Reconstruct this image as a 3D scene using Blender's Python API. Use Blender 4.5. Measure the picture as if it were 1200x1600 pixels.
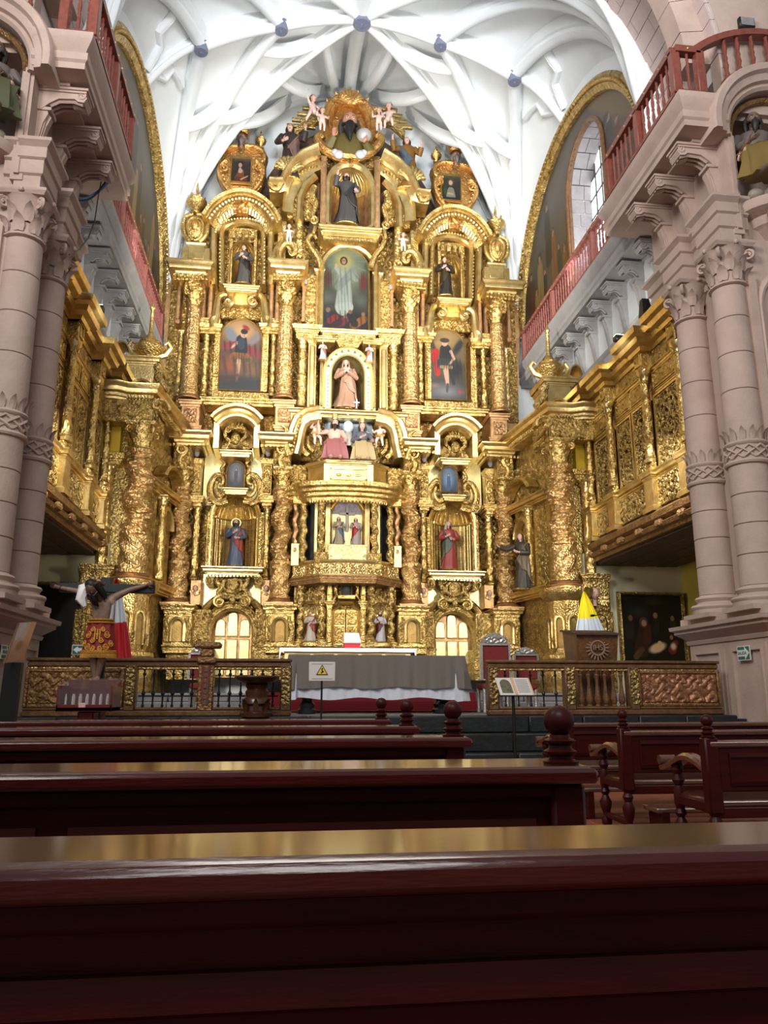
import bpy, math, random
import numpy as np
from math import sin, cos, pi, sqrt, radians, atan2, tan, exp
from mathutils import Vector
for o in list(bpy.data.objects): bpy.data.objects.remove(o)
SC = bpy.context.scene
COL = SC.collection
rnd = random.Random(7)

# ---------------------------------------------------------------- camera
FPX, YAW, PITCH, EYE = 1210.0, radians(7.0), radians(13.2), 1.15
cam_d = bpy.data.cameras.new('camera'); cam = bpy.data.objects.new('camera', cam_d); COL.objects.link(cam)
cam_d.sensor_fit = 'VERTICAL'; cam_d.sensor_height = 36.0; cam_d.lens = 36.0 * FPX / 1600.0
cam_d.clip_start = 0.05; cam_d.clip_end = 200
cam.location = (0, 0, EYE); cam.rotation_euler = (pi/2 + PITCH, 0, -YAW)
SC.camera = cam

# ---------------------------------------------------------------- world, lights, exposure
world = bpy.data.worlds.new('world'); SC.world = world; world.use_nodes = True
world.node_tree.nodes['Background'].inputs[0].default_value = (0.93, 0.95, 1.0, 1)
world.node_tree.nodes['Background'].inputs[1].default_value = 0.27
SC.view_settings.view_transform = 'Standard'; SC.view_settings.look = 'None'
SC.view_settings.gamma = 1.0; SC.view_settings.use_curve_mapping = False
SC.view_settings.exposure = 0.0
SC.cycles.max_bounces = 6; SC.cycles.diffuse_bounces = 3; SC.cycles.glossy_bounces = 4
SC.cycles.caustics_reflective = False; SC.cycles.caustics_refractive = False
SC.cycles.sample_clamp_indirect = 6.0
CX = 1.7                                            # axis of the nave

def area(name, loc, target, sx, sy, power, color=(1, 1, 1), spread=180):
    l = bpy.data.lights.new(name, 'AREA'); l.shape = 'RECTANGLE'; l.size = sx; l.size_y = sy
    l.energy = power; l.color = color; l.spread = radians(spread)
    o = bpy.data.objects.new(name, l); COL.objects.link(o); o.location = loc
    o.rotation_euler = (Vector(target) - Vector(loc)).to_track_quat('-Z', 'Y').to_euler()
    return o
def spot(name, loc, target, power, angle, color=(1, 1, 1), size=.12, blend=.6):
    l = bpy.data.lights.new(name, 'SPOT'); l.energy = power; l.color = color
    l.spot_size = radians(angle); l.spot_blend = blend; l.shadow_soft_size = size
    o = bpy.data.objects.new(name, l); COL.objects.link(o); o.location = loc
    o.rotation_euler = (Vector(target) - Vector(loc)).to_track_quat('-Z', 'Y').to_euler()
    return o
WARM = (1, .93, .80); COOL = (.90, .95, 1)
# unseen fills added in the nave and above the piers, floodlights on the cornices, lamps behind the piers
area('nave_front_fill', (-1.5, -6, 15), (4, 20, 9), 7, 6, 1500, (1, .97, .93))  # added soft front fill standing in for unseen nave windows
area('added_vault_fill', (CX, 2.5, 13.2), (CX, 23.5, 20.2), 7, 2.2, 600, COOL, 75)  # added fill, out of view, to brighten the vault evenly
area('added_side_fill', (-6.5, 3.0, 12.5), (9, 13, 8), 3, 5, 620, (1, .97, .94), 120)  # unseen fill added from the left to brighten the right pier
for s in (-1, 1):
    area('cornice_uplight', (CX + s*6.1, 19.3, 12.75), (CX - s*2.5, 22.0, 20.5), .6, 7.5, 75, COOL, 125)
    area('added_web_uplight', (CX + s*6.0, 15.0, 12.75), (CX - s*.8, 24, 21.0), .6, 1.4, 60, COOL, 120)  # unseen lights added to brighten the rear vault webs
    area('pier_flood_high', (CX + s*5.0, 14.75, 10.5), (CX - s*.5, 24, 14.5), .5, 1.4, 390, WARM, 90)
    area('pier_flood_low', (CX + s*5.05, 14.75, 5.0), (CX - s*.3, 24, 5.5), .5, 1.6, 215, WARM, 105)
    spot('tribune_lamp', (CX + s*5.35, 14.6, 6.6), (CX + s*6.1, 15.6, 5.2), 420, 120, (1, .98, .92), .1)
    spot('cornice_lamp', (CX + s*5.72, 16.2, 9.1), (CX + s*6.4, 16.6, 10.6), 45, 150, (1, .98, .94), .08)


# ---------------------------------------------------------------- pixel -> place helpers (1200 x 1600 frame)
FW = np.array([sin(YAW)*cos(PITCH), cos(YAW)*cos(PITCH), sin(PITCH)])
RT = np.array([cos(YAW), -sin(YAW), 0.0]); UP = np.cross(RT, FW); CAM = np.array([0, 0, EYE])
def ray(px, py): return FW*FPX + RT*(px-600) - UP*(py-800)
def WY(px, py, Y): d = ray(px, py); return CAM + d*(Y/d[1])
def WXp(px, py, X): d = ray(px, py); return CAM + d*(X/d[0])
def q(px, py, Y): p = WY(px, py, Y); return float(p[0]), float(p[2])
def scl(px, py, Y):
    a, b = q(px-1, py, Y), q(px+1, py, Y); u, d = q(px, py-1, Y), q(px, py+1, Y)
    return (b[0]-a[0])/2, (u[1]-d[1])/2

# ---------------------------------------------------------------- mesh builder
class MB:
    def __init__(s): s.v = []; s.f = []; s.c = []; s.col = (1, 1, 1)
    def add(s, vs, fs):
        n = len(s.v); s.v.extend([(float(a), float(b), float(c)) for a, b, c in vs])
        s.f.extend([tuple(i+n for i in f) for f in fs]); s.c.extend([s.col]*len(fs)); return s
    def merge(s, m, fn=None, flip=False):
        n = len(s.v); s.v.extend([fn(p) for p in m.v] if fn else m.v)
        s.f.extend([tuple(i+n for i in (reversed(f) if flip else f)) for f in m.f]); s.c.extend(m.c); return s
    def mirror(s):
        m = MB(); m.v = [(2*CX-x, y, z) for x, y, z in s.v]; m.f = [tuple(reversed(f)) for f in s.f]; m.c = list(s.c); return m
    def box(s, x0, x1, y0, y1, z0, z1):
        if x0 > x1: x0, x1 = x1, x0
        if y0 > y1: y0, y1 = y1, y0
        if z0 > z1: z0, z1 = z1, z0
        return s.add([(x0,y0,z0),(x1,y0,z0),(x1,y1,z0),(x0,y1,z0),(x0,y0,z1),(x1,y0,z1),(x1,y1,z1),(x0,y1,z1)],
                     [(0,3,2,1),(4,5,6,7),(0,1,5,4),(1,2,6,5),(2,3,7,6),(3,0,4,7)])
    def bbox(s, x0, x1, y0, y1, z0, z1, b=.01):            # box with chamfered edges
        if x0 > x1: x0, x1 = x1, x0
        if y0 > y1: y0, y1 = y1, y0
        if z0 > z1: z0, z1 = z1, z0
        b = min(b, (x1-x0)*.45, (y1-y0)*.45, (z1-z0)*.45)
        R = []
        for z, i in ((z0, b), (z0+b, 0), (z1-b, 0), (z1, b)):
            k = b + i*.0
            if i: ring = [(x0+b,y0+b),(x1-b,y0+b),(x1-b,y1-b),(x0+b,y1-b)]; ring = [p for p in ring for _ in (0, 1)]
            else: ring = [(x0,y0+b),(x0+b,y0),(x1-b,y0),(x1,y0+b),(x1,y1-b),(x1-b,y1),(x0+b,y1),(x0,y1-b)]
            if i: ring = [ring[0], ring[0], ring[2], ring[2], ring[4], ring[4], ring[6], ring[6]]
            R.append([(x, y, z) for x, y in ring])
        n = 8; vs = [p for r in R for p in r]; fs = [tuple(range(n-1, -1, -1)), tuple(range(3*n, 4*n))]
        for j in range(3):
            for i in range(n): a = j*n+i; bb = j*n+(i+1) % n; fs.append((a, bb, bb+n, a+n))
        return s.add(vs, fs)
    def grid(s, P, wrap=False):                            # P[j][i] points
        nj, ni = len(P), len(P[0]); vs = [p for r in P for p in r]; fs = []
        for j in range(nj-1):
            for i in range(ni if wrap else ni-1):
                a = j*ni+i; b = j*ni+(i+1) % ni; fs.append((a, b, b+ni, a+ni))
        return s.add(vs, fs)
    def loft(s, rings, caps=True):
        n = len(rings[0]); vs = [p for r in rings for p in r]; fs = []
        for j in range(len(rings)-1):
            for i in range(n): a = j*n+i; b = j*n+(i+1) % n; fs.append((a, b, b+n, a+n))
        if caps: fs += [tuple(range(n-1, -1, -1)), tuple(range((len(rings)-1)*n, len(rings)*n))]
        return s.add(vs, fs)
    def lathe(s, prof, c=(0, 0, 0), n=16, a0=0, a1=2*pi, sx=1, sy=1):
        full = abs(a1-a0-2*pi) < 1e-6; m = n if full else n+1
        rings = [[(c[0]+sx*r*cos(a0+(a1-a0)*i/n), c[1]+sy*r*sin(a0+(a1-a0)*i/n), c[2]+z) for i in range(m)] for r, z in prof]
        if full: return s.loft(rings)
        return s.grid(rings)
    def tube(s, pts, r, n=6, caps=True, flat=1.0):
        pts = [Vector(p) for p in pts]; R = []; up = None
        for i, p in enumerate(pts):
            t = (pts[min(i+1, len(pts)-1)] - pts[max(i-1, 0)])
            t = t.normalized() if t.length > 1e-9 else Vector((0, 0, 1))
            if up is None: up = t.orthogonal().normalized()
            else:
                up = up - t*up.dot(t); up = up.normalized() if up.length > 1e-6 else t.orthogonal().normalized()
            b = t.cross(up); rr = r[i] if isinstance(r, (list, tuple)) else r
            R.append([tuple(p + (up*cos(2*pi*k/n) + b*sin(2*pi*k/n)*flat)*rr) for k in range(n)])
        return s.loft(R, caps)
    def ball(s, c, rx, ry=None, rz=None, n=12, m=8):
        ry = ry or rx; rz = rz or rx
        rings = []
        for j in range(m+1):
            t = -pi/2 + pi*j/m; k = max(cos(t), 1e-3)
            rings.append([(c[0]+rx*k*cos(2*pi*i/n), c[1]+ry*k*sin(2*pi*i/n), c[2]+rz*sin(t)) for i in range(n)])
        return s.loft(rings)
    def poly(s, pts, y0, y1, bev=0):                        # XZ outline extruded in Y (y0 = front)
        n = len(pts); A = sum(pts[i][0]*pts[(i+1) % n][1]-pts[(i+1) % n][0]*pts[i][1] for i in range(n))
        if A < 0: pts = pts[::-1]
        cxm = sum(p[0] for p in pts)/n; czm = sum(p[1] for p in pts)/n
        def ins(p):
            d = max(((p[0]-cxm)**2+(p[1]-czm)**2)**.5, 1e-6); return (p[0]-(p[0]-cxm)/d*bev, p[1]-(p[1]-czm)/d*bev)
        R = [[(x, y1, z) for x, z in pts], [(x, y0+bev, z) for x, z in pts]]
        if bev: R.append([(a, y0, b) for a, b in map(ins, pts)])
        else: R[1] = [(x, y0, z) for x, z in pts]
        vs = [p for r in R for p in r]; fs = [tuple(range(n-1, -1, -1))[::-1][::-1]]
        fs = [tuple(range(n))[::-1], tuple(range((len(R)-1)*n, len(R)*n))]
        fs = [f[::-1] for f in fs]
        for j in range(len(R)-1):
            for i in range(n): a = j*n+i; b = j*n+(i+1) % n; fs.append((a, a+n, b+n, b))
        fs = [f[::-1] for f in fs]
        return s.add(vs, fs)
    def mould(s, path, prof, closed=False):                 # profile (out, z) swept along XY path, out = right of travel
        n = len(path); R = []
        for i in range(n):
            p = path[i]
            if closed: a, b = path[i-1], path[(i+1) % n]
            else: a, b = path[max(i-1, 0)], path[min(i+1, n-1)]
            def nrm(u, v):
                dx, dy = v[0]-u[0], v[1]-u[1]; L = (dx*dx+dy*dy)**.5 or 1; return (dy/L, -dx/L)
            n1 = nrm(a, p) if a != p else nrm(p, b); n2 = nrm(p, b) if b != p else n1
            mx, my = n1[0]+n2[0], n1[1]+n2[1]; L2 = mx*mx+my*my
            k = 2/L2 if L2 > .05 else 1
            R.append([(p[0]+mx*k*o, p[1]+my*k*o, z) for o, z in prof])
        if closed: R.append(R[0])
        return s.loft(R, caps=not closed)
    def arcmould(s, cx, cz, rx, rz, a0, a1, prof, n=20):    # profile (radial, y) swept along an arc in XZ
        R = []
        for i in range(n+1):
            a = a0+(a1-a0)*i/n
            R.append([(cx+(rx+o)*cos(a), y, cz+(rz+o)*sin(a)) for o, y in prof])
        return s.loft(R)
    def path_mould(s, pts, prof, closed=False):             # profile (side, y) swept along an XZ outline
        n = len(pts); R = []
        for i in range(n):
            a = pts[i-1] if (i > 0 or closed) else pts[i]; b = pts[(i+1) % n] if (i < n-1 or closed) else pts[i]
            dx, dz = b[0]-a[0], b[1]-a[1]; L = (dx*dx+dz*dz)**.5 or 1
            nx, nz = -dz/L, dx/L
            R.append([(pts[i][0]+nx*o, y, pts[i][1]+nz*o) for o, y in prof])
        if closed: R.append(R[0])
        return s.loft(R, caps=not closed)

def ob_from(name, mb, mat, parent=None, loc=None, colors=False, angle=38):
    org = Vector(ORIG.get(parent.name, (0, 0, 0))) if parent else Vector((0, 0, 0))
    me = bpy.data.meshes.new(name)
    v = np.array(mb.v, dtype=float).reshape(-1, 3) - (np.array(org) if loc is None else 0.0)
    me.from_pydata(v.tolist(), [], mb.f)
    if colors:
        at = me.color_attributes.new('Col', 'FLOAT_COLOR', 'CORNER')
        lt = np.array([len(f) for f in mb.f]); cc = np.array(mb.c, dtype=np.float32).reshape(-1, 3)
        cc = np.concatenate([cc, np.ones((len(cc), 1), np.float32)], 1)
        at.data.foreach_set('color', np.repeat(cc, lt, axis=0).ravel())
    me.polygons.foreach_set('use_smooth', [True]*len(me.polygons))
    me.set_sharp_from_angle(angle=radians(angle))
    me.materials.append(mat); me.update()
    o = bpy.data.objects.new(name, me); COL.objects.link(o)
    if parent: o.parent = parent; ORIG[o.name] = tuple(org)
    if loc is not None: o.location = Vector(loc)-org
    return o
ORIG = {}
def tag(o, label=None, cat=None, group=None, kind=None):
    if label: o['label'] = label
    if cat: o['category'] = cat
    if group: o['group'] = group
    if kind: o['kind'] = kind
    return o
def thing(name, label, cat, loc=(0, 0, 0), group=None, kind=None):
    o = bpy.data.objects.new(name, None); COL.objects.link(o); o.location = loc; ORIG[o.name] = tuple(loc)
    o.empty_display_size = .1
    return tag(o, label, cat, group, kind)
def both(name, mb, mat, root, **k):
    a = ob_from(name, mb, mat, root, **k); b = ob_from(name, mb.mirror(), mat, root, **k); return a, b
def inst(src, parent, loc=(0, 0, 0), scale=(1, 1, 1), rz=0, name=None):        # another object on the same mesh
    o = src.copy(); COL.objects.link(o); o.parent = parent
    if name: o.name = name
    org = Vector(ORIG.get(parent.name, (0, 0, 0))) if parent else Vector((0, 0, 0))
    o.location = Vector(loc)-org; o.scale = scale; o.rotation_euler = (0, 0, rz)
    if parent: ORIG[o.name] = tuple(org)
    return o
def dup(root, loc, rz=0, label=None):
    r = root.copy(); COL.objects.link(r); r.location = loc; r.rotation_euler = (0, 0, rz)
    if label: r['label'] = label
    for ch in list(root.children):
        c = ch.copy(); COL.objects.link(c); c.parent = r
        for g in list(ch.children):
            d = g.copy(); COL.objects.link(d); d.parent = c
    return r

# ---------------------------------------------------------------- materials
MATS = {}
def mat(name, base, rough=.6, metal=0.0, var=None, vscale=6, bump=0, bscale=30, coat=0, spec=.5, attr=False, emit=None, vstr=.5, bump2=0, b2scale=90, stretch=None):
    m = bpy.data.materials.new(name); m.use_nodes = True; nt = m.node_tree; N = nt.nodes; L = nt.links
    b = N['Principled BSDF']; b.inputs['Base Color'].default_value = (*base, 1); b.inputs['Roughness'].default_value = rough
    b.inputs['Metallic'].default_value = metal; b.inputs['Specular IOR Level'].default_value = spec
    if coat: b.inputs['Coat Weight'].default_value = coat; b.inputs['Coat Roughness'].default_value = .12
    geo = N.new('ShaderNodeNewGeometry'); src = geo.outputs['Position']
    if stretch:
        mp = N.new('ShaderNodeMapping'); mp.inputs['Scale'].default_value = stretch; L.new(src, mp.inputs['Vector']); src = mp.outputs['Vector']
    if attr:
        a = N.new('ShaderNodeVertexColor'); a.layer_name = 'Col'; gm = N.new('ShaderNodeGamma'); gm.inputs['Gamma'].default_value = attr if attr is not True else 1.0; L.new(a.outputs['Color'], gm.inputs['Color']); L.new(gm.outputs['Color'], b.inputs['Base Color'])
    elif var:
        n = N.new('ShaderNodeTexNoise'); n.inputs['Scale'].default_value = vscale; n.inputs['Detail'].default_value = 5; n.inputs['Roughness'].default_value = .65
        L.new(src, n.inputs['Vector'])
        r = N.new('ShaderNodeValToRGB'); r.color_ramp.elements[0].position = .5-vstr*.4; r.color_ramp.elements[1].position = .5+vstr*.4
        r.color_ramp.elements[0].color = (*var, 1); r.color_ramp.elements[1].color = (*base, 1)
        L.new(n.outputs['Fac'], r.inputs['Fac']); L.new(r.outputs['Color'], b.inputs['Base Color'])
    if bump:
        n2 = N.new('ShaderNodeTexNoise'); n2.inputs['Scale'].default_value = bscale; n2.inputs['Detail'].default_value = 4
        L.new(src, n2.inputs['Vector'])
        bp = N.new('ShaderNodeBump'); bp.inputs['Strength'].default_value = bump; bp.inputs['Distance'].default_value = .03
        L.new(n2.outputs['Fac'], bp.inputs['Height'])
        if bump2:
            v = N.new('ShaderNodeTexVoronoi'); v.inputs['Scale'].default_value = b2scale; L.new(src, v.inputs['Vector'])
            bq = N.new('ShaderNodeBump'); bq.inputs['Strength'].default_value = bump2; bq.inputs['Distance'].default_value = .03; bq.invert = True
            L.new(v.outputs['Distance'], bq.inputs['Height']); L.new(bp.outputs['Normal'], bq.inputs['Normal']); L.new(bq.outputs['Normal'], b.inputs['Normal'])
        else: L.new(bp.outputs['Normal'], b.inputs['Normal'])
    if emit: b.inputs['Emission Color'].default_value = (*emit[:3], 1); b.inputs['Emission Strength'].default_value = emit[3]
    MATS[name] = m; return m
GOLD = mat('gilding', (.88, .67, .27), .30, .92, (.36, .22, .06), 4.0, .5, 34, bump2=.5, b2scale=20)
GOLDC = mat('carved gilding', (.86, .64, .25), .31, .90, (.22, .13, .035), 6.0, .8, 36, bump2=.9, b2scale=19)
GOLDS = mat('smooth gilding', (.91, .72, .34), .28, .9, (.55, .38, .13), 3.0, .22, 26)
GOLDT = mat('worn brown gilding', (.85, .60, .27), .32, .89, (.36, .20, .07), 7.0, .7, 34, bump2=.8, b2scale=18)
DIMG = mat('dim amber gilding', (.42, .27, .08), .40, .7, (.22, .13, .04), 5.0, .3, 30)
GOLDP = mat('pale gilt panel', (.93, .83, .46), .42, .55, (.80, .66, .28), 4.0, .15, 16)
GOLDO = mat('orange gilding', (.88, .54, .19), .32, .9, (.42, .19, .05), 5.0, .6, 26, bump2=.4, b2scale=16)
GOLDR = mat('rubbed red gilding', (.66, .43, .20), .40, .8, (.36, .17, .09), 5.0, .5, 28)
DARKW = mat('bare dark wood', (.13, .07, .04), .7, 0, (.05, .03, .02), 4, .4, 20)
BLACK = mat('painted recess shade', (.012, .011, .01), .8)  # black colour put in for shade inside the tabernacle
WHITE = mat('white plaster', (.86, .88, .88), .8, 0, (.78, .81, .82), 1.2, .06, 9)
BOSSM = mat('grey boss stone', (.22, .24, .33), .7, 0, (.15, .16, .24), 20)
PINK = mat('pink andesite', (.58, .435, .365), .8, 0, (.46, .34, .285), 1.6, .22, 22)
PINKD = mat('brown andesite', (.36, .26, .21), .8, 0, (.28, .20, .16), 1.6, .18, 22)
GREYS = mat('grey limewashed stone', (.52, .51, .50), .8, 0, (.40, .38, .37), 2.2, .18, 20)
BRICK = mat('arch stone', (.60, .48, .45), .85, 0, (.50, .39, .36), 2.5, .2, 22)
MORTAR = mat('lime mortar', (.72, .64, .60), .9)
DSTONE = mat('black step stone', (.020, .024, .024), .45, 0, (.009, .011, .011), 4, .3, 12)
GSTONE = mat('grey step stone', (.32, .30, .30), .7, 0, (.20, .19, .20), 3, .25, 16)
PEW = mat('dark red varnished wood', (.060, .0060, .0042), .42, 0, (.030, .0035, .0028), 3, .05, 30, coat=.04, spec=.18, stretch=(1, 8, 8))
PEWL = mat('sheen toned varnished ledge', (.15, .060, .032), .27, 0, (.080, .026, .013), 5, .06, 14, coat=1.0, stretch=(1, 6, 6))  # base colour lightened to carry part of the gilt reflection
RAILW = mat('red balustrade wood', (.27, .075, .05), .4, 0, (.18, .045, .03), 8, .1, 40)
RAILP = mat('pale red balustrade wood', (.40, .14, .12), .45, 0, (.28, .09, .075), 8, .1, 40)
BROWN = mat('brown carved wood', (.22, .105, .04), .38, 0, (.10, .045, .018), 8, .35, 30)
BROWNG = mat('gilt brown carving', (.42, .24, .09), .38, .45, (.17, .08, .03), 7, .6, 30, bump2=.4, b2scale=24)
COPPER = mat('coppery carved panel', (.50, .25, .13), .36, .5, (.24, .10, .05), 7, .5, 30)
IRON = mat('black iron', (.015, .014, .013), .45, .3)
PEWF = mat('glossy red fascia', (.085, .009, .006), .22, 0, (.05, .005, .004), 4, .06, 20, coat=.35, spec=.4, stretch=(1, 8, 8))
FONTW = mat('dark turned wood', (.085, .032, .014), .3, 0, (.045, .015, .007), 10, .1, 30, coat=.3)
REVEAL = mat('grey reveal stone', (.36, .34, .34), .85, 0, (.27, .25, .26), 3, .2, 22)
CARPET = mat('red carpet', (.22, .009, .018), .9, 0, (.17, .007, .013), 40, .2, 120)
TAUPE = mat('taupe cloth', (.22, .185, .155), .85, 0, (.195, .165, .14), 30, .1, 200)
LINEN = mat('white linen', (.80, .82, .88), .8, 0, (.72, .75, .82), 20, .1, 120)
TILE = mat('terracotta tile', (.33, .105, .055), .35, 0, (.20, .055, .03), 5, .1, 20)
GROUT = mat('dark grout', (.06, .04, .03), .8)
CREAMW = mat('cream wall paint', (.72, .66, .44), .8, 0, (.66, .60, .38), 1.5)
YELLW = mat('ochre wall paint', (.70, .52, .08), .8, 0, (.62, .45, .06), 2)
PAINT = mat('polychrome paint', (1, 1, 1), .5, attr=1.7, bump=.06, bscale=40)
CANVAS = mat('oil paint on canvas', (1, 1, 1), .45, attr=1.85, bump=.05, bscale=60)
GLASSW = mat('bright daylight pane', (.9, .95, 1), .3, emit=(.95, .98, 1, 2.2))
LEAD = mat('window bar lead', (.05, .05, .055), .6)
BLUEC = mat('blue cable', (.06, .16, .36), .5)
LAMPW = mat('lit lamp glass', (1, 1, 1), .3, emit=(1, .97, .9, 12))
PAPER = mat('printed card', (.72, .70, .64), .6)
GREENP = mat('green sign print', (.02, .16, .11), .5)
WHITEP = mat('white sign print', (.85, .87, .86), .5)
YELLP = mat('yellow sign print', (.85, .62, .03), .5)
BLACKP = mat('black print', (.02, .02, .02), .5)
REDV = mat('red upholstery', (.30, .035, .03), .8, 0, (.22, .025, .022), 20, .2, 90)
REDB = mat('red lacquer box', (.16, .018, .015), .3, 0, (.11, .012, .01), 6, coat=.4)
SILV = mat('silvery gilding', (.78, .76, .70), .35, .8, (.55, .52, .46), 10, .3, 40)
gl = mat('clear glass', (.25, .27, .27), .04)
gl.node_tree.nodes['Principled BSDF'].inputs['Alpha'].default_value = .12
GLASS = gl
# ================================================================ shared shapes
def spiral(cx, cz, r0, r1, turns, a0, n=22, sgn=1):
    return [(cx+(r0+(r1-r0)*i/n)*cos(a0+sgn*2*pi*turns*i/n), cz+(r0+(r1-r0)*i/n)*sin(a0+sgn*2*pi*turns*i/n)) for i in range(n+1)]
def volute(mb, cx, y, cz, r, thick=.25, turns=1.6, a0=pi/2, sgn=1, depth=None):
    pts = spiral(cx, cz, r, r*.12, turns, a0, 20, sgn)
    n = len(pts)-1
    mb.tube([(x, y, z) for x, z in pts], [r*thick*(1-.5*i/n) for i in range(n+1)], 5)
    mb.ball((cx, y-r*.1, cz), r*.22, r*.22, r*.22, 8, 5)
def leaf(mb, base, d, up, L, W, curl=.5, n=4, th=.02):
    base, d, up = Vector(base), Vector(d).normalized(), Vector(up).normalized()
    side = d.cross(up).normalized(); A = []; B = []
    for i in range(n+1):
        t = i/n; w = W*(.55+.9*t-1.35*t*t) if t < 1 else W*.06
        a = curl*2.2*t*t
        c = base + up*(L*(t-curl*.35*t**3)) + d*(L*.55*curl*t*t+th)
        ridge = d*(W*.18*(1-t))
        A.append([tuple(c-side*w), tuple(c-side*w*.45+ridge*.2), tuple(c+ridge), tuple(c+side*w*.45+ridge*.2), tuple(c+side*w)])
    mb.grid(A)
    mb.grid([[tuple(Vector(p)-d*th*1.6) for p in reversed(r)] for r in A])
def capital_mb(r=1.0, h=2.4, leaves=8):                    # Corinthian, axis at origin, z from 0 to h, shaft radius r
    m = MB()
    m.lathe([(r*.98, 0), (r*1.12, .03*h), (r*1.12, .07*h), (r*.98, .1*h), (r*.95, .45*h), (r*1.12, .8*h), (r*1.28, .87*h)], n=16)
    for row, (z0, L, W) in enumerate(((.1*h, .42*h, r*.44), (.32*h, .45*h, r*.40))):
        for k in range(leaves):
            a = 2*pi*(k+.5*row)/leaves; d = (cos(a), sin(a), 0)
            leaf(m, (d[0]*r*.97, d[1]*r*.97, z0), d, (0, 0, 1), L, W, .75, 4, r*.05)
    for k in range(4):
        a = pi/4+k*pi/2; cx = r*1.32*cos(a); cy = r*1.32*sin(a); t = Vector((-sin(a), cos(a), 0)); dd = Vector((cos(a), sin(a), 0))
        pts = []
        for i in range(18):
            u = i/17; rr = r*.34*(1-.82*u); an = pi*.6-u*2*pi*1.45
            pts.append(tuple(Vector((cx, cy, .70*h)) + dd*(rr*cos(an)) + Vector((0, 0, rr*sin(an)))))
        pts.insert(0, tuple(Vector((r*.85*cos(a), r*.85*sin(a), .5*h))))
        m.tube(pts, [r*.11]*len(pts), 5)
    ab = []
    for k in range(4):
        a = pi/4+k*pi/2; b = pi/4+(k+1)*pi/2
        for u, rr in ((0.0, 1.78), (.25, 1.42), (.5, 1.26), (.75, 1.42)):
            an = a+(b-a)*u; ab.append((r*rr*cos(an), r*rr*sin(an)))
    m.loft([[(x*.9, y*.9, .87*h) for x, y in ab], [(x*.95, y*.95, .91*h) for x, y in ab], [(x, y, .94*h) for x, y in ab], [(x, y, h) for x, y in ab]])
    for k in range(4):
        a = k*pi/2; m.ball((r*1.28*cos(a), r*1.28*sin(a), .93*h), r*.16, r*.16, r*.16, 7, 5)
    return m
def base_prof(r, h): return [(r*1.42, 0), (r*1.42, h*.22), (r*1.46, h*.26), (r*1.5, h*.36), (r*1.44, h*.47), (r*1.2, h*.52), (r*1.14, h*.62), (r*1.2, h*.7), (r*1.27, h*.8), (r*1.2, h*.9), (r*1.04, h*.95), (r, h)]
def cor_prof(z0, h, d, b=0.0):
    P = [(0, 0), (.14, 0), (.17, .14), (.32, .2), (.36, .36), (.74, .42), (.78, .56), (.78, .68), (.9, .78), (.98, .86), (1, .88), (1, 1)]
    return [(-b, z0)]+[(d*o, z0+h*z) for o, z in P]+[(-b, z0+h)]
def side_mirror(mb, s): return mb if s > 0 else mb.mirror()
SIDES = ((1, 'right'), (-1, 'left'))

# ================================================================ floor, platform, steps
fl = thing('floor', None, None, kind='structure')
m = MB(); m.box(-14, 16, -8, 12.6, -.3, -.02); ob_from('grout_bed', m, GROUT, fl)
m = MB(); m.bbox(-.148, .148, -.148, .148, -.03, 0, .008)
tile0 = None; k = 0
for i in range(20):
    for j in range(13):
        x, y = 2.35+i*.31, 3.6+j*.31
        if k < 300 and x < 1.9+y*.75:
            if tile0 is None: tile0 = ob_from('floor_tile', m, TILE, fl, loc=(x, y, 0))
            else: inst(tile0, fl, (x, y, rnd.uniform(-.002, .002)))
            k += 1
m = MB(); m.box(2.2, 8.6, 7.64, 12.6, -.2, -.004); m.box(2.2, 8.6, -3, 3.44, -.2, -.004); m.box(-14, 2.19, -8, 12.6, -.2, -.004); m.box(8.61, 16, -8, 12.6, -.2, -.004)
ob_from('floor_field', m, TILE, fl)

pf = thing('floor_sanctuary', None, None, kind='structure')
m = MB()
m.box(CX-5.95, CX+5.95, 12.55, 15, -.1, .74); m.box(CX-9.2, CX+9.2, 14.2, 26, -.1, .74)
ob_from('platform_core', m, DSTONE, pf)
x = CX-6.3; i = 0
for (Y0, z0, z1) in ((12.5, .54, .80), (12.18, .27, .54), (11.86, 0, .27)):
    x = CX-6.3+(i % 2)*.4; i += 1
    while x < CX+5.5:
        w = rnd.uniform(.8, 1.25); m = MB(); m.bbox(x+.006, x+w-.006, Y0+rnd.uniform(0, .015), Y0+.75, z0+.004, z1, .018); ob_from('step_stone', m, DSTONE, pf); x += w
m = MB(); m.box(CX-5.95, CX+5.95, 13.2, 14.3, .74, .79); m.box(CX-9.1, CX+9.1, 14.3, 24.5, .74, .79); ob_from('platform_paving', m, GSTONE, pf)
# inner platform of the high altar with grey risers and the red carpeted steps
st = thing('floor_altar_dais', None, None, kind='structure')
for r, (Y0, z0, z1) in enumerate(((16.6, .80, .98), (17.0, .98, 1.16))):
    x = CX-5.6
    while x < CX+5.6:
        w = rnd.uniform(.55, .95); m = MB(); m.bbox(x+.008, x+w-.008, Y0+rnd.uniform(0, .02), Y0+.6, z0, z1, .02); ob_from('riser_stone', m, GSTONE, st); x += w
m = MB(); m.box(CX-5.6, CX+5.6, 17.5, 24.5, .8, 1.155); ob_from('dais_core', m, GSTONE, st)
cp = thing('stair_carpet', 'red carpet laid over the steps behind the grey draped altar table', 'carpet', (CX, 16.4, .8))
m = MB(); pr = [(15.6, .8), (15.6, .812), (16.57, .812), (16.57, .995), (16.97, .995), (16.97, 1.175), (21, 1.175), (21, 1.165), (16.98, 1.165)]
pr = [(15.5, .815), (16.575, .815), (16.575, .995), (16.975, .995), (16.975, 1.175), (20, 1.175)]
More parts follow.
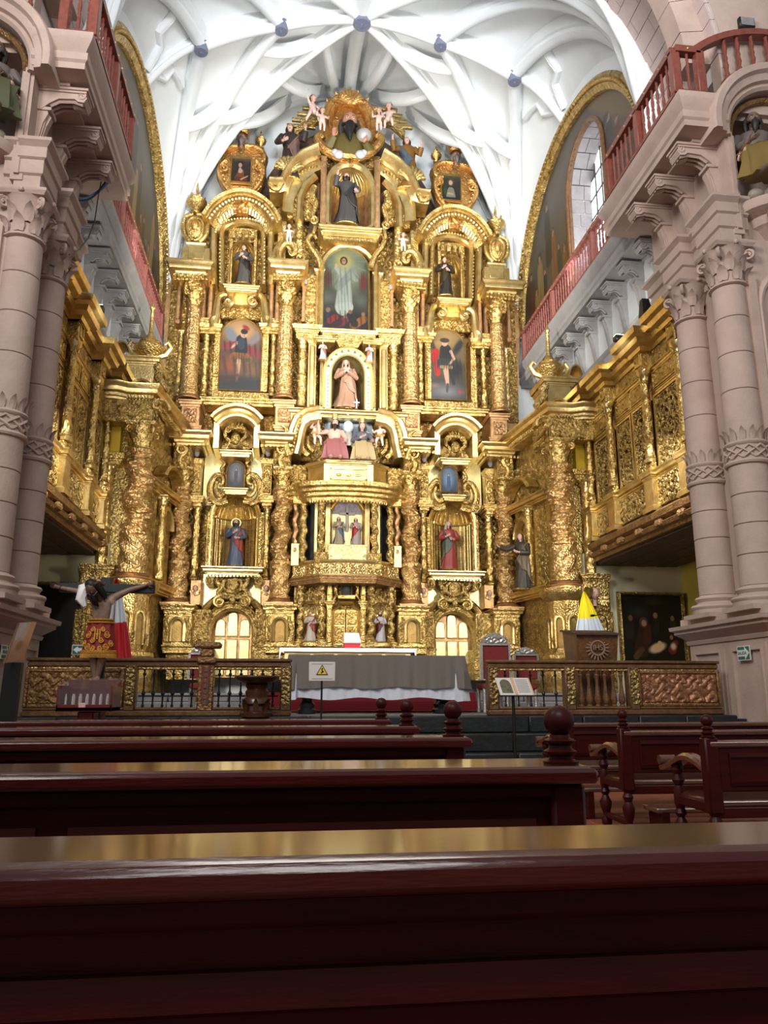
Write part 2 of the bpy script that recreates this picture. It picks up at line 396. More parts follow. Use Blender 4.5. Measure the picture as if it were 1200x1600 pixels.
A = [[(CX-2.2+4.6*i/16, y-.012, z+.004*sin(i*2.1)) for i in range(17)] for y, z in pr]; m.grid(A)
ob_from('carpet_runner', m, CARPET, cp)

# ================================================================ walls
wb = MB(); wb.box(CX-9, CX+9, 24.75, 25.2, 0, 24.5)
tag(ob_from('wall_back', wb, WHITE), kind='structure')
VY0, VY1, WS, KZ = 14.3, 24.6, 6.25, 13.4                  # vault bay, half width, springing height
SPR = [(WS, VY0, KZ), (WS, VY1, KZ)]
BOSS = {'c': (0, 19.3, 21.15), 'm': (2.40, 19.3, 20.62), 's': (4.67, 19.3, 19.62), 'a': (WS, 19.3, 18.0), 'b': (0, VY1, 23.0), 'f': (0, VY0, 20.6)}
def ribpts(K, P, e=.55, n=16):
    return [(K[0]+(P[0]-K[0])*u, K[1]+(P[1]-K[1])*u, K[2]+(P[2]-K[2])*(1-(1-u)**2)**e) for u in [i/n for i in range(n+1)]]
def mir(pts, s): return [(CX+s*x, y, z) for x, y, z in pts]
WIN = dict(y=18.3, hw=1.3, zs=15.55)                       # side window: centre, half width, arch springing
def in_win(y, z, g=0): return abs(y-WIN['y']) < WIN['hw']+g and (z < WIN['zs'] or (y-WIN['y'])**2+(z-WIN['zs'])**2 < (WIN['hw']+g)**2)
for s, nm in SIDES:
    m = MB()
    m.box(CX+s*6.75, CX+s*7.1, 14.3, 24.75, 8.6, 12.45)      # frieze wall above the tribune
    m.box(CX+s*9.2, CX+s*9.6, 14.0, 20.3, 0, 9.0)           # outer wall of the recess under the tribune
    n1, n2 = 60, 44; H2 = 24.0-12.4                         # lunette wall, with the window opening left out on the right
    ys = [14.2+(24.75-14.2)*i/n1 for i in range(n1+1)]; zs = [12.4+7.2*j/n2 for j in range(n2+1)]
    vs = [(CX+s*6.32, y, z) for z in zs for y in ys]; fs = []
    for j in range(n2):
        for i in range(n1):
            if s > 0 and in_win((ys[i]+ys[i+1])/2, (zs[j]+zs[j+1])/2, .06): continue
            a = j*(n1+1)+i; fs.append((a, a+1, a+n1+2, a+n1+1) if s < 0 else (a, a+n1+1, a+n1+2, a+1))
    m.add(vs, fs)
    tag(ob_from('wall_'+nm, m, WHITE), kind='structure')
    m = MB(); m.box(CX+s*6.3, CX+s*9.5, 20.2, 20.5, 0, 4.9)
    we = tag(ob_from('wall_recess_'+nm, m, CREAMW), kind='structure')
    m = MB(); m.box(CX+s*9.12, CX+s*9.2, 14.3, 20.2, 0, 4.9); ob_from('painted_side', m, YELLW, we)

# window on the right side wall: deep stone reveal, panes, bars
wn = thing('window_1', None, None, kind='structure')
X0, X1 = CX+6.34, CX+7.0
def jamb_block(ya, yb, za, zb, xa, xb):
    m = MB(); m.bbox(xa+.008, xb-.008, ya, yb, za+.008, zb-.008, .02); ob_from('reveal_stone', m, REVEAL, wn)
for sy in (1, -1):
    ye = WIN['y']+sy*WIN['hw']
    for j in range(7):
        z0 = 12.4+j*.45; cut = X0+(.26 if j % 2 else .42)
        jamb_block(min(ye, ye+sy*.4), max(ye, ye+sy*.4), z0, z0+.45, X0, cut); jamb_block(min(ye, ye+sy*.4), max(ye, ye+sy*.4), z0, z0+.45, cut, X1)
for i in range(9):
    a0, a1 = pi*i/9+.01, pi*(i+1)/9-.01
    for xa, xb in ((X0, X0+(.26 if i % 2 else .42)), (X0+(.26 if i % 2 else .42), X1)):
        m = MB(); R = []
        for a in (a0, (a0+a1)/2, a1):
            R.append([(xx, WIN['y']+rr*cos(a), WIN['zs']+rr*sin(a)) for xx, rr in ((xa+.008, WIN['hw']), (xb-.008, WIN['hw']), (xb-.008, WIN['hw']+.4), (xa+.008, WIN['hw']+.4))])
        m.loft(R); ob_from('reveal_stone', m, REVEAL, wn)
m = MB(); m.box(X0+.02, X1+.1, WIN['y']-WIN['hw']-.5, WIN['y']-WIN['hw']-.03, 12.3, 17.4); m.box(X0+.02, X1+.1, WIN['y']+WIN['hw']+.03, WIN['y']+WIN['hw']+.5, 12.3, 17.4)
m.box(X0+.02, X1+.1, WIN['y']-1.8, WIN['y']+1.8, 16.95, 17.5); m.box(X0, X1, 16.5, 20, 12.2, 12.42); ob_from('mortar_bed', m, MORTAR, wn)
py, pz = .435, .62
for i in range(6):
    for j in range(8):
        y, z = WIN['y']-1.305+py*(i+.5), 12.4+pz*(j+.5)
        if in_win(y, z-.1): 
            m = MB(); m.box(X1-.02, X1, y-py/2+.02, y+py/2-.02, z-pz/2+.02, z+pz/2-.02); ob_from('pane', m, GLASSW, wn)
m = MB(); m.box(X1+.02, X1+.05, 16.4, 20.2, 12.2, 17.5); ob_from('outer_shutter', m, GREYS, wn)
for i in range(1, 6):
    m = MB(); m.box(X1-.05, X1+.01, WIN['y']-1.305+py*i-.014, WIN['y']-1.305+py*i+.014, 12.4, WIN['zs']+sqrt(max(0, 1.69-(py*i-1.305)**2))); ob_from('glazing_bar', m, LEAD, wn)
for j in range(1, 7):
    z = 12.4+pz*j; h = WIN['hw'] if z < WIN['zs'] else sqrt(max(.02, 1.69-(z-WIN['zs'])**2)); m = MB(); m.box(X1-.05, X1+.01, WIN['y']-h, WIN['y']+h, z-.014, z+.014); ob_from('glazing_bar', m, LEAD, wn)

# ================================================================ ribbed vault
ce = thing('ceiling', None, None, kind='structure')
webs = MB()
def web(A, B, bulge=.3, n=10, up=.12):
    R = []
    for i in range(len(A)):
        a, b = Vector(A[i]), Vector(B[i]); r = []
        for k in range(n+1):
            t = k/n; p = a.lerp(b, t); d = (a-b).length
            r.append((p.x, p.y, p.z+up+bulge*.16*d*sin(pi*t)))
        R.append(r)
    webs.grid(R)
def revweb(A, B): web(A, B)
ribsets = []
for s in (1, -1):
    for kk, yk, ap in ((1, VY1, 'b'), (0, VY0, 'f')):
        K = (WS, yk, KZ)
        side = mir(ribpts(K, BOSS['a'], .5), s); KR = (WS, yk, KZ+.9); S = mir(ribpts(KR, BOSS['s']), s); M = mir(ribpts(KR, BOSS['m'], .53), s); C = mir(ribpts(KR, BOSS['c'], .5), s); B = mir(ribpts(K, BOSS[ap], .5), s)
        web(side, S, .5); web(S, M, .5); web(M, C, .5); web(C, B, .5)
        ribsets.append((side, S, M, C, B))
ob_from('vault_web', webs, WHITE, ce, angle=50)
def rib(pts, w=.22, d=.34, name='rib'):
    m = MB(); R = []; n = len(pts)
    for i in range(n):
        p = Vector(pts[i]); t = (Vector(pts[min(i+1, n-1)])-Vector(pts[max(i-1, 0)])).normalized()
        sd = t.cross(Vector((0, 0, 1))); sd = sd.normalized() if sd.length > 1e-4 else Vector((1, 0, 0)); dn = t.cross(sd).normalized()
        if dn.z > 0: dn = -dn
        prof = [(-w, -.25), (-w, .06), (-w*.72, .1), (-w*.62, d*.5), (-w*.8, d*.62), (-w*.35, d*.95), (0, d), (w*.35, d*.95), (w*.8, d*.62), (w*.62, d*.5), (w*.72, .1), (w, .06), (w, -.25)]
        R.append([tuple(p+sd*a+dn*b) for a, b in prof])
    m.loft(R); ob_from(name, m, WHITE, ce)
for side, S, M, C, B in ribsets:
    rib(S); rib(M); rib(C, .2, .34); rib(B, .16, .25, 'wall_rib'); rib(side, .14, .2, 'wall_rib')
BAND1 = [(5.22, 18.05, 19.34), (5.47, 18.21, 19.11), (5.68, 18.3, 18.86), (5.71, 18.74, 18.83), (5.93, 18.92, 18.53), (6.12, 19.05, 18.25)]
P = {k: v for k, v in BOSS.items()}
def arc(a, b, sag=0, n=8): return [(a[0]+(b[0]-a[0])*i/n, a[1]+(b[1]-a[1])*i/n, a[2]+(b[2]-a[2])*i/n+sag*4*(i/n)*(1-i/n)) for i in range(n+1)]
for s in (1, -1):
    rib(mir(arc(P['c'], P['m'], .1), s)); rib(mir(arc(P['m'], P['s'], .1), s)); rib(mir(arc(P['s'], P['a'], .25), s), .16, .2)
rib(mir(arc(P['c'], P['b'], .3), 1)); rib(mir(arc(P['c'], P['f'], .15), 1))
# circular liernes that cross the rear webs, and wavy stucco bands on the side webs
for s in (1, -1):
    for (a, b, u, v) in (('C', 'B', .62, .86), ('C', 'B', .84, .93), ('M', 'C', .45, .45), ('S', 'M', .5, .5), ('C', 'B', .4, .66), ('M', 'C', .8, .8)):
        K = (WS, VY1, KZ); rr = {'S': ribpts(K, P['s'], n=40), 'M': ribpts(K, P['m'], n=40), 'C': ribpts(K, P['c'], n=40), 'B': ribpts(K, P['b'], .5, 40)}
        A0, B0 = Vector(rr[a][int(u*40)]), Vector(rr[b][int(v*40)]); pts = []
        for i in range(13):
            t = i/12; p = A0.lerp(B0, t); pts.append((p.x, p.y-.12*sin(pi*t), p.z-.38*sin(pi*t)*min(1, (A0-B0).length/2)+.05))
        rib(mir(pts, s), .13, .16, 'curved_lierne')
    for (pts2) in (BAND1, [(5.41, 20.59, 19.16), (5.47, 20.23, 19.13), (5.58, 19.8, 19.0), (5.79, 19.93, 18.74), (5.95, 19.5, 18.5), (6.14, 19.4, 18.24)]):
        rib(mir(pts2, s), .13, .12, 'stucco_band')
for k, s in (('c', 1), ('m', 1), ('m', -1), ('s', 1), ('s', -1)):
    p = mir([P[k]], s)[0]; r = .27 if k == 'c' else .2
    m = MB(); m.lathe([(r*.12, -.44), (r*.2, -.44), (r*.22, -.40), (r*.9, -.40), (r, -.36), (r, -.26), (r*1.05, -.2), (r*1.05, 0)], p, 20)
    ob_from('boss', m, BOSSM, ce)

# ================================================================ stone arch before the vault, laid in blocks
ar = thing('trim_1', None, None, kind='structure')
ACZ, AR = 13.2, 6.45
m = MB()
for s in (1, -1):
    R = [[(CX+s*(AR+.06)*cos(a), y, ACZ+(AR+.06)*sin(a)) for y in (11.97, 14.25)] for a in [pi/2*i/24 for i in range(25)]]; m.grid(R)
    R = [[(CX+s*rr*cos(a), 14.3, ACZ+rr*sin(a)) for rr in (AR+.02, AR+1.6)] for a in [pi/2*i/24 for i in range(25)]]; m.grid(R)
ob_from('mortar_shell', m, MORTAR, ar)
bl = {}
for s in (1, -1):                                            # wall over the pier, beside the arch
    m = MB(); pts = [(CX+s*(AR+.03)*cos(a), ACZ+(AR+.03)*sin(a)) for a in [pi/2*i/20 for i in range(17)]]; pts = [(CX+s*(AR+.03), 12.2)]+pts+[(CX+s*3.0, 22.0), (CX+s*10, 22.0), (CX+s*10, 12.2)]
    m.poly(pts, 12.0, 12.3); ob_from('spandrel_wall', m, PINK, ar)
def ablock(s, a, da, y0, y1, r0=AR, th=.12, matr=BRICK, name='arch_stone'):
    m = MB(); R = []
    for aa in (a+.0012, a+da/2, a+da-.0012):
        R.append([(CX+s*r*cos(aa), y, ACZ+r*sin(aa)) for r, y in ((r0+rnd.uniform(0, .012), y0+.009), (r0, y1-.009), (r0+th, y1-.009), (r0+th, y0+.009))])
    m.loft(R); ob_from(name, m, matr, ar)
for s, na, a00 in ((1, 22, .05), (-1, 12, .05)):
    da = .062
    for i in range(na):
        a = a00+i*da; off = .3 if i % 2 else 0
        for j in range(4):
            y0, y1 = max(11.97, 11.67+off+j*.76), min(14.25, 11.67+off+(j+1)*.76)
            if y1-y0 > .1: ablock(s, a, da, y0, y1)
    for i in range(int(na/2)): ablock(s, a00+i*.124, .124, 12.25, 12.75, AR-.5, .55, PINK, 'rib_stone')
# ================================================================ piers with paired columns, entablatures and balconies
def P2(s, pts): return [(CX+s*w, y) for w, y in pts]
COLY = (12.2, 13.55); COLW = 6.25
shaft_cap = None
def wall_panel(m, s, xw, y0, y1, z0, z1, t=.05, d=.04):      # raised frame on the nave face (plane w = xw)
    for a, b, c, e in ((y0, y1, z0, z0+t), (y0, y1, z1-t, z1), (y0, y0+t, z0+t, z1-t), (y1-t, y1, z0+t, z1-t)):
        m.box(CX+s*xw, CX+s*(xw-d), a, b, c, e)
capm = {}
def pier(s, root):
    R = lambda mb: mb if s > 0 else mb.mirror()
    def put(name, mb, mt=PINK, par=None): return ob_from(name, R(mb), mt, par or root)
    X = lambda w: CX+w
    # pedestal: body, base, cap, raised panels
    m = MB(); m.box(X(6.0), X(9.5), 11.75, 14.3, .25, 2.1); ped = put('pedestal', m)
    m = MB()
    pth = [(X(9.5), 14.3), (X(6.0), 14.3), (X(6.0), 11.75), (X(9.5), 11.75)]
    m.mould(pth, [(-.05, 0), (.16, 0), (.16, .28), (.1, .32), (.12, .38), (.04, .46), (0, .5), (-.05, .5)]); put('pedestal_base', m, par=ped)
    m = MB(); m.mould(pth, [(-.05, 2.05), (.03, 2.05), (.05, 2.11), (.02, 2.13), (.1, 2.19), (.2, 2.26), (.2, 2.31), (.26, 2.33), (.27, 2.40), (-.05, 2.40)]); m.box(X(6.0), X(9.5), 11.755, 14.29, 2.3, 2.395); put('pedestal_cap', m, par=ped)
    m = MB(); m.mould(pth, [(-.1, 2.40), (.1, 2.40), (.1, 2.54), (-.1, 2.54)]); m.box(X(5.98), X(9.5), 11.74, 14.29, 2.405, 2.535); put('plinth', m, par=ped)
    m = MB()
    for y0, y1 in ((11.85, 12.9), (13.1, 14.15)): wall_panel(m, 1, 6.0, y0, y1, .55, 1.98, .09, .03); wall_panel(m, 1, 6.0, y0+.09, y1-.09, .64, 1.89, .03, .055)
    put('raised_panel', m, par=ped)
    # wall behind the columns, front pilaster with sunk arched panel
    m = MB(); m.box(X(6.42), X(9.6), 11.98, 14.3, 2.4, 9.4); put('pier_core', m)
    m = MB(); pr = [(0, 11.99), (.0, 11.91), (.05, 11.89), (.1, 11.93), (.12, 11.99)]
    out = [(X(6.72), 2.6), (X(6.72), 8.0)]+[(X(7.5)-.78*cos(a), 8.0+.78*sin(a)) for a in [pi*i/14 for i in range(1, 14)]]+[(X(8.28), 8.0), (X(8.28), 2.6)]
    m.path_mould(out, pr); m.box(X(6.5), X(6.62), 11.9, 12.0, 2.3, 8.6); put('arched_panel', m)
    for ci, cy in enumerate(COLY):
        cols = thing('column', None, None, kind=None); cols.parent = root; ORIG[cols.name] = (0, 0, 0)
        c = (X(COLW), cy, 0)
        zb, zt = 2.92, 8.42
        zr0, zr1 = (5.03, 5.76)
        m = MB(); m.box(c[0]-.48, c[0]+.48, cy-.46, cy+.46, 2.5, 2.58); m.lathe([(r, 2.58+z*.34) for r, z in base_prof(.335, 1)], c, 24); put('column_base', m, par=cols)
        zs = [2.92, 3.45, 3.98, 4.5, zr0]; zs2 = [zr1, 6.4, 7.1, 7.8, zt]
        for a, b, ra, rb in [(zs[i], zs[i+1], .335, .332) for i in range(4)]+[(zs2[i], zs2[i+1], .322-.006*i, .322-.006*(i+1)) for i in range(4)]:
            g = .004; m = MB(); m.lathe([(ra-.01, a+g), (ra, a+g+.008), (rb, b-g-.008), (rb-.01, b-g)], c, 28); put('drum', m, par=cols)
        # collar: ring, plaited band, ring, crown of leaves
        m = MB(); m.lathe([(.33, zr0-.02), (.37, zr0), (.385, zr0+.035), (.37, zr0+.07), (.335, zr0+.09), (.335, zr0+.33), (.365, zr0+.35), (.375, zr0+.38), (.36, zr0+.41), (.322, zr0+.43), (.322, zr1+.02)], c, 28)
        for k in range(11):
            for sg in (1, -1):
                a = 2*pi*k/11; pts = []
                for i in range(6):
                    t = i/5; aa = a+sg*t*2*pi/11*1.5; pts.append((c[0]+(.35+.012*sin(t*pi*2*sg))*cos(aa), cy+(.35+.012*sin(t*pi*2*sg))*sin(aa), zr0+.1+.22*t))
                m.tube(pts, .024, 5)
        for k in range(14):
            a = 2*pi*k/14; leaf(m, (c[0]+.325*cos(a), cy+.325*sin(a), zr0+.42), (cos(a), sin(a), 0), (0, 0, 1), .28, .07, .6, 4, .015)
        put('carved_collar', m, par=cols)
        key = 'cap'+str(s)
        if key not in capm:
            cm = capital_mb(.31, .86/.31*.31); o = ob_from('capital', cm, PINK, cols, loc=(CX+s*COLW, cy, zt)); capm[key] = o
        else: inst(capm[key], cols, (CX+s*COLW, cy, zt))
    return root
for s, nm in SIDES:
    rt = thing('pillar', None, None, kind='structure'); pier(s, rt)

def bracket(mb, w0, w1, y, z1, hw=.16, s=1):                # scroll modillion under a soffit: from wall w1 out to w0, console below
    X = lambda w: CX+w
    for a, b, c, e in ((w0-.03, hw+.05, z1-.05, z1-.004), (w0, hw+.025, z1-.09, z1-.05)): mb.box(X(a), X(w1), y-b, y+b, c, e)
    D = w1-w0; pr = [(w1, z1-.09), (w0+.03, z1-.09), (w0-.01, z1-.17), (w0+.04, z1-.26), (w0+.14, z1-.25), (w0+.2, z1-.2), (w0+D*.55, z1-.22), (w0+D*.72, z1-.32), (w1-.1, z1-.46), (w1, z1-.44)]
    mb.loft([[(X(a), y-hw, b) for a, b in pr], [(X(a), y+hw, b) for a, b in pr]])
    for k in (-1, 0, 1): mb.tube([(X(w0+.06), y+k*hw*.62, z1-.27), (X(w0+.22), y+k*hw*.62, z1-.22), (X(w0+D*.55), y+k*hw*.62, z1-.24), (X(w0+D*.72), y+k*hw*.62, z1-.34)], .03, 5)
    leaf(mb, (X(w0+D*.3), y, z1-.23), (0, 0, -1), (-1, 0, -.2), D*.34, hw*.8, .5, 4, .02)
    for sg in (-1, 1):
        pts = spiral(X(w0+.09), z1-.13, .085, .015, 1.3, pi*.5, 12, 1); mb.tube([(x, y+sg*hw, z) for x, z in pts], .02, 4)
    pr = [(w1, z1-.40), (w1-.2, z1-.40), (w1-.22, z1-.52), (w1-.15, z1-.7), (w1-.05, z1-1.35), (w1, z1-1.4)]
    mb.loft([[(X(a), y-hw*.8, b) for a, b in pr], [(X(a), y+hw*.8, b) for a, b in pr]])
    pr = [(w1-.2, z1-.46), (w1-.255, z1-.54), (w1-.19, z1-.72), (w1-.09, z1-1.25), (w1-.03, z1-1.25)]
    mb.loft([[(X(a), y-hw*.35, b) for a, b in pr], [(X(a), y+hw*.35, b) for a, b in pr]])
    for o in (-.5, .5): mb.tube([(X(w1-.2), y+o*hw, z1-.44), (X(w1-.06), y+o*hw, z1-1.3)], .02, 4)
    mb.lathe([(0.001, -.2), (.06, -.06), (.05, 0)], (X(w1-.07), y, z1-1.36), 6); mb.box(X(w1-.27), X(w1), y-hw*.95, y+hw*.95, z1-.46, z1-.40)

for s, nm in SIDES:
    X = lambda w: CX+w
    R = lambda mb: mb if s > 0 else mb.mirror()
    # ---- entablature around the pier
    en = thing('trim_2' if s > 0 else 'trim_3', None, None, kind='structure')
    pth = [(X(7.0), 14.92), (X(6.3), 14.92), (X(6.3), 12.0), (X(6.6), 12.0)]
    m = MB(); m.mould(pth, [(-.3, 9.28), (.05, 9.28), (.05, 9.52), (.1, 9.55), (.1, 9.8), (.15, 9.83), (.15, 10.02), (.24, 10.1), (.24, 10.16), (-.3, 10.16)]); ob_from('architrave', R(m), PINK, en)
    for yy in COLY:                                         # broken forward over each column
        m = MB(); pp = [(X(6.35), yy+.36), (X(5.98), yy+.36), (X(5.98), yy-.36), (X(6.35), yy-.36)]
        m.mould(pp, [(-.05, 9.28), (.0, 9.28), (.0, 9.5), (.04, 9.53), (.04, 9.78), (.08, 9.81), (.08, 10.0), (.16, 10.08), (.16, 10.14), (-.05, 10.14)]); m.box(X(5.985), X(6.4), yy-.355, yy+.355, 9.285, 10.13)
        ob_from('architrave_block', R(m), PINK, en)
    m = MB(); m.box(X(6.3), X(8.9), 12.12, 14.94, 10.1, 11.6); m.box(X(6.31), X(8.9), 12.02, 14.9, 9.3, 10.12); ob_from('frieze', R(m), PINK, en)
    cpth = [(X(6.6), 14.95), (X(5.84), 14.95), (X(5.84), 12.12), (X(6.3), 12.12)]
    m = MB(); m.mould(cpth, [(-.3, 11.46), (.1, 11.46), (.1, 11.52), (.42, 11.54), (.42, 11.66), (.46, 11.7), (.46, 11.84), (.4, 11.86), (.44, 11.94), (.52, 12.06), (.54, 12.12), (.54, 12.2), (-.3, 12.2)]); m.box(X(5.8), X(8.0), 12.1, 14.95, 12.1, 12.2); m.box(X(5.845), X(6.4), 12.125, 14.94, 11.467, 11.6)
    ob_from('cornice', R(m), PINK, en)
    for yy in (12.25, 13.2, 14.15): 
        m = MB(); bracket(m, 5.46, 6.3, yy, 11.46); ob_from('bracket', R(m), PINK, en)
    # ---- entablature beyond, above the tribune (limewashed grey)
    en2 = thing('trim_4' if s > 0 else 'trim_5', None, None, kind='structure')
    pth = [(X(6.75), 24.6), (X(6.75), 14.96)]
    m = MB(); m.mould(pth, [(-.1, 9.2), (.02, 9.2), (.02, 9.45), (.07, 9.48), (.07, 9.7), (.12, 9.73), (.12, 9.95), (.2, 10.02), (.22, 10.1), (-.1, 10.1)]); ob_from('architrave', R(m), GREYS, en2)
    m = MB(); m.mould(pth, [(-.1, 11.5), (.06, 11.5), (.06, 11.56), (.6, 11.58), (.6, 11.7), (.64, 11.74), (.64, 11.88), (.58, 11.9), (.62, 11.98), (.72, 12.1), (.74, 12.16), (.74, 12.24), (-.1, 12.24)]); ob_from('cornice', R(m), GREYS, en2)
    y = 15.45
    while y < 23.8:
        m = MB(); bracket(m, 6.2, 6.75, y, 11.5, .14); ob_from('bracket', R(m), GREYS, en2)
        m = MB(); m.box(X(6.6), X(6.8), y-.24, y+.24, 9.22, 10.1); ob_from('triglyph_block', R(m), GREYS, en2); y += .98
    # ---- niche arch breaking up through the pier cornice, with its shell of mouldings
    ni = thing('trim_6' if s > 0 else 'trim_7', None, None, kind='structure')
    ncx, ncz = X(7.36), 11.55
    m = MB()
    for o, y0, dd in ((0, 11.58, .0),):
        pr = [(.0, 12.3), (.0, 11.75), (.05, 11.7), (.12, 11.72), (.14, 11.64), (.26, 11.6), (.3, 11.52), (.42, 11.5), (.46, 11.56), (.46, 12.3)]
        m.arcmould(ncx, ncz, 1.0, 1.0, -.1, pi+.1, pr, 28)
    ob_from('arch_moulding', R(m), PINK, ni)
    m = MB(); m.arcmould(ncx, ncz, .86, .86, 0, pi, [(0, 12.3), (0, 11.9), (.06, 11.86), (.1, 11.9), (.14, 12.3)], 24); ob_from('inner_band', R(m), BROWNG, ni)
    m = MB(); G = []
    for i in range(13):
        a = pi*i/12; G.append([(ncx+.98*cos(a)*cos(b), 12.0+.9*sin(b), ncz+.98*sin(a)*cos(b)) for b in [pi/2*j/6 for j in range(7)]])
    m.grid(G); G = []
    for zz in (ncz, 9.9): G.append([(ncx+.98*cos(a), 12.0+.9*sin(a), zz) for a in [pi*j/12 for j in range(13)]])
    m.grid(G); ob_from('niche_shell', R(m), PINK, ni)
    for wv in (6.36, 8.36-.06):
        m = MB(); m.box(X(wv)-.1, X(wv)+.1, 11.82, 12.3, 9.4, 11.5); m.box(X(wv)-.04, X(wv)+.04, 11.78, 11.84, 9.5, 11.55); ob_from('niche_jamb', R(m), PINK, ni)
    m = MB(); m.box(X(6.6), X(8.2), 12.3, 12.4, 9.3, 9.95); ob_from('niche_apron', R(m), PINK, ni)

# ---- balustrades of red turned wood
balm = MB(); balm.lathe([(.03, 0), (.038, .02), (.038, .06), (.022, .09), (.032, .16), (.036, .24), (.02, .36), (.034, .40), (.02, .44), (.032, .48), (.036, .58), (.022, .70), (.034, .74), (.022, .78), (.03, .86)], n=8)
postm = MB(); postm.bbox(-.09, .09, -.09, .09, 0, .9, .012)
def balustrade(name, label, s, runs, matr, zb, gap=.22):
    root = thing(name, label, 'balustrade', (CX+s*6, 14, zb))
    bm = None; ros = MB()
    for (a, b, posts) in runs:                              # a, b in (w, y)
        L = sqrt((b[0]-a[0])**2+(b[1]-a[1])**2); n = int(L/gap); d = ((b[0]-a[0])/L, (b[1]-a[1])/L); nn = (-d[1], d[0])
        def bar(z0, z1, h, nmb):
            m = MB(); pts = [(a[0]+nn[0]*h, a[1]+nn[1]*h), (a[0]-nn[0]*h, a[1]-nn[1]*h), (b[0]-nn[0]*h, b[1]-nn[1]*h), (b[0]+nn[0]*h, b[1]+nn[1]*h)]
            m.loft([[(CX+x, y, zz) for x, y in pts] for zz in (z0, z0+.02, z1-.02, z1)])
            return ob_from(nmb, m if s > 0 else m.mirror(), matr, root)
        bar(zb, zb+.08, .08, 'bottom_rail'); bar(zb+.94, zb+1.08, .085, 'top_rail')
        for i in range(n+1):
            t = (i+.5)/(n+1); x, y = a[0]+(b[0]-a[0])*t, a[1]+(b[1]-a[1])*t
            if bm is None: bm = ob_from('baluster', balm, matr, root, loc=(CX+s*x, y, zb+.08))
            else: inst(bm, root, (CX+s*x, y, zb+.08))
            if bm and i == 0 and False: pass
        for i in range(int(L/.3)):
            t = (i+.5)/int(L/.3); x, y = a[0]+(b[0]-a[0])*t, a[1]+(b[1]-a[1])*t
            for sg in (1, -1): ros.ball((CX+s*(x+sg*nn[0]*.09), y+sg*nn[1]*.088, zb+1.01), .012 if nn[0] else .028, .022, .022, 6, 4)
        for t in posts:
            x, y = a[0]+(b[0]-a[0])*t, a[1]+(b[1]-a[1])*t; m = MB(); m.bbox(CX+x-.085, CX+x+.085, y-.085, y+.085, zb+.05, zb+1.0, .015)
            po = ob_from('post', m if s > 0 else m.mirror(), matr, root)
    r = ob_from('rosette_studs', ros, GOLDS, root); r['kind'] = 'stuff'
    return root
# the first baluster carries its mesh at the origin; shift handled by inst(); fix its parent offset
def fix_first(root):
    pass
for s, nm in SIDES:
    word = nm
    balustrade('balustrade', 'red turned balustrade with gold studs on the %s pillar cornice, nearest the viewer' % word, s, [((5.36, 14.9), (5.36, 11.72), (0.02, .5, .99)), ((5.36, 11.72), (5.86, 11.72), (.97,))], RAILW, 12.2)
    balustrade('balustrade', 'long red turned balustrade above the %s tribune, running back to the altarpiece' % word, s, [((6.1, 24.0), (6.1, 15.0), (0.02, .35, .7, .98))], RAILP, 12.24, .2)
for s, nm in SIDES:                                          # curved rail following the niche arch
    root = thing('balustrade', 'curved red balustrade arching over the %s pillar niche' % nm, 'balustrade', (CX+s*7.36, 11.8, 12.5))
    bm = None
    def arcbar(r, w, h, nmb, mt):
        m = MB(); m.arcmould(CX+7.36, 11.55, r, r, .3, pi-.86, [(0, 11.72), (0, 11.72+w), (h, 11.72+w), (h, 11.72)], 24); return ob_from(nmb, m if s > 0 else m.mirror(), mt, root)
    arcbar(1.47, .16, .06, 'bottom_rail', RAILW); arcbar(2.28, .18, .13, 'top_rail', RAILW)
    for i in range(9):
        a = pi-.95-i*.21; m = MB(); rr = 1.53; p0 = Vector((CX+7.36+rr*cos(a), 11.8, 11.55+rr*sin(a)))
        ztop = 11.55+sqrt(max(2.28**2-(rr*cos(a))**2, .1)); pts = []; rad = []
        for t, r_ in ((0, .04), (.08, .05), (.16, .03), (.3, .05), (.42, .03), (.5, .045), (.58, .03), (.75, .05), (.9, .03), (1, .04)):
            pts.append((p0.x+(ztop-p0.z)*t*cos(a)*.0, 11.8, p0.z+(ztop-p0.z)*t)); rad.append(r_)
        m.tube(pts, rad, 8); ob_from('baluster', m if s > 0 else m.mirror(), RAILW, root)
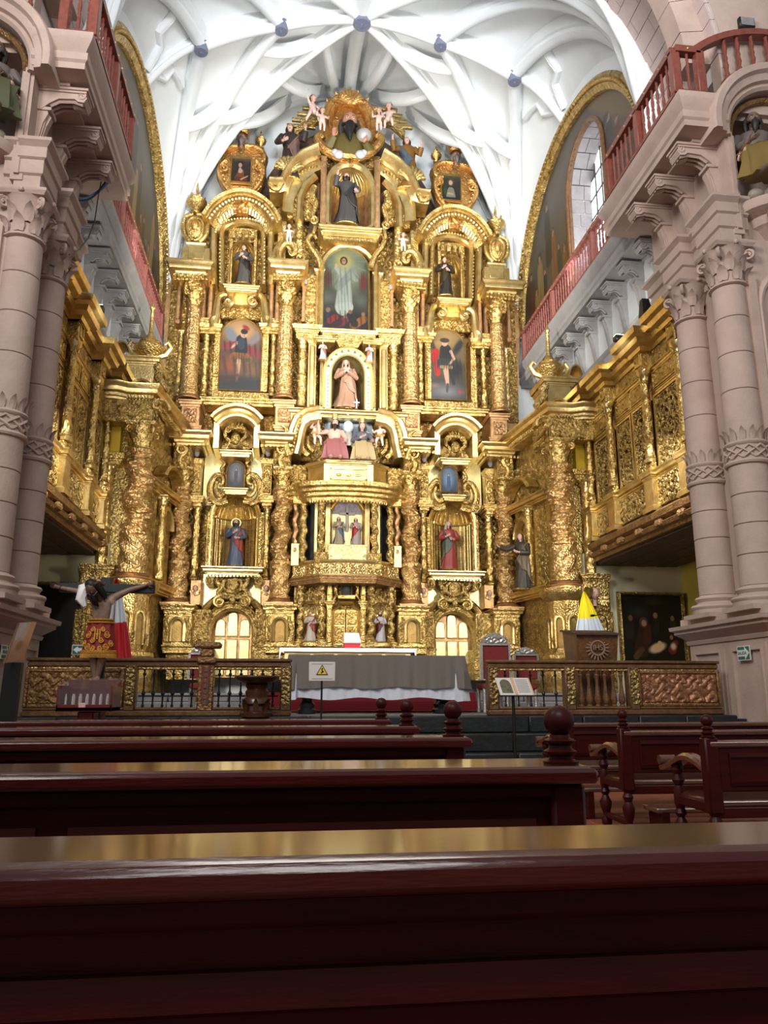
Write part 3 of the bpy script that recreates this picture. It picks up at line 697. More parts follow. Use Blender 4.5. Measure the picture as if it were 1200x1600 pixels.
# ================================================================ gilded tribunes with pierced lattice screens
def lattice(mb, o, U, V, Nn, w, h, k=7.0, seed=0, thr=.52, nu=None, nv=None, depth=.03):
    # openwork vine lattice on the rectangle o + u*U + v*V (U, V unit vectors), pierced cells left out
    o, U, V, Nn = Vector(o), Vector(U), Vector(V), Vector(Nn)
    nu = nu or max(10, int(w/.021)); nv = nv or max(10, int(h/.021))
    keep = {}
    for j in range(nv):
        for i in range(nu):
            u, v = (i+.5)/nu*w, (j+.5)/nv*h; us = abs(u-w/2)
            a = us*k*1.25+1.0*sin(v*k*.9+seed)+.4*sin(v*k*2.3); b = v*k*1.1+1.1*sin(us*k*1.2+seed*2)+.3*sin(us*k*2.7)
            f = min(abs(sin(a)), abs(sin(b)), abs(sin((a+b)*.8+seed)))
            e = min(u, w-u, v, h-v)
            if f < thr*.62 or e < .03: keep[(i, j)] = depth*(1-f/thr*.9)
    for (i, j), d in keep.items():
        c = []
        for du, dv in ((0, 0), (1, 0), (1, 1), (0, 1)):
            hs = [keep.get((i+du-1+a, j+dv-1+b)) for a in (0, 1) for b in (0, 1)]; hs = [x for x in hs if x is not None]
            dd = sum(hs)/4
            c.append(o+U*((i+du)/nu*w)+V*((j+dv)/nv*h)+Nn*dd)
        n0 = len(mb.v); mb.v.extend([tuple(p) for p in c]); mb.f.append((n0, n0+1, n0+2, n0+3)); mb.c.append(mb.col)
        for (di, dj, p, r) in ((-1, 0, 3, 0), (1, 0, 1, 2), (0, -1, 0, 1), (0, 1, 2, 3)):
            if (i+di, j+dj) not in keep:
                n0 = len(mb.v); A, B = c[p], c[r]; mb.v.extend([tuple(B), tuple(A), tuple(A-Nn*(depth+.01)), tuple(B-Nn*(depth+.01))]); mb.f.append((n0, n0+1, n0+2, n0+3)); mb.c.append(mb.col)
def relief(mb, o, U, V, Nn, w, h, amp=.03, k=9.0, seed=0, res=.035, sym=True, frame=.0):
    # solid carved panel: scrolling relief as real height
    o, U, V, Nn = Vector(o), Vector(U), Vector(V), Vector(Nn)
    k *= 1.9; res *= .55; nu, nv = max(6, int(w/res)), max(6, int(h/res)); G = []
    for j in range(nv+1):
        r = []
        for i in range(nu+1):
            u, v = i/nu*w, j/nv*h; us = abs(u-w/2) if sym else u
            a = us*k+1.2*sin(v*k*.8+seed)+.5*sin(v*k*1.9+us*k); b = v*k*.95+1.2*sin(us*k*.9+seed*1.7)
            f = (sin(a)*sin(b)); f = abs(f)**.6*.7+.3*abs(sin(a+b))
            e = min(u, w-u, v, h-v); r.append(tuple(o+U*u+V*v+Nn*(amp*f if e > 1e-6 else 0)))
        G.append(r)
    mb.grid(G)
def spiral_col(mb, c, z0, z1, r, n=14, turns=3, low=.3):    # slim gilt column: ring-banded, twisted flutes below, leafy above
    G = []; nz = max(16, int((z1-z0)/.05)); nz = min(nz, 60)
    for j in range(nz+1):
        t = j/nz; row = []
        for i in range(n):
            a = 2*pi*i/n
            rr = r*(1+.10*sin(5*a+turns*9*t)) if t < low else r*(.92+.10*sin(4*a+20*t)*sin(26*t))
            if abs(t-low) < .02 or t < .02 or t > .98: rr = r*1.18
            row.append((c[0]+rr*cos(a), c[1]+rr*sin(a), z0+(z1-z0)*t))
        G.append(row)
    mb.loft(G)
def urn_finial(mb, c, z0, h, r):
    mb.lathe([(r*.5, 0), (r*.6, h*.04), (r*.3, h*.1), (r*.35, h*.16), (r*.9, h*.3), (r, h*.42), (r*.6, h*.5), (r*.35, h*.55), (r*.5, h*.6), (r*.25, h*.68), (r*.3, h*.74), (r*.12, h*.8), (r*.16, h*.9), (.004, h)], (c[0], c[1], z0), 12)
def tribune(s, nm):
    X = lambda w: CX+w
    root = thing('tribune', 'gilded tribune gallery with pierced lattice screens hanging on the %s side wall' % nm, 'tribune', (CX+s*7, 16, 4.4))
    def put(name, mb, mt=GOLD, par=None, **k):
        mb.v = [(x+.48, 14.6+(y-13.9)*1.195, 1.15+(z-1.15)*1.065) for x, y, z in mb.v]
        return ob_from(name, mb if s > 0 else mb.mirror(), mt, par or root, **k)
    Y0, Y1 = 13.75, 18.5; W0 = 6.02
    colY = [13.85, 15.1, 16.7, 17.95] if False else [13.9, 15.25, 17.0, 18.25]
    # floor beam, soffit boards
    m = MB(); pth = [(X(W0), Y1+.1), (X(W0), Y0)]; m.mould(pth, [(-.1, 4.42), (.0, 4.42), (.02, 4.5), (.1, 4.52), (.14, 4.6), (.06, 4.66), (.16, 4.72), (.18, 4.84), (.1, 4.9), (-.1, 4.9)]); put('floor_beam', m, BROWNG)
    for i in range(8):
        m = MB(); m.bbox(X(W0+.1+i*.3), X(W0+.39+i*.3), Y0, Y1+.1, 4.36+.01*(i % 2), 4.44, .01); put('soffit_board', m, DARKW)
    for k in range(6):
        y = Y0+.35+k*.85; m = MB(); m.lathe([(.05, -.12), (.09, -.06), (.05, 0), (.09, .06), (.05, .12)], (0, 0, 0), 8)
        mm = MB(); mm.merge(m, lambda p: (X(W0-.12)+p[0], y+p[2], 4.6+p[1])); put('beam_knob', mm, BROWNG)
    # parapet: pedestals and pierced panels
    for i, y in enumerate(colY):
        m = MB(); m.bbox(X(W0-.14), X(W0+.3), y-.17, y+.17, 4.9, 5.75, .015); m.mould([(X(W0+.2), y+.17), (X(W0-.14), y+.17), (X(W0-.14), y-.17), (X(W0+.2), y-.17)], cor_prof(5.6, .2, .07)); m.mould([(X(W0+.2), y+.17), (X(W0-.14), y+.17), (X(W0-.14), y-.17), (X(W0+.2), y-.17)], [(0, 4.9), (.05, 4.9), (.05, 5.0), (0, 5.04)])
        pd = put('pedestal', m, GOLDS)
        m = MB(); pr = [(0, 0), (-.15, .03), (-.17, .12), (-.1, .2), (-.04, .3), (0, .34)]
        m.loft([[(X(W0+.05)+a, y-.09, 5.8+b) for a, b in pr], [(X(W0+.05)+a, y+.09, 5.8+b) for a, b in pr]]); put('scroll_foot', m, GOLD, pd)
    for i in range(3):
        a, b = colY[i]+.17, colY[i+1]-.17
        m = MB(); lattice(m, (X(W0), b, 5.0), (0, -1, 0), (0, 0, 1), (-1, 0, 0), b-a, .6, 19, i*1.3, .62); put('parapet_lattice', m, GOLDC)
        m = MB(); m.box(X(W0+.03), X(W0+.3), a, b, 4.9, 5.7); put('parapet_backing', m, DARKW)
        m = MB(); m.mould([(X(W0+.05), b), (X(W0+.05), a)], cor_prof(5.6, .2, .16, .15)); put('parapet_rail', m, GOLDS)
    # screens between columns, small cartouche panels above
    zs, zt = 5.8, 7.5
    m = MB(); m.box(X(W0+.22), X(W0+.5), Y0, Y1+.1, 5.6, 9.0); put('screen_wall', m, GOLDR)
    for i in range(3):
        a, b = colY[i]+.12, colY[i+1]-.12; sp = [(a, b)] if i != 1 else [(a, (a+b)/2-.03), ((a+b)/2+.03, b)]
        for j, (c, d) in enumerate(sp):
            m = MB(); lattice(m, (X(W0+.12), d-.04, zs+.06), (0, -1, 0), (0, 0, 1), (-1, 0, 0), d-c-.08, zt-zs-.12, 16, i+j*.7, .56, depth=.05); sc = put('screen_lattice', m, GOLDC)
            m = MB(); m.box(X(W0+.17), X(W0+.24), c, d, zs, zt); put('screen_backing', m, DARKW, sc)
            m = MB(); wall_panel(m, 1, W0+.2, c, d, zs, zt, .05, .12); put('screen_frame', m, GOLDS, sc)
            m = MB(); m.box(X(W0+.12), X(W0+.24), c, d, zt+.1, 8.05); relief(m, (X(W0+.11), d-.08, zt+.18), (0, -1, 0), (0, 0, 1), (-1, 0, 0), d-c-.16, .4, .04, 14, i+j, .03); wall_panel(m, 1, W0+.12, c+.03, d-.03, zt+.12, 8.03, .04, .05); put('cartouche_panel', m, GOLD)
        m = MB(); m.mould([(X(W0+.2), b+.02), (X(W0+.2), a-.02)], cor_prof(zt, .1, .12, .05)); put('middle_rail', m, GOLDS)
        m = MB(); m.mould([(X(W0+.2), b+.02), (X(W0+.2), a-.02)], cor_prof(8.02, .14, .14, .05)); put('middle_rail', m, GOLDS)
    for i, y in enumerate(colY):
        m = MB(); spiral_col(m, (X(W0-.02), y), 6.12, 7.85, .095, 12, 3); co = put('column', m, GOLD)
        m = MB(); m.lathe([(.13, -.12), (.14, -.06), (.1, 0)], (X(W0-.02), y, 6.12), 10); put('column_base', m, GOLDS, co); m = MB(); m.lathe([(.09, 0), (.11, .03), (.1, .06), (.12, .16), (.17, .24), (.17, .28)], (X(W0-.02), y, 7.83), 10)
        for k in range(8): leaf(m, (X(W0-.02)+.1*cos(k*pi/4), y+.1*sin(k*pi/4), 7.87), (cos(k*pi/4), sin(k*pi/4), 0), (0, 0, 1), .18, .045, .8, 3, .008)
        put('capital', m, GOLDS, co)
        m = MB(); m.bbox(X(W0-.15), X(W0+.3), y-.15, y+.15, 8.1, 8.55, .015); wall_panel(m, 1, W0-.15, y-.11, y+.11, 8.2, 8.5, .03, .03); put('entablature_block', m, GOLD)
    # main cornice, breaking forward above each column, with a carved band under it
    m = MB(); relief(m, (X(W0+.1), Y1+.1, 8.12), (0, -1, 0), (0, 0, 1), (-1, 0, 0), Y1+.1-Y0, .38, .05, 8, 2, .05, False); put('carved_frieze', m, GOLDC)
    path = [(X(W0+.1), Y1+.1)]
    for y in reversed(colY): path += [(X(W0+.1), y+.2), (X(W0-.16), y+.2), (X(W0-.16), y-.2), (X(W0+.1), y-.2)]
    path.append((X(W0+.1), Y0-.3))
    m = MB(); m.mould(path, [(-.4, 8.5), (.05, 8.5), (.08, 8.58), (.2, 8.62), (.24, 8.72), (.34, 8.76), (.36, 8.9), (.3, 8.94), (-.4, 8.96)]); put('cornice', m, GOLDS)
    m = MB()
    for k in range(24):
        y = Y0+.1+k*.2; leaf(m, (X(W0+.02), y, 8.62), (-1, 0, 0), (-.6, 0, .5), .26, .07, .6, 3, .01)
    l = put('cornice_leaves', m, GOLDC); l['kind'] = 'stuff'
    return root
TRIB = {}
for s, nm in SIDES: TRIB[s] = tribune(s, nm)
# ================================================================ figures
SKIN = (.62, .40, .31); PALE = (.74, .55, .48); HAIR = (.045, .028, .02); GREY = (.35, .33, .31)
def rotm(yaw=0, pitch=0, roll=0):
    from mathutils import Euler
    return Euler((pitch, roll, yaw)).to_matrix()
def head_mb(skin=SKIN, hair=HAIR, beard=None, longhair=False, veil=None):
    # head of height 1, chin at z=0, face towards -y. returns (face MB, hair MB)
    f = MB(); f.col = skin; R = []
    for j in range(13):
        t = -pi/2+pi*j/12; k = max(cos(t), .02); z = .5+.5*sin(t); low = max(0, .5-z)
        R.append([((.36-.16*low*1.6)*k*cos(2*pi*i/16), (.43-.10*low)*k*sin(2*pi*i/16)-.06*low*2, z) for i in range(16)])
    f.loft(R)
    f.loft([[(-.02, -.42, .56), (.02, -.42, .56), (.0, -.40, .60)], [(-.05, -.50, .40), (.05, -.50, .40), (0, -.44, .46)], [(-.07, -.40, .37), (.07, -.40, .37), (0, -.44, .36)]])
    for sx in (-1, 1):
        f.col = skin; f.ball((sx*.14, -.385, .585), .10, .05, .03, 7, 4); f.ball((sx*.36, .02, .47), .04, .09, .13, 7, 5)
        f.col = (.75, .72, .68); f.ball((sx*.14, -.385, .51), .065, .04, .035, 7, 4)
        f.col = (.03, .02, .015); f.ball((sx*.14, -.415, .51), .024, .022, .026, 6, 4); f.ball((sx*.14, -.405, .615), .085, .03, .009, 6, 3)
    f.col = (.42, .14, .12); f.ball((0, -.40, .245), .10, .05, .022, 7, 3); f.ball((0, -.40, .215), .08, .05, .02, 7, 3)
    f.col = skin; f.lathe([(.17, -.45), (.16, -.1), (.2, .15)], (0, .05, 0), 10)
    h = MB(); h.col = hair
    R = []
    for j in range(11):
        t = -.35+(pi/2+.35)*j/10; k = max(cos(t), .02)
        R.append([((.40+.02*cos(9*a+j))*k*cos(a), .15+(.40+.02*cos(7*a-j))*k*sin(a), .57+.48*sin(t)) for a in [2*pi*i/18 for i in range(18)]])
    h.loft(R)
    if longhair:
        for sx in (-1, 1):
            h.tube([(sx*.33, .02, .6), (sx*.40, .02, .3), (sx*.40, -.02, .0), (sx*.36, -.06, -.35)], [.14, .15, .13, .06], 7)
        h.tube([(0, .35, .6), (0, .42, .1), (0, .40, -.5)], [.3, .3, .18], 8)
    if beard:
        h.col = beard; h.tube([(0, -.33, .28), (0, -.42, .08), (0, -.44, -.2), (0, -.40, -.48)], [.19, .2, .15, .03], 9)
        for sx in (-1, 1): h.tube([(sx*.05, -.45, .31), (sx*.2, -.38, .24), (sx*.32, -.15, .3)], [.035, .06, .08], 6)
    if veil:
        h.col = veil; R = []
        for j in range(12):
            t = j/11; z = 1.06-1.7*t; w = .30+.22*sin(min(1, t*2.2)*pi/2)+.25*max(0, t-.4)
            R.append([(w*1.05*cos(a)*(1.0 if t > .02 else .3), .12+(w*.95)*sin(a)*(1 if t > .02 else .3), z+.03*cos(a*6)) for a in [(-.30+1.6*i/14)*pi for i in range(15)]])
        h.grid(R)
    return f, h
def place(mb, src, loc, sc, M=None):
    loc = Vector(loc); M = M or rotm()
    mb.merge(src, lambda p: tuple(loc + M @ (Vector(p)*sc)))
def hand(mb, wrist, d, n, size, curl=.5, skin=SKIN):       # palm, four bent fingers of unequal length, thumb off the side
    d, n = Vector(d).normalized(), Vector(n); n = (n-d*n.dot(d)).normalized(); sd = d.cross(n); w = Vector(wrist); mb.col = skin
    R = []
    for t, a, b in ((0, .16, .10), (.25, .2, .11), (.5, .23, .1), (.56, .2, .08)):
        c = w+d*size*t; R.append([tuple(c+(sd*cos(q_)*a+n*sin(q_)*b)*size) for q_ in [2*pi*i/8 for i in range(8)]])
    mb.loft(R)
    for k, L in ((-1.5, .40), (-.5, .47), (.5, .5), (1.5, .45)):
        p = w+d*size*.52+sd*size*.115*k; a = curl*.5; pts = [p]
        for i in range(3):
            a += curl*.55; p = p+(d*cos(a)+n*sin(a))*size*L/3; pts.append(p)
        mb.tube(pts, [size*.058, size*.055, size*.05, size*.035], 5)
    p = w+d*size*.16+sd*size*.17; mb.tube([p, p+(sd*.75+d*.6+n*.25)*size*.2, p+(sd*.75+d*1.25+n*.55)*size*.32], [size*.07, size*.06, size*.04], 5)
ROBE = [(0, .165, .125), (.03, .17, .13), (.12, .15, .115), (.28, .132, .10), (.42, .125, .10), (.52, .122, .098), (.60, .105, .085), (.68, .115, .09), (.76, .135, .092), (.80, .132, .085), (.825, .095, .07), (.85, .048, .048)]
def rob(t):
    for i in range(len(ROBE)-1):
        if t <= ROBE[i+1][0]:
            u = (t-ROBE[i][0])/(ROBE[i+1][0]-ROBE[i][0]); return (ROBE[i][1]+(ROBE[i+1][1]-ROBE[i][1])*u, ROBE[i][2]+(ROBE[i+1][2]-ROBE[i][2])*u)
    return ROBE[-1][1:]
def saint(name, label, cat, base, H, robe, mantle, skin=PALE, hair=HAIR, beard=None, longhair=True, veil=None, arms=None, yaw=0, flare=1.0, mside=1, group=None, look=(0, 0, 0), gilt=None, halo=False, crown=False, cord=None, matr=None):
    root = thing(name, label, cat, base, group); B = Vector(base); MR = rotm(yaw); matr = matr or PAINT
    W = lambda p: tuple(B+MR @ (Vector(p)*H))
    sway = lambda t: .022*sin(t*pi*1.2)
    ph = rnd.uniform(0, 6)
    def ringpt(a, t, k=1.0, amp=1.0):
        rx, ry = rob(t); f = 1+amp*(.10*(1-t)**.8)*(.6*cos(7*a+3*t+ph)+.4*cos(12*a-6*t+ph*2)); fl = 1+(flare-1)*(1-t)
        return (rx*k*f*fl*cos(a)+sway(t), ry*k*f*fl*sin(a), t)
    m = MB(); m.col = robe
    m.loft([[W(ringpt(2*pi*i/36, t)) for i in range(36)] for t in [0, .01, .04, .08, .14, .2, .27, .34, .41, .48, .54, .6, .66, .72, .77, .8, .825, .85]])
    arms = arms or [((-.125, 0, .79), (-.19, -.03, .63), (-.07, -.14, .66)), ((.125, 0, .79), (.19, -.03, .62), (.06, -.15, .60))]
    for A in arms:
        mid = [tuple(Vector(A[0]).lerp(Vector(A[1]), .5)), A[1], tuple(Vector(A[1]).lerp(Vector(A[2]), .6))]
        m.tube([W(A[0]), W(mid[0]), W(A[1]), W(mid[2]), W(tuple(Vector(A[1]).lerp(Vector(A[2]), .85)))], [.052*H, .05*H, .046*H, .05*H, .046*H], 10)
    ob_from('robe', m, matr, root, colors=True)
    m = MB()
    hm, hh = head_mb(skin, hair, beard, longhair and not veil, veil); hz = .868; hd = H/7.4; HM = MR @ rotm(*look)
    place(m, hm, W((sway(.9), -.012, hz)), hd, HM)
    ob_from('head', m, matr, root, colors=True)
    for A in arms:
        m = MB(); e, w = Vector(A[1]), Vector(A[2]); d = MR @ (w-e); m.col = skin
        m.tube([W(tuple(e.lerp(w, .7))), W(A[2])], [.026*H, .02*H], 8)
        hand(m, W(A[2]), d+Vector((0, -.02, .02)), MR @ Vector((-A[2][0]*2, .2, .3)), H*.105, .45, skin); ob_from('hand', m, matr, root, colors=True)
    m = MB(); place(m, hh, W((sway(.9), -.012, hz)), hd, HM); ob_from('hair' if not veil else 'veil', m, matr, root, colors=True)
    if mantle:
        m = MB(); m.col = mantle; G = []
        for i in range(31):
            u = i/30; a = pi*(-.62+1.55*u) if mside > 0 else pi*(1.62-1.55*u)
            top = .80 if u > .3 else .80-.30*(.3-u)/.3; bot = .10+.42*max(0, (.45-u)/.45)+.03*cos(u*22); r = []
            for k in range(15):
                t = bot+(top-bot)*k/14; r.append(W(ringpt(a, t, 1.15+.03*cos(a*9+k*.55), 1.6)))
            G.append(r)
        m.grid(G); m.tube([g[0] for g in G], .012*H, 5); m.tube([g[-1] for g in G], .016*H, 5)
        ob_from('mantle', m, matr, root, colors=True)
    if halo:
        m = MB(); c = W((sway(.9), .05, .94)); m.arcmould(c[0], c[2], .09*H, .09*H, 0, 2*pi, [(0, c[1]), (0, c[1]+.01), (.015*H, c[1]+.01), (.015*H, c[1])], 20); ob_from('halo', m, GOLDS, root)
    if crown:
        m = MB(); c = W((sway(.9), 0, .985)); m.lathe([(.045*H, 0), (.05*H, .01*H), (.048*H, .02*H), (.06*H, .05*H)], c, 12); ob_from('crown', m, GOLDS, root)
    m = MB(); b = W((0, 0, 0)); m.lathe([(.2*H, -.03*H), (.21*H, -.02*H), (.19*H, 0)], b, 16, sy=.7); ob_from('base', m, GOLD, root)
    return root
def skin_body(name, verts, edges, radii, matr, root, loc, sc, M=None, rootv=0, sub=2):
    M = M or rotm(); me = bpy.data.meshes.new(name)
    org = Vector(ORIG[root.name]); loc = Vector(loc)-org
    me.from_pydata([tuple(loc+M @ (Vector(v)*sc)) for v in verts], edges, []); me.materials.append(matr)
    o = bpy.data.objects.new(name, me); COL.objects.link(o); o.parent = root; ORIG[o.name] = tuple(org)
    sk = o.modifiers.new('skin', 'SKIN'); sk.use_smooth_shade = True; sk.branch_smoothing = .4
    for i, d in enumerate(me.skin_vertices[0].data):
        r = radii[i]*sc; d.radius = (r, r) if not isinstance(radii[i], tuple) else (radii[i][0]*sc, radii[i][1]*sc); d.use_root = (i == rootv)
    s_ = o.modifiers.new('sub', 'SUBSURF'); s_.levels = sub; s_.render_levels = sub
    return o
FLESH = mat('painted flesh', PALE, .5, 0, (.66, .44, .37), 14)
FLESHD = mat('dark painted flesh', (.30, .19, .13), .5, 0, (.17, .10, .07), 12)
def cherub(label, base, H, yaw=0, pose='sit', roll=0, wings=False, group=None, cloth=None, hair=(.08, .05, .03)):
    root = thing('cherub_statue', label, 'statue', base, group); M = rotm(yaw, 0, roll)
    V = {'pel': (0, 0, .40), 'bel': (0, -.02, .50), 'che': (0, 0, .62), 'nek': (0, 0, .70), 'hl': (-.07, -.01, .38), 'kl': (-.10, -.14, .24), 'fl': (-.10, -.12, .03), 'tl': (-.10, -.19, .0),
         'hr': (.07, -.01, .38), 'kr': (.12, -.15, .27), 'fr': (.15, -.12, .06), 'tr': (.15, -.19, .03), 'sl': (-.12, 0, .655), 'el': (-.23, -.06, .57), 'wl': (-.22, -.17, .66), 'sr': (.12, 0, .655), 'er': (.22, -.05, .55), 'wr': (.20, -.17, .50)}
    if pose == 'fly': V.update({'kl': (-.14, -.08, .22), 'fl': (-.20, .04, .05), 'tl': (-.2, -.02, .0), 'el': (-.22, -.08, .72), 'wl': (-.26, -.14, .86)})
    if pose == 'stand': V.update({'kl': (-.07, -.03, .2), 'fl': (-.07, 0, .03), 'tl': (-.07, -.09, .01), 'kr': (.08, -.04, .2), 'fr': (.08, 0, .03), 'tr': (.08, -.09, .01)})
    ks = list(V); E = [('pel', 'bel'), ('bel', 'che'), ('che', 'nek'), ('pel', 'hl'), ('hl', 'kl'), ('kl', 'fl'), ('fl', 'tl'), ('pel', 'hr'), ('hr', 'kr'), ('kr', 'fr'), ('fr', 'tr'), ('che', 'sl'), ('sl', 'el'), ('el', 'wl'), ('che', 'sr'), ('sr', 'er'), ('er', 'wr')]
    RR = {'pel': .10, 'bel': .105, 'che': .10, 'nek': .05, 'hl': .075, 'kl': .055, 'fl': .035, 'tl': .03, 'hr': .075, 'kr': .055, 'fr': .035, 'tr': .03, 'sl': .05, 'el': .04, 'wl': .03, 'sr': .05, 'er': .04, 'wr': .03}
    skin_body('body', [V[k] for k in ks], [(ks.index(a), ks.index(b)) for a, b in E], [RR[k] for k in ks], FLESH, root, base, H, M, 0, 1)
    B = Vector(base); m = MB(); hm, hh = head_mb(PALE, hair, None, False); place(m, hm, B+M @ (Vector((0, -.02, .72))*H), H*.25, M @ rotm(.15, .1, 0))
    ob_from('face', m, PAINT, root, colors=True)
    for sd in ('l', 'r'):
        m = MB(); w, e = Vector(V['w'+sd]), Vector(V['e'+sd]); hand(m, B+M @ (w*H), M @ (w-e), M @ Vector((0, -.3, .2)), H*.10, .4, PALE); ob_from('hand', m, PAINT, root, colors=True)
    m = MB(); place(m, hh, B+M @ (Vector((0, -.02, .72))*H), H*.25, M @ rotm(.15, .1, 0)); ob_from('hair', m, PAINT, root, colors=True)
    if cloth:
        m = MB(); m.col = cloth; m.tube([B+M @ (Vector(p)*H) for p in ((-.14, -.03, .44), (0, -.14, .42), (.14, -.02, .45), (0.05, .1, .45), (-.14, -.03, .44))], [.05*H]*5, 7); ob_from('sash', m, PAINT, root, colors=True)
    if wings:
        for sx in (-1, 1):
            m = MB()
            for k in range(5): leaf(m, B+M @ (Vector((sx*.05, .09, .62))*H), M @ Vector((0, -1, 0)), M @ Vector((sx*(1-.1*k), .1, .75-.3*k)), H*(.36-.03*k), H*.05, .15, 4, .004)
            ob_from('wing', m, GOLDS, root)
    return root
def cherub_head(mb, c, h):                                  # winged head carved on a bracket
    hm, hh = head_mb(PALE, (.20, .10, .04)); place(mb, hm, (c[0], c[1], c[2]-h*.5), h); place(mb, hh, (c[0], c[1], c[2]-h*.5), h)

# ================================================================ oil paintings: colour laid on a fine grid of the canvas
class Paint:
    def __init__(s, nu, nv, asp, c0, c1):
        s.nu, s.nv, s.asp = nu, nv, asp
        u, v = np.meshgrid((np.arange(nu)+.5)/nu, (np.arange(nv)+.5)/nv); s.u = u*asp; s.v = v
        r = np.random.RandomState(nu*7+nv); s.im = np.array(c0)[None, None]*(1-v[..., None])+np.array(c1)[None, None]*v[..., None]
        n = sum(r.rand()*np.sin(u*asp*(3+4*k)+r.rand()*6+2*np.sin(v*(3+3*k)+r.rand()*6))*np.sin(v*(4+4*k)+r.rand()*6) for k in range(5))/3
        s.im = s.im*(1+.35*n[..., None])
    def mix(s, a, c): a = np.clip(a, 0, 1)[..., None]; s.im = s.im*(1-a)+np.array(c)[None, None]*a; return s
    def ell(s, x, y, rx, ry, c, soft=.25, a=1, rot=0):
        x *= s.asp; dx, dy = s.u-x, s.v-y; X = dx*cos(rot)+dy*sin(rot); Y = -dx*sin(rot)+dy*cos(rot)
        d = np.sqrt((X/rx)**2+(Y/ry)**2); return s.mix((1-d)/soft*a if soft < .99 else np.clip(1-d, 0, 1)**1.3*a, c)
    def cap(s, x0, y0, x1, y1, r0, r1, c, a=1):
        x0 *= s.asp; x1 *= s.asp; dx, dy = x1-x0, y1-y0; t = np.clip(((s.u-x0)*dx+(s.v-y0)*dy)/(dx*dx+dy*dy+1e-9), 0, 1)
        d = np.hypot(s.u-x0-t*dx, s.v-y0-t*dy); r = r0+(r1-r0)*t; return s.mix((r-d)/.012*a, c)
    def folds(s, x, y, rx, ry, c, n=5, a=.5):
        x *= s.asp; d = np.sqrt(((s.u-x)/rx)**2+((s.v-y)/ry)**2); return s.mix(np.where(d < 1, np.clip(np.sin((s.u-x)/rx*n*3+(s.v-y)*9), 0, 1)*a*(1-d)**.3, 0), c)
    def person(s, x, y, h, robe, skin=(.55, .36, .26), hair=(.05, .03, .02), mantle=None, lean=0):
        s.cap(x, y, x+lean*.6, y+h*.72, h*.15, h*.11, robe); s.cap(x-.0, y+h*.5, x+lean*.8, y+h*.76, h*.13, h*.12, robe)
        if mantle: s.cap(x-h*.08, y+h*.1, x+h*.06+lean*.5, y+h*.7, h*.08, h*.09, mantle)
        s.folds(x, y+h*.35, h*.16, h*.4, tuple(k*.5 for k in robe))
        s.ell(x+lean, y+h*.93, h*.075, h*.095, hair); s.ell(x+lean, y+h*.905, h*.055, h*.075, skin); return s
    def canvas(s, P00, P10, P01, name, root, matr=None, keep=None, yoff=0):
        P00, P10, P01 = map(Vector, (P00, P10, P01)); U, V = P10-P00, P01-P00; m = MB(); n = s.nu+1
        m.v = [tuple(P00+U*(i/s.nu)+V*(j/s.nv)) for j in range(s.nv+1) for i in range(n)]
        for j in range(s.nv):
            for i in range(s.nu):
                if keep is None or keep((i+.5)/s.nu, (j+.5)/s.nv):
                    a = j*n+i; m.f.append((a, a+1, a+n+1, a+n)); m.c.append(tuple(np.clip(s.im[j, i], 0, 1)))
        return ob_from(name, m, matr or CANVAS, root, colors=True)
def archkeep(asp, spring):                                   # round-headed canvas: asp = w/h, spring = v of the springing
    rv = 1-spring
    return lambda u, v: v <= spring or ((u-.5)/.5)**2+((v-spring)/rv)**2 < 1
# ================================================================ the great altarpiece
AL = thing('altarpiece', 'towering gilded baroque altarpiece filling the whole end wall', 'altarpiece', (CX, 23.5, 1.16))
def ap(name, mb, mt=GOLD, par=None, **k): return ob_from(name, mb, mt, par or AL, **k)
def ab(name, mb, mt=GOLD, **k): return both(name, mb, mt, AL, **k)
def bx(m, x0, y0, x1, y1, Yf, Yb, b=.015):
    xm, ym = (x0+x1)/2, (y0+y1)/2; return m.bbox(q(x0, ym, Yf)[0], q(x1, ym, Yf)[0], Yf, Yb, q(xm, y1, Yf)[1], q(xm, y0, Yf)[1], b)
def corn(m, x0, x1, y0, y1, Yf, Yb, d=.25, prof=None):       # cornice running round a block: pixel extents are of the outer edge
    ym, xm = (y0+y1)/2, (x0+x1)/2; X0, X1 = q(x0, ym, Yf)[0]+d, q(x1, ym, Yf)[0]-d; z0, z1 = q(xm, y1, Yf)[1], q(xm, y0, Yf)[1]
    m.mould([(X0, Yb), (X0, Yf+d), (X1, Yf+d), (X1, Yb)], prof or cor_prof(z0, z1-z0, d, .1)); m.box(X0-.05, X1+.05, Yf+d-.05, Yb, z0+.005, z1-.005); return m
def dent(m, x0, x1, y, Yf, n, w=.08, h=.08, d=.08):
    for i in range(n):
        x = q(x0+(x1-x0)*(i+.5)/n, y, Yf); m.box(x[0]-w/2, x[0]+w/2, Yf, Yf+d, x[1]-h/2, x[1]+h/2)
def rel(m, x0, y0, x1, y1, Y, amp=.05, k=9, seed=0, res=.04, sym=True):
    xm, ym = (x0+x1)/2, (y0+y1)/2; X0, X1 = q(x0, ym, Y)[0], q(x1, ym, Y)[0]; Z0, Z1 = q(xm, y1, Y)[1], q(xm, y0, Y)[1]
    relief(m, (X0, Y, Z0), (1, 0, 0), (0, 0, 1), (0, -1, 0), X1-X0, Z1-Z0, amp, k, seed, res, sym)
def px(pts, Y): return [q(x, y, Y) for x, y in pts]
def arcm(m, cx, cy, rx, ry, a0, a1, Y, prof, n=18):
    X, Z = q(cx, cy, Y); sx, sz = scl(cx, cy, Y); m.arcmould(X, Z, rx*sx, ry*sz, radians(a0), radians(a1), prof, n)
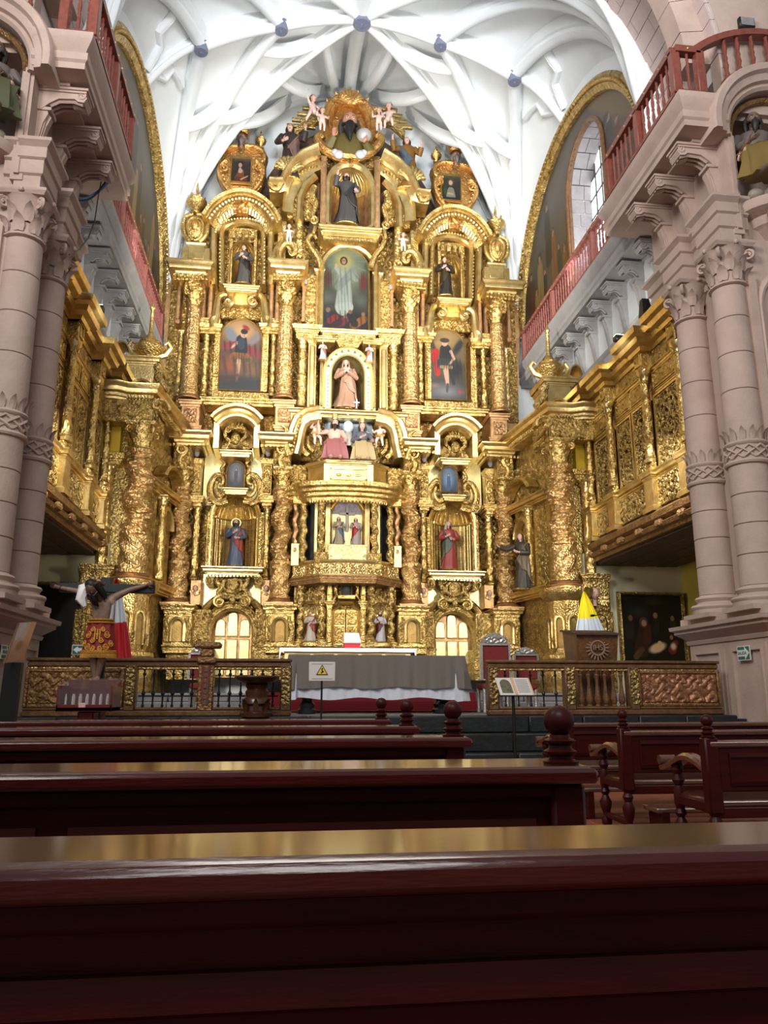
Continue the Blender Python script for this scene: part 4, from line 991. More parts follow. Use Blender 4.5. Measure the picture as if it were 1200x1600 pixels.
def bandprof(w, Yf, Yb): return [(0, Yb), (0, Yf+.04), (w*.12, Yf), (w*.3, Yf), (w*.38, Yf+.05), (w*.62, Yf+.05), (w*.7, Yf-.03), (w*.95, Yf-.03), (w, Yf+.02), (w, Yb)]
def scrl(m, pts, Y, r0, r1, n=8, flat=1.0):                  # tapering scroll through pixel points
    P = px(pts, Y); k = len(P); S = []
    for i in range(k-1):                                     # Catmull-Rom
        a, b, c, d = P[max(i-1, 0)], P[i], P[i+1], P[min(i+2, k-1)]
        for j in range(4):
            t = j/4; S.append(tuple(.5*(2*b[e]+(c[e]-a[e])*t+(2*a[e]-5*b[e]+4*c[e]-d[e])*t*t+(3*b[e]-a[e]-3*c[e]+d[e])*t**3) for e in (0, 1)))
    S.append(P[-1]); L = len(S)-1
    m.tube([(x, Y, z) for x, z in S], [r0+(r1-r0)*i/L for i in range(L+1)], n, flat=flat)
def vol(m, x, y, r, Y, sgn=1, a0=pi/2):
    X, Z = q(x, y, Y); sx, sz = scl(x, y, Y); volute(m, X, Y, Z, r*sx, .3, 1.5, a0, sgn)
def fan(m, x, y, r, Y, a0=10, a1=170, n=9):                  # shell fan
    X, Z = q(x, y, Y); sx, sz = scl(x, y, Y)
    for i in range(n):
        a = radians(a0+(a1-a0)*i/(n-1)); m.tube([(X+.12*r*sx*cos(a), Y, Z+.12*r*sz*sin(a)), (X+.6*r*sx*cos(a), Y-.07, Z+.6*r*sz*sin(a)), (X+r*sx*cos(a), Y, Z+r*sz*sin(a))], [.02, r*sx*.13, r*sx*.17], 6)

# ---- ground of the altarpiece: stepped gilt backing with carved relief, bare timber behind the crest
m = MB(); out = px([(256, 1060), (256, 420), (300, 418), (306, 330), (330, 322), (430, 318), (440, 300)], 24.3)
zt = q(540, 258, 24.3)[1]; pts = out+[(CX-1.9, zt-.8), (CX-1.0, zt), (CX+1.0, zt), (CX+1.9, zt-.8)]+[(2*CX-x, z) for x, z in reversed(out)]
m.poly(pts, 24.3, 24.6); ap('backing', m, GOLDR)
for (x0, y0, x1, y1, k, sd) in ((262, 410, 345, 640, 7, 1), (345, 450, 410, 505, 9, 2), (410, 420, 500, 645, 7, 3), (262, 650, 330, 945, 8, 4), (400, 650, 470, 945, 8, 5), (258, 950, 330, 1055, 8, 6), (395, 950, 470, 1055, 8, 7), (312, 330, 440, 445, 9, 8), (425, 310, 505, 425, 8, 9)):
    m = MB(); rel(m, x0, y0, x1, y1, 24.28, .12, k, sd, .05, False); ab('carved_ground', m, GOLDC)
m = MB(); zz = q(540, 215, 24.45)[1]
bw = [(-3.6, 17.0), (-2.9, 19.0), (-2.1, 20.4), (-1.2, zz), (1.2, zz), (2.1, 20.4), (2.9, 19.0), (3.6, 17.0)]; m.poly([(CX+a, b) for a, b in bw], 24.42, 24.6); ap('timber_backing', m, DARKW)
for i in range(0):
    m = MB(); x = CX-1.9+i*.34; h = 1.3-abs(x-CX)*.45
    m.bbox(x-.12, x+.12, 24.2, 24.35, 19.2, 20.6+h, .02); ap('timber_strut', m, GOLD if i % 2 else GOLDR)

# ---- predella: stepped plinths, pedestals with arched niches
for (x0, x1, Yf) in ((258, 332, 23.0), (394, 462, 23.0)):
    m = MB()
    for k, (y0, y1, o) in enumerate(((1012, 1024, 0), (1024, 1040, -.06), (1040, 1062, -.14))): corn(m, x0, x1, y0, y1, Yf+o, 24.4, .08)
    ab('plinth', m, GOLDC)
    m = MB(); bx(m, x0+4, 952, x1-4, 1014, Yf+.18, 24.4); rel(m, x0+6, 956, x1-6, 1012, Yf+.17, .06, 12, x0, .035); ab('predella_block', m, GOLDC)
SAL = []
for (xp, xb) in ((285, 277), (441, 437)):                    # pedestals under the twisted columns
    m = MB(); bx(m, xb-23, 958, xb+23, 1012, 22.86, 23.9, .03); corn(m, xb-28, xb+28, 944, 958, 22.72, 24, .16); corn(m, xb-26, xb+26, 1008, 1020, 22.78, 24, .1); ab('pedestal', m, GOLD)
    m = MB(); X, Z = q(xb, 978, 22.84); sx, sz = scl(xb, 978, 22.84); r = 10*sx
    o2 = [(X-r, Z-24*sz), (X-r, Z)]+[(X+r*cos(a), Z+r*1.15*sin(a)) for a in [pi-pi*i/10 for i in range(11)]][1:-1]+[(X+r, Z), (X+r, Z-24*sz)]
    m.path_mould(o2, [(-.05, 22.88), (-.05, 22.78), (0, 22.74), (.06, 22.78), (.06, 22.88)]); nf = ab('niche_frame', m, GOLDS)
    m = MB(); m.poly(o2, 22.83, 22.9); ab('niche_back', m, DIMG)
    for sx_ in (-17, 17):
        m = MB(); scrl(m, [(xb+sx_, 1002), (xb+sx_+2, 985), (xb+sx_-2, 970), (xb+sx_*.9, 962)], 22.84, .09, .05); vol(m, xb+sx_, 1000, 5, 22.8); ab('side_scroll', m, GOLDC)
# ---- twisted columns of the first tier
def twisted(name, xb, yb, xt, yt, Y, r, mk=both, capn=None):
    z0, z1 = q(xb, yb, Y)[1], q(xt, yt, Y)[1]; X = (q(xb, yb, Y)[0]+q(xt, yt, Y)[0])/2; hb, hc = .16, .62
    m = MB(); n = 30; nz = 110; G = []
    for j in range(nz+1):
        t = j/nz; z = z0+hb+(z1-z0-hb-hc)*t; low = .33; row = []
        for i in range(n):
            a = 2*pi*i/n
            if t < low:
                rr = r*(1.02+.10*sin(4*a-t*42)+.03*sin(15*a+60*t)); ox = oy = 0
                if t < .02 or low-.035 < t < low: rr = r*1.14
            else:
                u = (t-low)/(1-low); tw = 2*pi*2.6*u; am = r*.26*sin(pi*min(1, u*6+.1)/2)*(1 if u < .9 else (1-u)*10); ox, oy = am*cos(tw), am*sin(tw)
                rr = r*(.90+.11*sin(3*a+7*sin(u*24)+30*u)*sin(28*u+2*a)+.05*sin(9*a-40*u))
                if u > .96: rr = r*1.02
            row.append((X+ox+rr*cos(a), Y+oy+rr*sin(a), z))
        G.append(row)
    m.loft(G); res = mk(name, m, GOLDT)
    b = MB(); b.box(X-r*1.5, X+r*1.5, Y-r*1.5, Y+r*1.5, z0-.04, z0+.02); b.lathe([(rr, zz_*hb) for rr, zz_ in base_prof(r, 1)], (X, Y, z0), 20)
    cm = capital_mb(r*.86, hc, 8); c = MB(); c.merge(cm, lambda p: (X+p[0], Y+p[1], z1-hc+p[2]))
    for k, o in enumerate(res):
        ob_from('column_base', b if k == 0 else b.mirror(), GOLDR, o); ob_from('capital', c if k == 0 else c.mirror(), GOLD, o)
    return X, z0, z1
def mkb(root):
    def f(name, mb, mt): return both(name, mb, mt, root)
    return f
for (xb, xt) in ((277.5, 285), (437.5, 441)):
    X, z0, z1 = twisted('twisted_column', xb, 944, xt, 733, 23.2, .275, mkb(AL))
    # carved block, cherub bracket and cornice above each column
    m = MB(); bx(m, xt-14, 692, xt+14, 734, 23.0, 24, .02); rel(m, xt-13, 694, xt+13, 732, 22.99, .08, 14, xt, .03); ab('frieze_block', m, GOLDC)
    m = MB(); scrl(m, [(xt-2, 694), (xt+6, 704), (xt-4, 716), (xt-1, 730)], 22.92, .11, .06); vol(m, xt, 702, 9, 22.86); vol(m, xt, 728, 6, 22.9, -1); ab('scroll_bracket', m, GOLD)
m = MB(); corn(m, 258, 330, 671, 690, 22.45, 24.1, .35); ab('cornice', m, GOLDS)
m = MB(); corn(m, 402, 462, 675, 692, 22.45, 24.1, .35); ab('cornice', m, GOLDS)
m = MB(); dent(m, 262, 328, 694, 22.75, 10); dent(m, 406, 458, 696, 22.75, 8); dd = ab('dentil_row', m, GOLD)
for d in dd: d['kind'] = 'stuff'
# slim columns beside the niches, with their capitals and entablatures
def slim(xb, yb, xt, yt, Y, r, mt=GOLD):
    X = (q(xb, yb, Y)[0]+q(xt, yt, Y)[0])/2; z0, z1 = q(xb, yb, Y)[1], q(xt, yt, Y)[1]; m = MB(); spiral_col(m, (X, Y), z0+.1, z1-.26, r, 12, 3)
    res = ab('slim_column', m, mt); b = MB(); b.lathe([(rr, zz_*.1) for rr, zz_ in base_prof(r, 1)], (X, Y, z0), 12); cm = capital_mb(r*.9, .26, 6); c = MB(); c.merge(cm, lambda p: (X+p[0], Y+p[1], z1-.26+p[2]))
    for k, o in enumerate(res): ob_from('column_base', b if k == 0 else b.mirror(), GOLD, o); ob_from('capital', c if k == 0 else c.mirror(), GOLDS, o)
for xx in (306, 417):
    slim(xx-1, 906, xx, 790, 23.55, .115)
    m = MB(); bx(m, xx-9, 906, xx+8, 945, 23.4, 24.2); ab('console_block', m, GOLDR)
    m = MB(); cherub_head(m, (q(xx-1, 922, 23.35)[0], 23.33, q(xx-1, 920, 23.35)[1]), .2); ab('cherub_head', m, PAINT, colors=True)
    m = MB(); X, Z = q(xx-1, 928, 23.33); 
    for sg in (-1, 1): leaf(m, (X, 23.36, Z), (0, -1, 0), (sg*.8, 0, .5), .22, .08, .3, 4, .01)
    ab('cherub_wings', m, GOLD)
    m = MB(); corn(m, xx-13, xx+13, 774, 784, 23.25, 24.1, .1); bx(m, xx-8, 784, xx+8, 791, 23.4, 24.1); ab('small_entablature', m, GOLD)
    m = MB(); bx(m, xx-8, 722, xx+8, 774, 23.6, 24.2, .02); rel(m, xx-6, 727, xx+6, 770, 23.59, .05, 16, xx, .03); corn(m, xx-11, xx+11, 716, 724, 23.5, 24.2, .08); ab('upper_pilaster', m, GOLD)
    m = MB(); m.col = (.55, .50, .50); X, Z = q(xx+2, 708, 23.55); m.ball((X, 23.5, Z+.02), .09, .06, .16, 8, 6); m.col = PALE; m.ball((X, 23.47, Z+.2), .055, .055, .07, 8, 6); ab('small_figure', m, PAINT, colors=True)
# pale smooth panels behind the upper part of the side bays
for a_, b_ in ((318, 350), (385, 412)): m = MB(); bx(m, a_, 700, b_, 790, 24.05, 24.2); ab('pale_panel', m, GOLDP)
# ---- big niche of the side bay with shell head, lattice sides
def niche(cx, ysp, ybot, rx, ry, Yf, dep, fan_n=11, mt=GOLD, back=GOLD, wallY=24.1, lat=True, mirror=True):
    X, Z = q(cx, ysp, Yf); sx, sz = scl(cx, ysp, Yf); R, RZ = rx*sx, ry*sz; zb = q(cx, ybot, Yf)[1]
    m = MB(); G = []
    for zz_ in (zb, Z): G.append([(X-R*cos(a), Yf+dep*sin(a), zz_) for a in [pi*i/18 for i in range(19)]])
    m.grid(G); (ab if mirror else ap)('niche_wall', m, back)
    m = MB(); G = []
    for j in range(10):
        b = pi/2*j/9; G.append([(X-R*cos(a)*cos(b)*(1), Yf+dep*sin(a)*cos(b)+.08*abs(sin(fan_n*a))*cos(b), Z+RZ*sin(b)) for a in [pi*i/44 for i in range(45)]])
    m.grid(G); (ab if mirror else ap)('shell_head', m, mt)
    if lat:
        m = MB(); m.tube([(X-R*.98*cos(a), Yf+dep*.96*sin(a), Z) for a in [pi*i/18 for i in range(19)]], .035, 6); (ab if mirror else ap)('spring_moulding', m, GOLDS)
        m = MB()
        for sg in (0, 1):
            for i in range(4):
                a = pi*(.05+.085*i) if sg == 0 else pi*(.95-.085*i); x, y = X-R*.97*cos(a), Yf+dep*.97*sin(a); m.tube([(x, y, zb), (x, y, Z)], .013, 5)
            for j in range(1, 9):
                z = zb+(Z-zb)*j/9; m.tube([(X-R*.97*cos(a), Yf+dep*.97*sin(a), z) for a in ([pi*(.02+.3*i/5) for i in range(6)] if sg == 0 else [pi*(.98-.3*i/5) for i in range(6)])], .012, 4)
        l = (ab if mirror else ap)('lattice_bars', m, GOLDS)
    m = MB(); w = R*.16 if not lat else R*.30
    o2 = [(X-R, zb), (X-R, Z)]+[(X-R*cos(a), Z+RZ*sin(a)) for a in [pi*i/20 for i in range(1, 20)]]+[(X+R, Z), (X+R, zb)]
    m.path_mould(o2, [(0, wallY), (0, Yf+.02), (w*.2, Yf-.06), (w*.4, Yf-.02), (w*.5, Yf-.09), (w*.72, Yf-.11), (w*.78, Yf-.05), (w, Yf-.07), (w, wallY)]); (ab if mirror else ap)('niche_arch', m, GOLDS)
    return X, Z, zb
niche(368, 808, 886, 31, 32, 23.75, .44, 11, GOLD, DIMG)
for a_ in (322, 400):
    m = MB(); bx(m, a_, 800, a_+12, 886, 23.7, 24.2); rel(m, a_+2, 804, a_+10, 882, 23.69, .04, 14, a_, .03); ab('niche_pilaster', m, GOLD)
m = MB(); corn(m, 314, 412, 885, 897, 22.95, 24.1, .22); ab('niche_shelf', m, GOLDS)
m = MB(); dent(m, 320, 406, 899, 23.2, 16, .06, .07, .1); l = ab('dentil_row', m, GOLDS)
for d in l: d['kind'] = 'stuff'
for a_, sg in ((322, 1), (397, -1)): m = MB(); bx(m, a_, 897, a_+12, 914, 23.25, 24); vol(m, a_+6, 908, 7, 23.2, sg); ab('shelf_bracket', m, GOLDC)
# cartouche under the shelf, pale panels, broken pediment with two rosette scrolls
for a_, b_ in ((316, 350), (378, 408)): m = MB(); bx(m, a_, 897, b_, 952, 23.9, 24.2); ab('pale_panel', m, GOLDP)
m = MB(); bx(m, 344, 896, 384, 935, 23.6, 24.2); m2 = m
X, Z = q(363, 913, 23.5); m.ball((X, 23.5, Z), .2, .14, .26, 14, 10)
for sg in (-1, 1):
    scrl(m, [(363+sg*3, 900), (363+sg*20, 897), (363+sg*24, 908), (363+sg*17, 918), (363+sg*22, 927), (363+sg*8, 934), (363, 930)], 23.5, .10, .06)
    scrl(m, [(363+sg*4, 905), (363+sg*13, 908), (363+sg*13, 920), (363, 926)], 23.45, .05, .05); vol(m, 363+sg*20, 902, 6, 23.42, sg)
fan(m, 363, 900, 12, 23.48); X, Z = q(363, 938, 23.45); m.ball((X, 23.4, Z), .09, .09, .12, 8, 6); ab('cartouche', m, GOLDC)
for sg in (-1, 1):
    m = MB(); arcm(m, 362, 982, 46, 48, 90-sg*24 if sg > 0 else 114, 90-sg*78 if sg > 0 else 168, 23.5, [(0, 24), (0, 23.55), (.05, 23.45), (.14, 23.4), (.2, 23.45), (.22, 23.6), (.22, 24)], 14)
    X, Z = q(362+sg*19, 939, 23.42); m.lathe([(.17, 0), (.17, .08), (.12, .12), (.05, .08), (.001, .1)], (0, 0, 0), 14) if False else None
    vol(m, 362+sg*19, 940, 10, 23.4, -sg, pi/2); vol(m, 362+sg*19, 940, 6, 23.34, sg, 0); ab('broken_pediment', m, GOLD)
# ---- arched doorway of the predella with panelled pale gilt leaves
m = MB(); X, Z = q(362, 988, 23.6); sx, sz = scl(362, 988, 23.6); R, RZ = 33*sx, 36*sz; zb = q(362, 1058, 23.6)[1]
o2 = [(X-R, zb), (X-R, Z)]+[(X-R*cos(a), Z+RZ*sin(a)) for a in [pi*i/20 for i in range(1, 20)]]+[(X+R, Z), (X+R, zb)]
m.path_mould(o2, [(-.03, 24.2), (-.03, 23.6), (.03, 23.5), (.08, 23.5), (.1, 23.56), (.16, 23.56), (.2, 23.46), (.24, 23.5), (.24, 24.2)]); ab('door_arch', m, GOLDC)
for k in (0, 1):
    fx = (lambda v: v) if k == 0 else (lambda v: v)
    m = MB(); m.poly(o2, 23.98, 24.1); dr = ob_from('door', m if k == 0 else m.mirror(), GOLDR, AL)
    for i in range(3):
        xa, xb_ = X-R*.88+R*1.76*i/3+.03, X-R*.88+R*1.76*(i+1)/3-.03
        for j, (za, zc) in enumerate(((zb+.05, zb+.32), (zb+.4, zb+1.12), (zb+1.2, Z+RZ*(.78 if i == 1 else .45)))):
            pts = [(xa, za), (xb_, za), (xb_, zc)]+([(xa+(xb_-xa)*(.5+.5*cos(t)), zc+.12*sin(t)) for t in [pi*u/6 for u in range(1, 6)]] if j == 2 else [])+[(xa, zc)]
            m = MB(); m.poly(pts, 23.9, 23.99, .03); ob_from('door_panel', m if k == 0 else m.mirror(), GOLDP, dr)
for a_ in (318, 397): m = MB(); bx(m, a_, 955, a_+10, 1050, 23.5, 24.2); rel(m, a_, 957, a_+10, 1048, 23.49, .07, 14, 3, .03); ab('door_pilaster', m, GOLDC)
# ---- upper bay of tier one: small picture between volutes, crest, arched hood
m = MB()
for sg in (-1, 1):
    scrl(m, [(368+sg*13, 782), (368+sg*28, 786), (368+sg*38, 776), (368+sg*39, 758), (368+sg*30, 743), (368+sg*20, 746), (368+sg*20, 756), (368+sg*26, 757)], 23.7, .13, .07)
    scrl(m, [(368+sg*14, 768), (368+sg*24, 774), (368+sg*31, 764), (368+sg*29, 752)], 23.62, .09, .05)
    scrl(m, [(368+sg*17, 742), (368+sg*22, 733), (368+sg*17, 724), (368+sg*24, 716)], 23.75, .07, .04); vol(m, 368+sg*40, 782, 6, 23.65, -sg)
ab('volute_frame', m, GOLD)
m = MB(); corn(m, 348, 388, 762, 771, 23.35, 24.1, .12); ab('picture_ledge', m, GOLDS)
m = MB(); corn(m, 342, 394, 703, 712, 23.2, 24.1, .14); ab('crest_ledge', m, GOLDS)
m = MB(); X, Z = q(368, 686, 23.4); m.ball((X, 23.38, Z), .15, .12, .2, 12, 9)
for sg in (-1, 1):
    scrl(m, [(368, 668), (368+sg*13, 670), (368+sg*16, 682), (368+sg*9, 690), (368+sg*14, 700), (368+sg*22, 701)], 23.42, .08, .05); vol(m, 368+sg*17, 699, 6, 23.4, sg); vol(m, 368+sg*11, 672, 5, 23.36, -sg)
for i in range(5): X, Z = q(358+i*5, 664-(2-abs(i-2))*1.5, 23.4); m.ball((X, 23.4, Z), .055, .055, .09, 7, 5)
ab('heart_crest', m, GOLDC)
m = MB(); bx(m, 333, 655, 343, 700, 23.0, 24.2); bx(m, 396, 655, 406, 700, 23.0, 24.2)
for o, yo, Yf in ((0, 0, 23.0),):
    pr = [(0, 24.2), (0, 23.0), (.06, 22.94), (.1, 22.98), (.16, 22.98), (.2, 22.88), (.28, 22.84), (.32, 22.72), (.4, 22.7), (.42, 24.2)]
    arcm(m, 369.5, 690, 32, 36, 38, 142, 23.0, pr, 18)
ab('arched_hood', m, GOLDS)
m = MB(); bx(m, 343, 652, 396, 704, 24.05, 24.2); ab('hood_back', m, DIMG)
# ---- pedestals of tier two and the straight carved columns
for (xb, xt, ys) in ((297, 300, 0), (444, 446, 0)):
    m = MB(); bx(m, xb-15, 632, xb+15, 672, 23.05, 24.2, .03); corn(m, xb-19, xb+19, 624, 634, 22.95, 24.1, .12); corn(m, xb-18, xb+18, 664, 673, 22.95, 24.1, .1); rel(m, xb-10, 638, xb+10, 660, 23.04, .05, 14, xb, .03); ab('pedestal', m, GOLDR)
    Y = 23.4; z0, z1 = q(xb, 625, Y)[1], q(xt, 482, Y)[1]; X = (q(xb, 625, Y)[0]+q(xt, 482, Y)[0])/2; r = .235; m = MB(); G = []
    n, nz = 32, 96
    for j in range(nz+1):
        t = j/nz; row = []
        for i in range(n):
            a = 2*pi*i/n
            if t < .34: rr = r*(1.06+.035*(1 if (int(8*a/pi+abs(((t*22) % 2)-1)*2) % 2) else -1))
            else: rr = r*(1.0-.05*(t-.34)+.05*sin(8*a+26*t*2)*sin(8*a-26*t*2))
            if .33 < t < .37 or t < .03 or .06 < t < .075: rr = r*1.2
            row.append((X+rr*cos(a), Y+rr*sin(a), z0+.12+(z1-z0-.12)*t))
        G.append(row)
    m.loft(G); res = ab('carved_column', m, GOLDT)
    b = MB(); b.lathe([(rr, zz_*.14) for rr, zz_ in base_prof(r, 1)], (X, Y, z0), 20); h = q(xt, 455, Y)[1]-z1; cm = capital_mb(r*.95, h, 8); c = MB(); c.merge(cm, lambda p: (X+p[0], Y+p[1], z1+p[2]))
    for k, o in enumerate(res): ob_from('column_base', b if k == 0 else b.mirror(), GOLDR, o); ob_from('capital', c if k == 0 else c.mirror(), GOLD, o)
    m = MB(); bx(m, xt-12, 420, xt+14, 456, 23.15, 24.1, .02); rel(m, xt-11, 424, xt+13, 452, 23.14, .07, 14, xt, .03); scrl(m, [(xt+1, 424), (xt+8, 432), (xt-4, 442), (xt, 454)], 23.05, .10, .05); vol(m, xt, 430, 8, 23.0); ab('frieze_block', m, GOLDC)
    m = MB(); corn(m, xt-42 if xt < 350 else xt-28, xt+34 if xt < 350 else xt+36, 404, 424, 22.6, 24.1, .42); ab('cornice', m, GOLDS)
    m = MB()
    for row_ in range(2): dent(m, xt-30 if xt < 350 else xt-20, xt+26 if xt < 350 else xt+28, 429+row_*6, 22.8+row_*.16, 9, .09, .09, .14)
    for d in ab('modillion_row', m, GOLD): d['kind'] = 'stuff'
for xx in (279, 318, 329, 424, 434):
    m = MB(); bx(m, xx-4, 440, xx+4, 505, 23.8, 24.25); bx(m, xx-3, 446, xx+3, 498, 23.75, 24.2, .02); ab('upper_pilaster', m, GOLDR)
for xx, r in ((321, .095), (427, .10), (281, .09)): slim(xx-1, 620, xx, 518, 23.72, r)
for (x0, x1) in ((308, 348), (404, 442)):
    m = MB(); corn(m, x0, x1, 505, 514, 23.35, 24.1, .12); bx(m, x0+5, 514, x1-5, 521, 23.55, 24.1); bx(m, x0+3, 496, x1-3, 505, 23.5, 24.1); ab('small_entablature', m, GOLD)
m = MB(); corn(m, 312, 444, 622, 632, 23.3, 24.1, .16); ab('tier_ledge', m, GOLD)
m = MB(); bx(m, 330, 612, 420, 624, 23.6, 24.2); bx(m, 356, 622, 398, 634, 23.4, 24.2); rel(m, 358, 624, 396, 633, 23.39, .05, 14, 2, .03); ab('painting_apron', m, GOLDC)
# frame pilasters and swan-neck pediment about the archangel paintings
for a_ in (333, 409):
    m = MB(); bx(m, a_, 520, a_+10, 612, 23.65, 24.2)
    for j in range(14): X, Z = q(a_+5, 526+j*6.2, 23.62); m.ball((X, 23.63, Z), .05, .04, .05, 6, 4)
    ab('beaded_pilaster', m, GOLD)
m = MB(); rel(m, 340, 470, 412, 500, 23.85, .1, 10, 5, .035); ab('carved_tympanum', m, GOLDC)
m = MB()
for sg in (-1, 1):
    scrl(m, [(376+sg*42, 512), (376+sg*38, 490), (376+sg*34, 466), (376+sg*22, 460), (376+sg*14, 468), (376+sg*18, 478), (376+sg*24, 472)], 23.5, .14, .07)
    scrl(m, [(376+sg*44, 512), (376+sg*46, 500), (376+sg*40, 494)], 23.4, .1, .06); vol(m, 376+sg*19, 471, 8, 23.4, sg)
ab('swan_neck_pediment', m, GOLDS)
m = MB(); corn(m, 348, 406, 444, 453, 22.95, 24.1, .16); bx(m, 356, 453, 399, 461, 23.3, 24.1); bx(m, 362, 461, 393, 468, 23.5, 24.1); bx(m, 360, 468, 396, 476, 23.55, 24.1); ab('niche_console', m, GOLDS)
# ---- tier three: arched aedicule with standing saint
for a_ in (357, 395): m = MB(); bx(m, a_, 372, a_+6, 446, 23.75, 24.25); ab('niche_jamb', m, GOLD)
niche(379, 398, 445, 16.5, 19, 23.8, .42, 7, GOLD, GOLD, 24.25, False)
m = MB(); bx(m, 357, 356, 402, 378, 23.85, 24.2)
for i in range(4): bx(m, 362+i*10, 358, 368+i*10, 370, 23.6, 23.9)
ab('niche_lintel', m, GOLDC)
m = MB()
def hoodpath(x0, x1, yb, ys, yt, Y): 
    cx, rx = (x0+x1)/2, (x1-x0)/2; return px([(x0, yb), (x0, ys)]+[(cx-rx*cos(a)**1 if abs(cos(a)) > 0 else cx, ys-(ys-yt)*(sin(a)**.6)) for a in [pi*i/16 for i in range(1, 16)]]+[(x1, ys), (x1, yb)], Y)
m.path_mould(hoodpath(350, 408, 446, 372, 350, 23.7), [(0, 24.2), (0, 23.66), (.05, 23.6), (.12, 23.6), (.16, 23.66), (.16, 24.2)])
m.path_mould(hoodpath(339, 418, 446, 362, 338, 23.6), [(0, 24.2), (0, 23.6), (.06, 23.5), (.16, 23.5), (.22, 23.58), (.22, 24.2)]); ab('arched_frame', m, GOLDS)
m = MB()
for i in range(26):
    a = pi*(.04+.92*i/25); X, Z = q(378.5-42*cos(a), 366-26*sin(a)**.8, 23.45); m.ball((X, 23.5, Z), .05, .05, .05, 6, 4)
for i in range(13):
    for xx in (344, 413): X, Z = q(xx, 372+i*5.6, 23.5); m.ball((X, 23.52, Z), .045, .04, .045, 6, 4)
for d in ab('bead_moulding', m, GOLDS): d['kind'] = 'stuff'
m = MB(); pr = [(-.32, 24.2), (-.32, 23.5), (-.1, 23.42), (0, 23.3), (.08, 23.1), (.14, 23.1), (.16, 23.0), (.26, 22.96), (.28, 23.1), (.28, 24.2)]
X, Z = q(377, 390, 23.3); sx, sz = scl(377, 390, 23.3); R = []
arcm(m, 377, 386, 58, 73, 28, 152, 23.3, pr, 24); ab('segmental_cornice', m, GOLD)
m = MB()
for i in range(22):
    a = radians(36+108*i/21); X, Z = q(377+60*cos(a), 386-75*sin(a), 23.05); m.ball((X, 23.05, Z), .07, .1, .07, 6, 4)
for i in range(17):
    a = radians(45+90*i/16); X, Z = q(377+50*cos(a), 386-61*sin(a), 23.35); X2, Z2 = q(377+46*cos(a), 386-55*sin(a), 23.35); m.tube([(X, 23.32, Z), (X2, 23.42, Z2)], .05, 5)
for d in ab('flute_row', m, GOLDS): d['kind'] = 'stuff'
# side vases with oval jewel and crown, on pedestals
m = MB(); bx(m, 284, 386, 327, 406, 23.2, 24.1); corn(m, 290, 322, 378, 388, 23.2, 24.1, .1); bx(m, 294, 384, 319, 404, 23.1, 24); ab('vase_pedestal', m, GOLDS)
m = MB(); X, Z = q(305, 355, 23.5); m.ball((X, 23.5, Z), .34, .16, .44, 16, 12)
for sg in (-1, 1): scrl(m, [(305+sg*3, 335), (305+sg*15, 339), (305+sg*19, 352), (305+sg*16, 368), (305+sg*6, 378)], 23.45, .07, .09); scrl(m, [(305+sg*3, 340), (305+sg*10, 345), (305+sg*12, 356), (305+sg*8, 370), (305, 376)], 23.38, .05, .05)
va = ab('shield_vase', m, GOLD)
m = MB(); m.ball((X, 23.36, Z), .13, .08, .2, 12, 8)
for k, o in enumerate(va): ob_from('oval_jewel', m if k == 0 else m.mirror(), GOLDO, o)
m = MB(); Z0 = q(305, 334, 23.5)[1]; m.lathe([(.1, 0), (.16, .06), (.1, .14), (.16, .2), (.3, .28), (.36, .36), (.3, .40), (.34, .46), (.1, .48), (.07, .6), (.1, .64), (.03, .75), (.05, .9), (.004, 1.3)], (X, 23.5, Z0), 14)
for k in range(6): leaf(m, (X+.2*cos(k*pi/3), 23.5+.2*sin(k*pi/3), Z0+.36), (cos(k*pi/3), sin(k*pi/3), 0), (0, 0, 1), .34, .08, .5, 4, .01)
for k, o in enumerate(va): ob_from('crown_finial', m if k == 0 else m.mirror(), GOLD, o)
m = MB(); X, Z = q(407, 232, 23.9); urn_finial(m, (X, 23.9), Z, .72, .2)
for k in range(5): leaf(m, (X+.1*cos(k*1.26), 23.9+.1*sin(k*1.26), Z+.25), (cos(k*1.26), sin(k*1.26), 0), (0, 0, 1), .2, .07, .7, 3, .01)
ab('small_finial', m, GOLDO)
# ---- crest cartouches with a portrait each, bearded mask and crown above
m = MB(); half = [(378, 226), (396, 224), (412, 230), (419, 244), (415, 258), (416, 272), (408, 290), (396, 302), (388, 310), (384, 326)]; cy = 378
pts = half+[(2*cy-x-2, y) for x, y in reversed(half)][:-1]
m.poly(px(pts, 23.45), 23.45, 23.75, .07)
for sg in (-1, 1):
    scrl(m, [(377+sg*6, 229), (377+sg*22, 230), (377+sg*34, 238), (377+sg*35, 250), (377+sg*26, 254), (377+sg*24, 246)], 23.4, .1, .05)
    scrl(m, [(377+sg*24, 252), (377+sg*33, 262), (377+sg*32, 278), (377+sg*20, 296), (377+sg*8, 306)], 23.4, .12, .07)
    vol(m, 377+sg*28, 262, 7, 23.34, sg)
    for i in range(6): X, Z = q(377+sg*(31-i*2.4), 268+i*6, 23.36); m.ball((X, 23.36, Z), .06, .05, .05, 6, 4)
bx(m, 366, 304, 388, 332, 23.3, 23.8); scrl(m, [(377, 306), (381, 318), (373, 326), (377, 334)], 23.25, .1, .07); ab('crest_cartouche', m, GOLDO)
m = MB(); X, Z = q(377.5, 212, 23.4); m2 = MB()
hm, hh = head_mb(SKIN, GREY, GREY, True); place(m, hm, (X, 23.45, q(377, 222, 23.4)[1]), .38); place(m, hh, (X, 23.45, q(377, 222, 23.4)[1]), .38); ab('bearded_mask', m, PAINT, colors=True)
m = MB(); Z = q(377.5, 208, 23.4)[1]; m.lathe([(.2, 0), (.26, .08), (.22, .14), (.27, .22), (.3, .34), (.2, .42), (.12, .5), (.004, .56)], (X, 23.5, Z), 14)
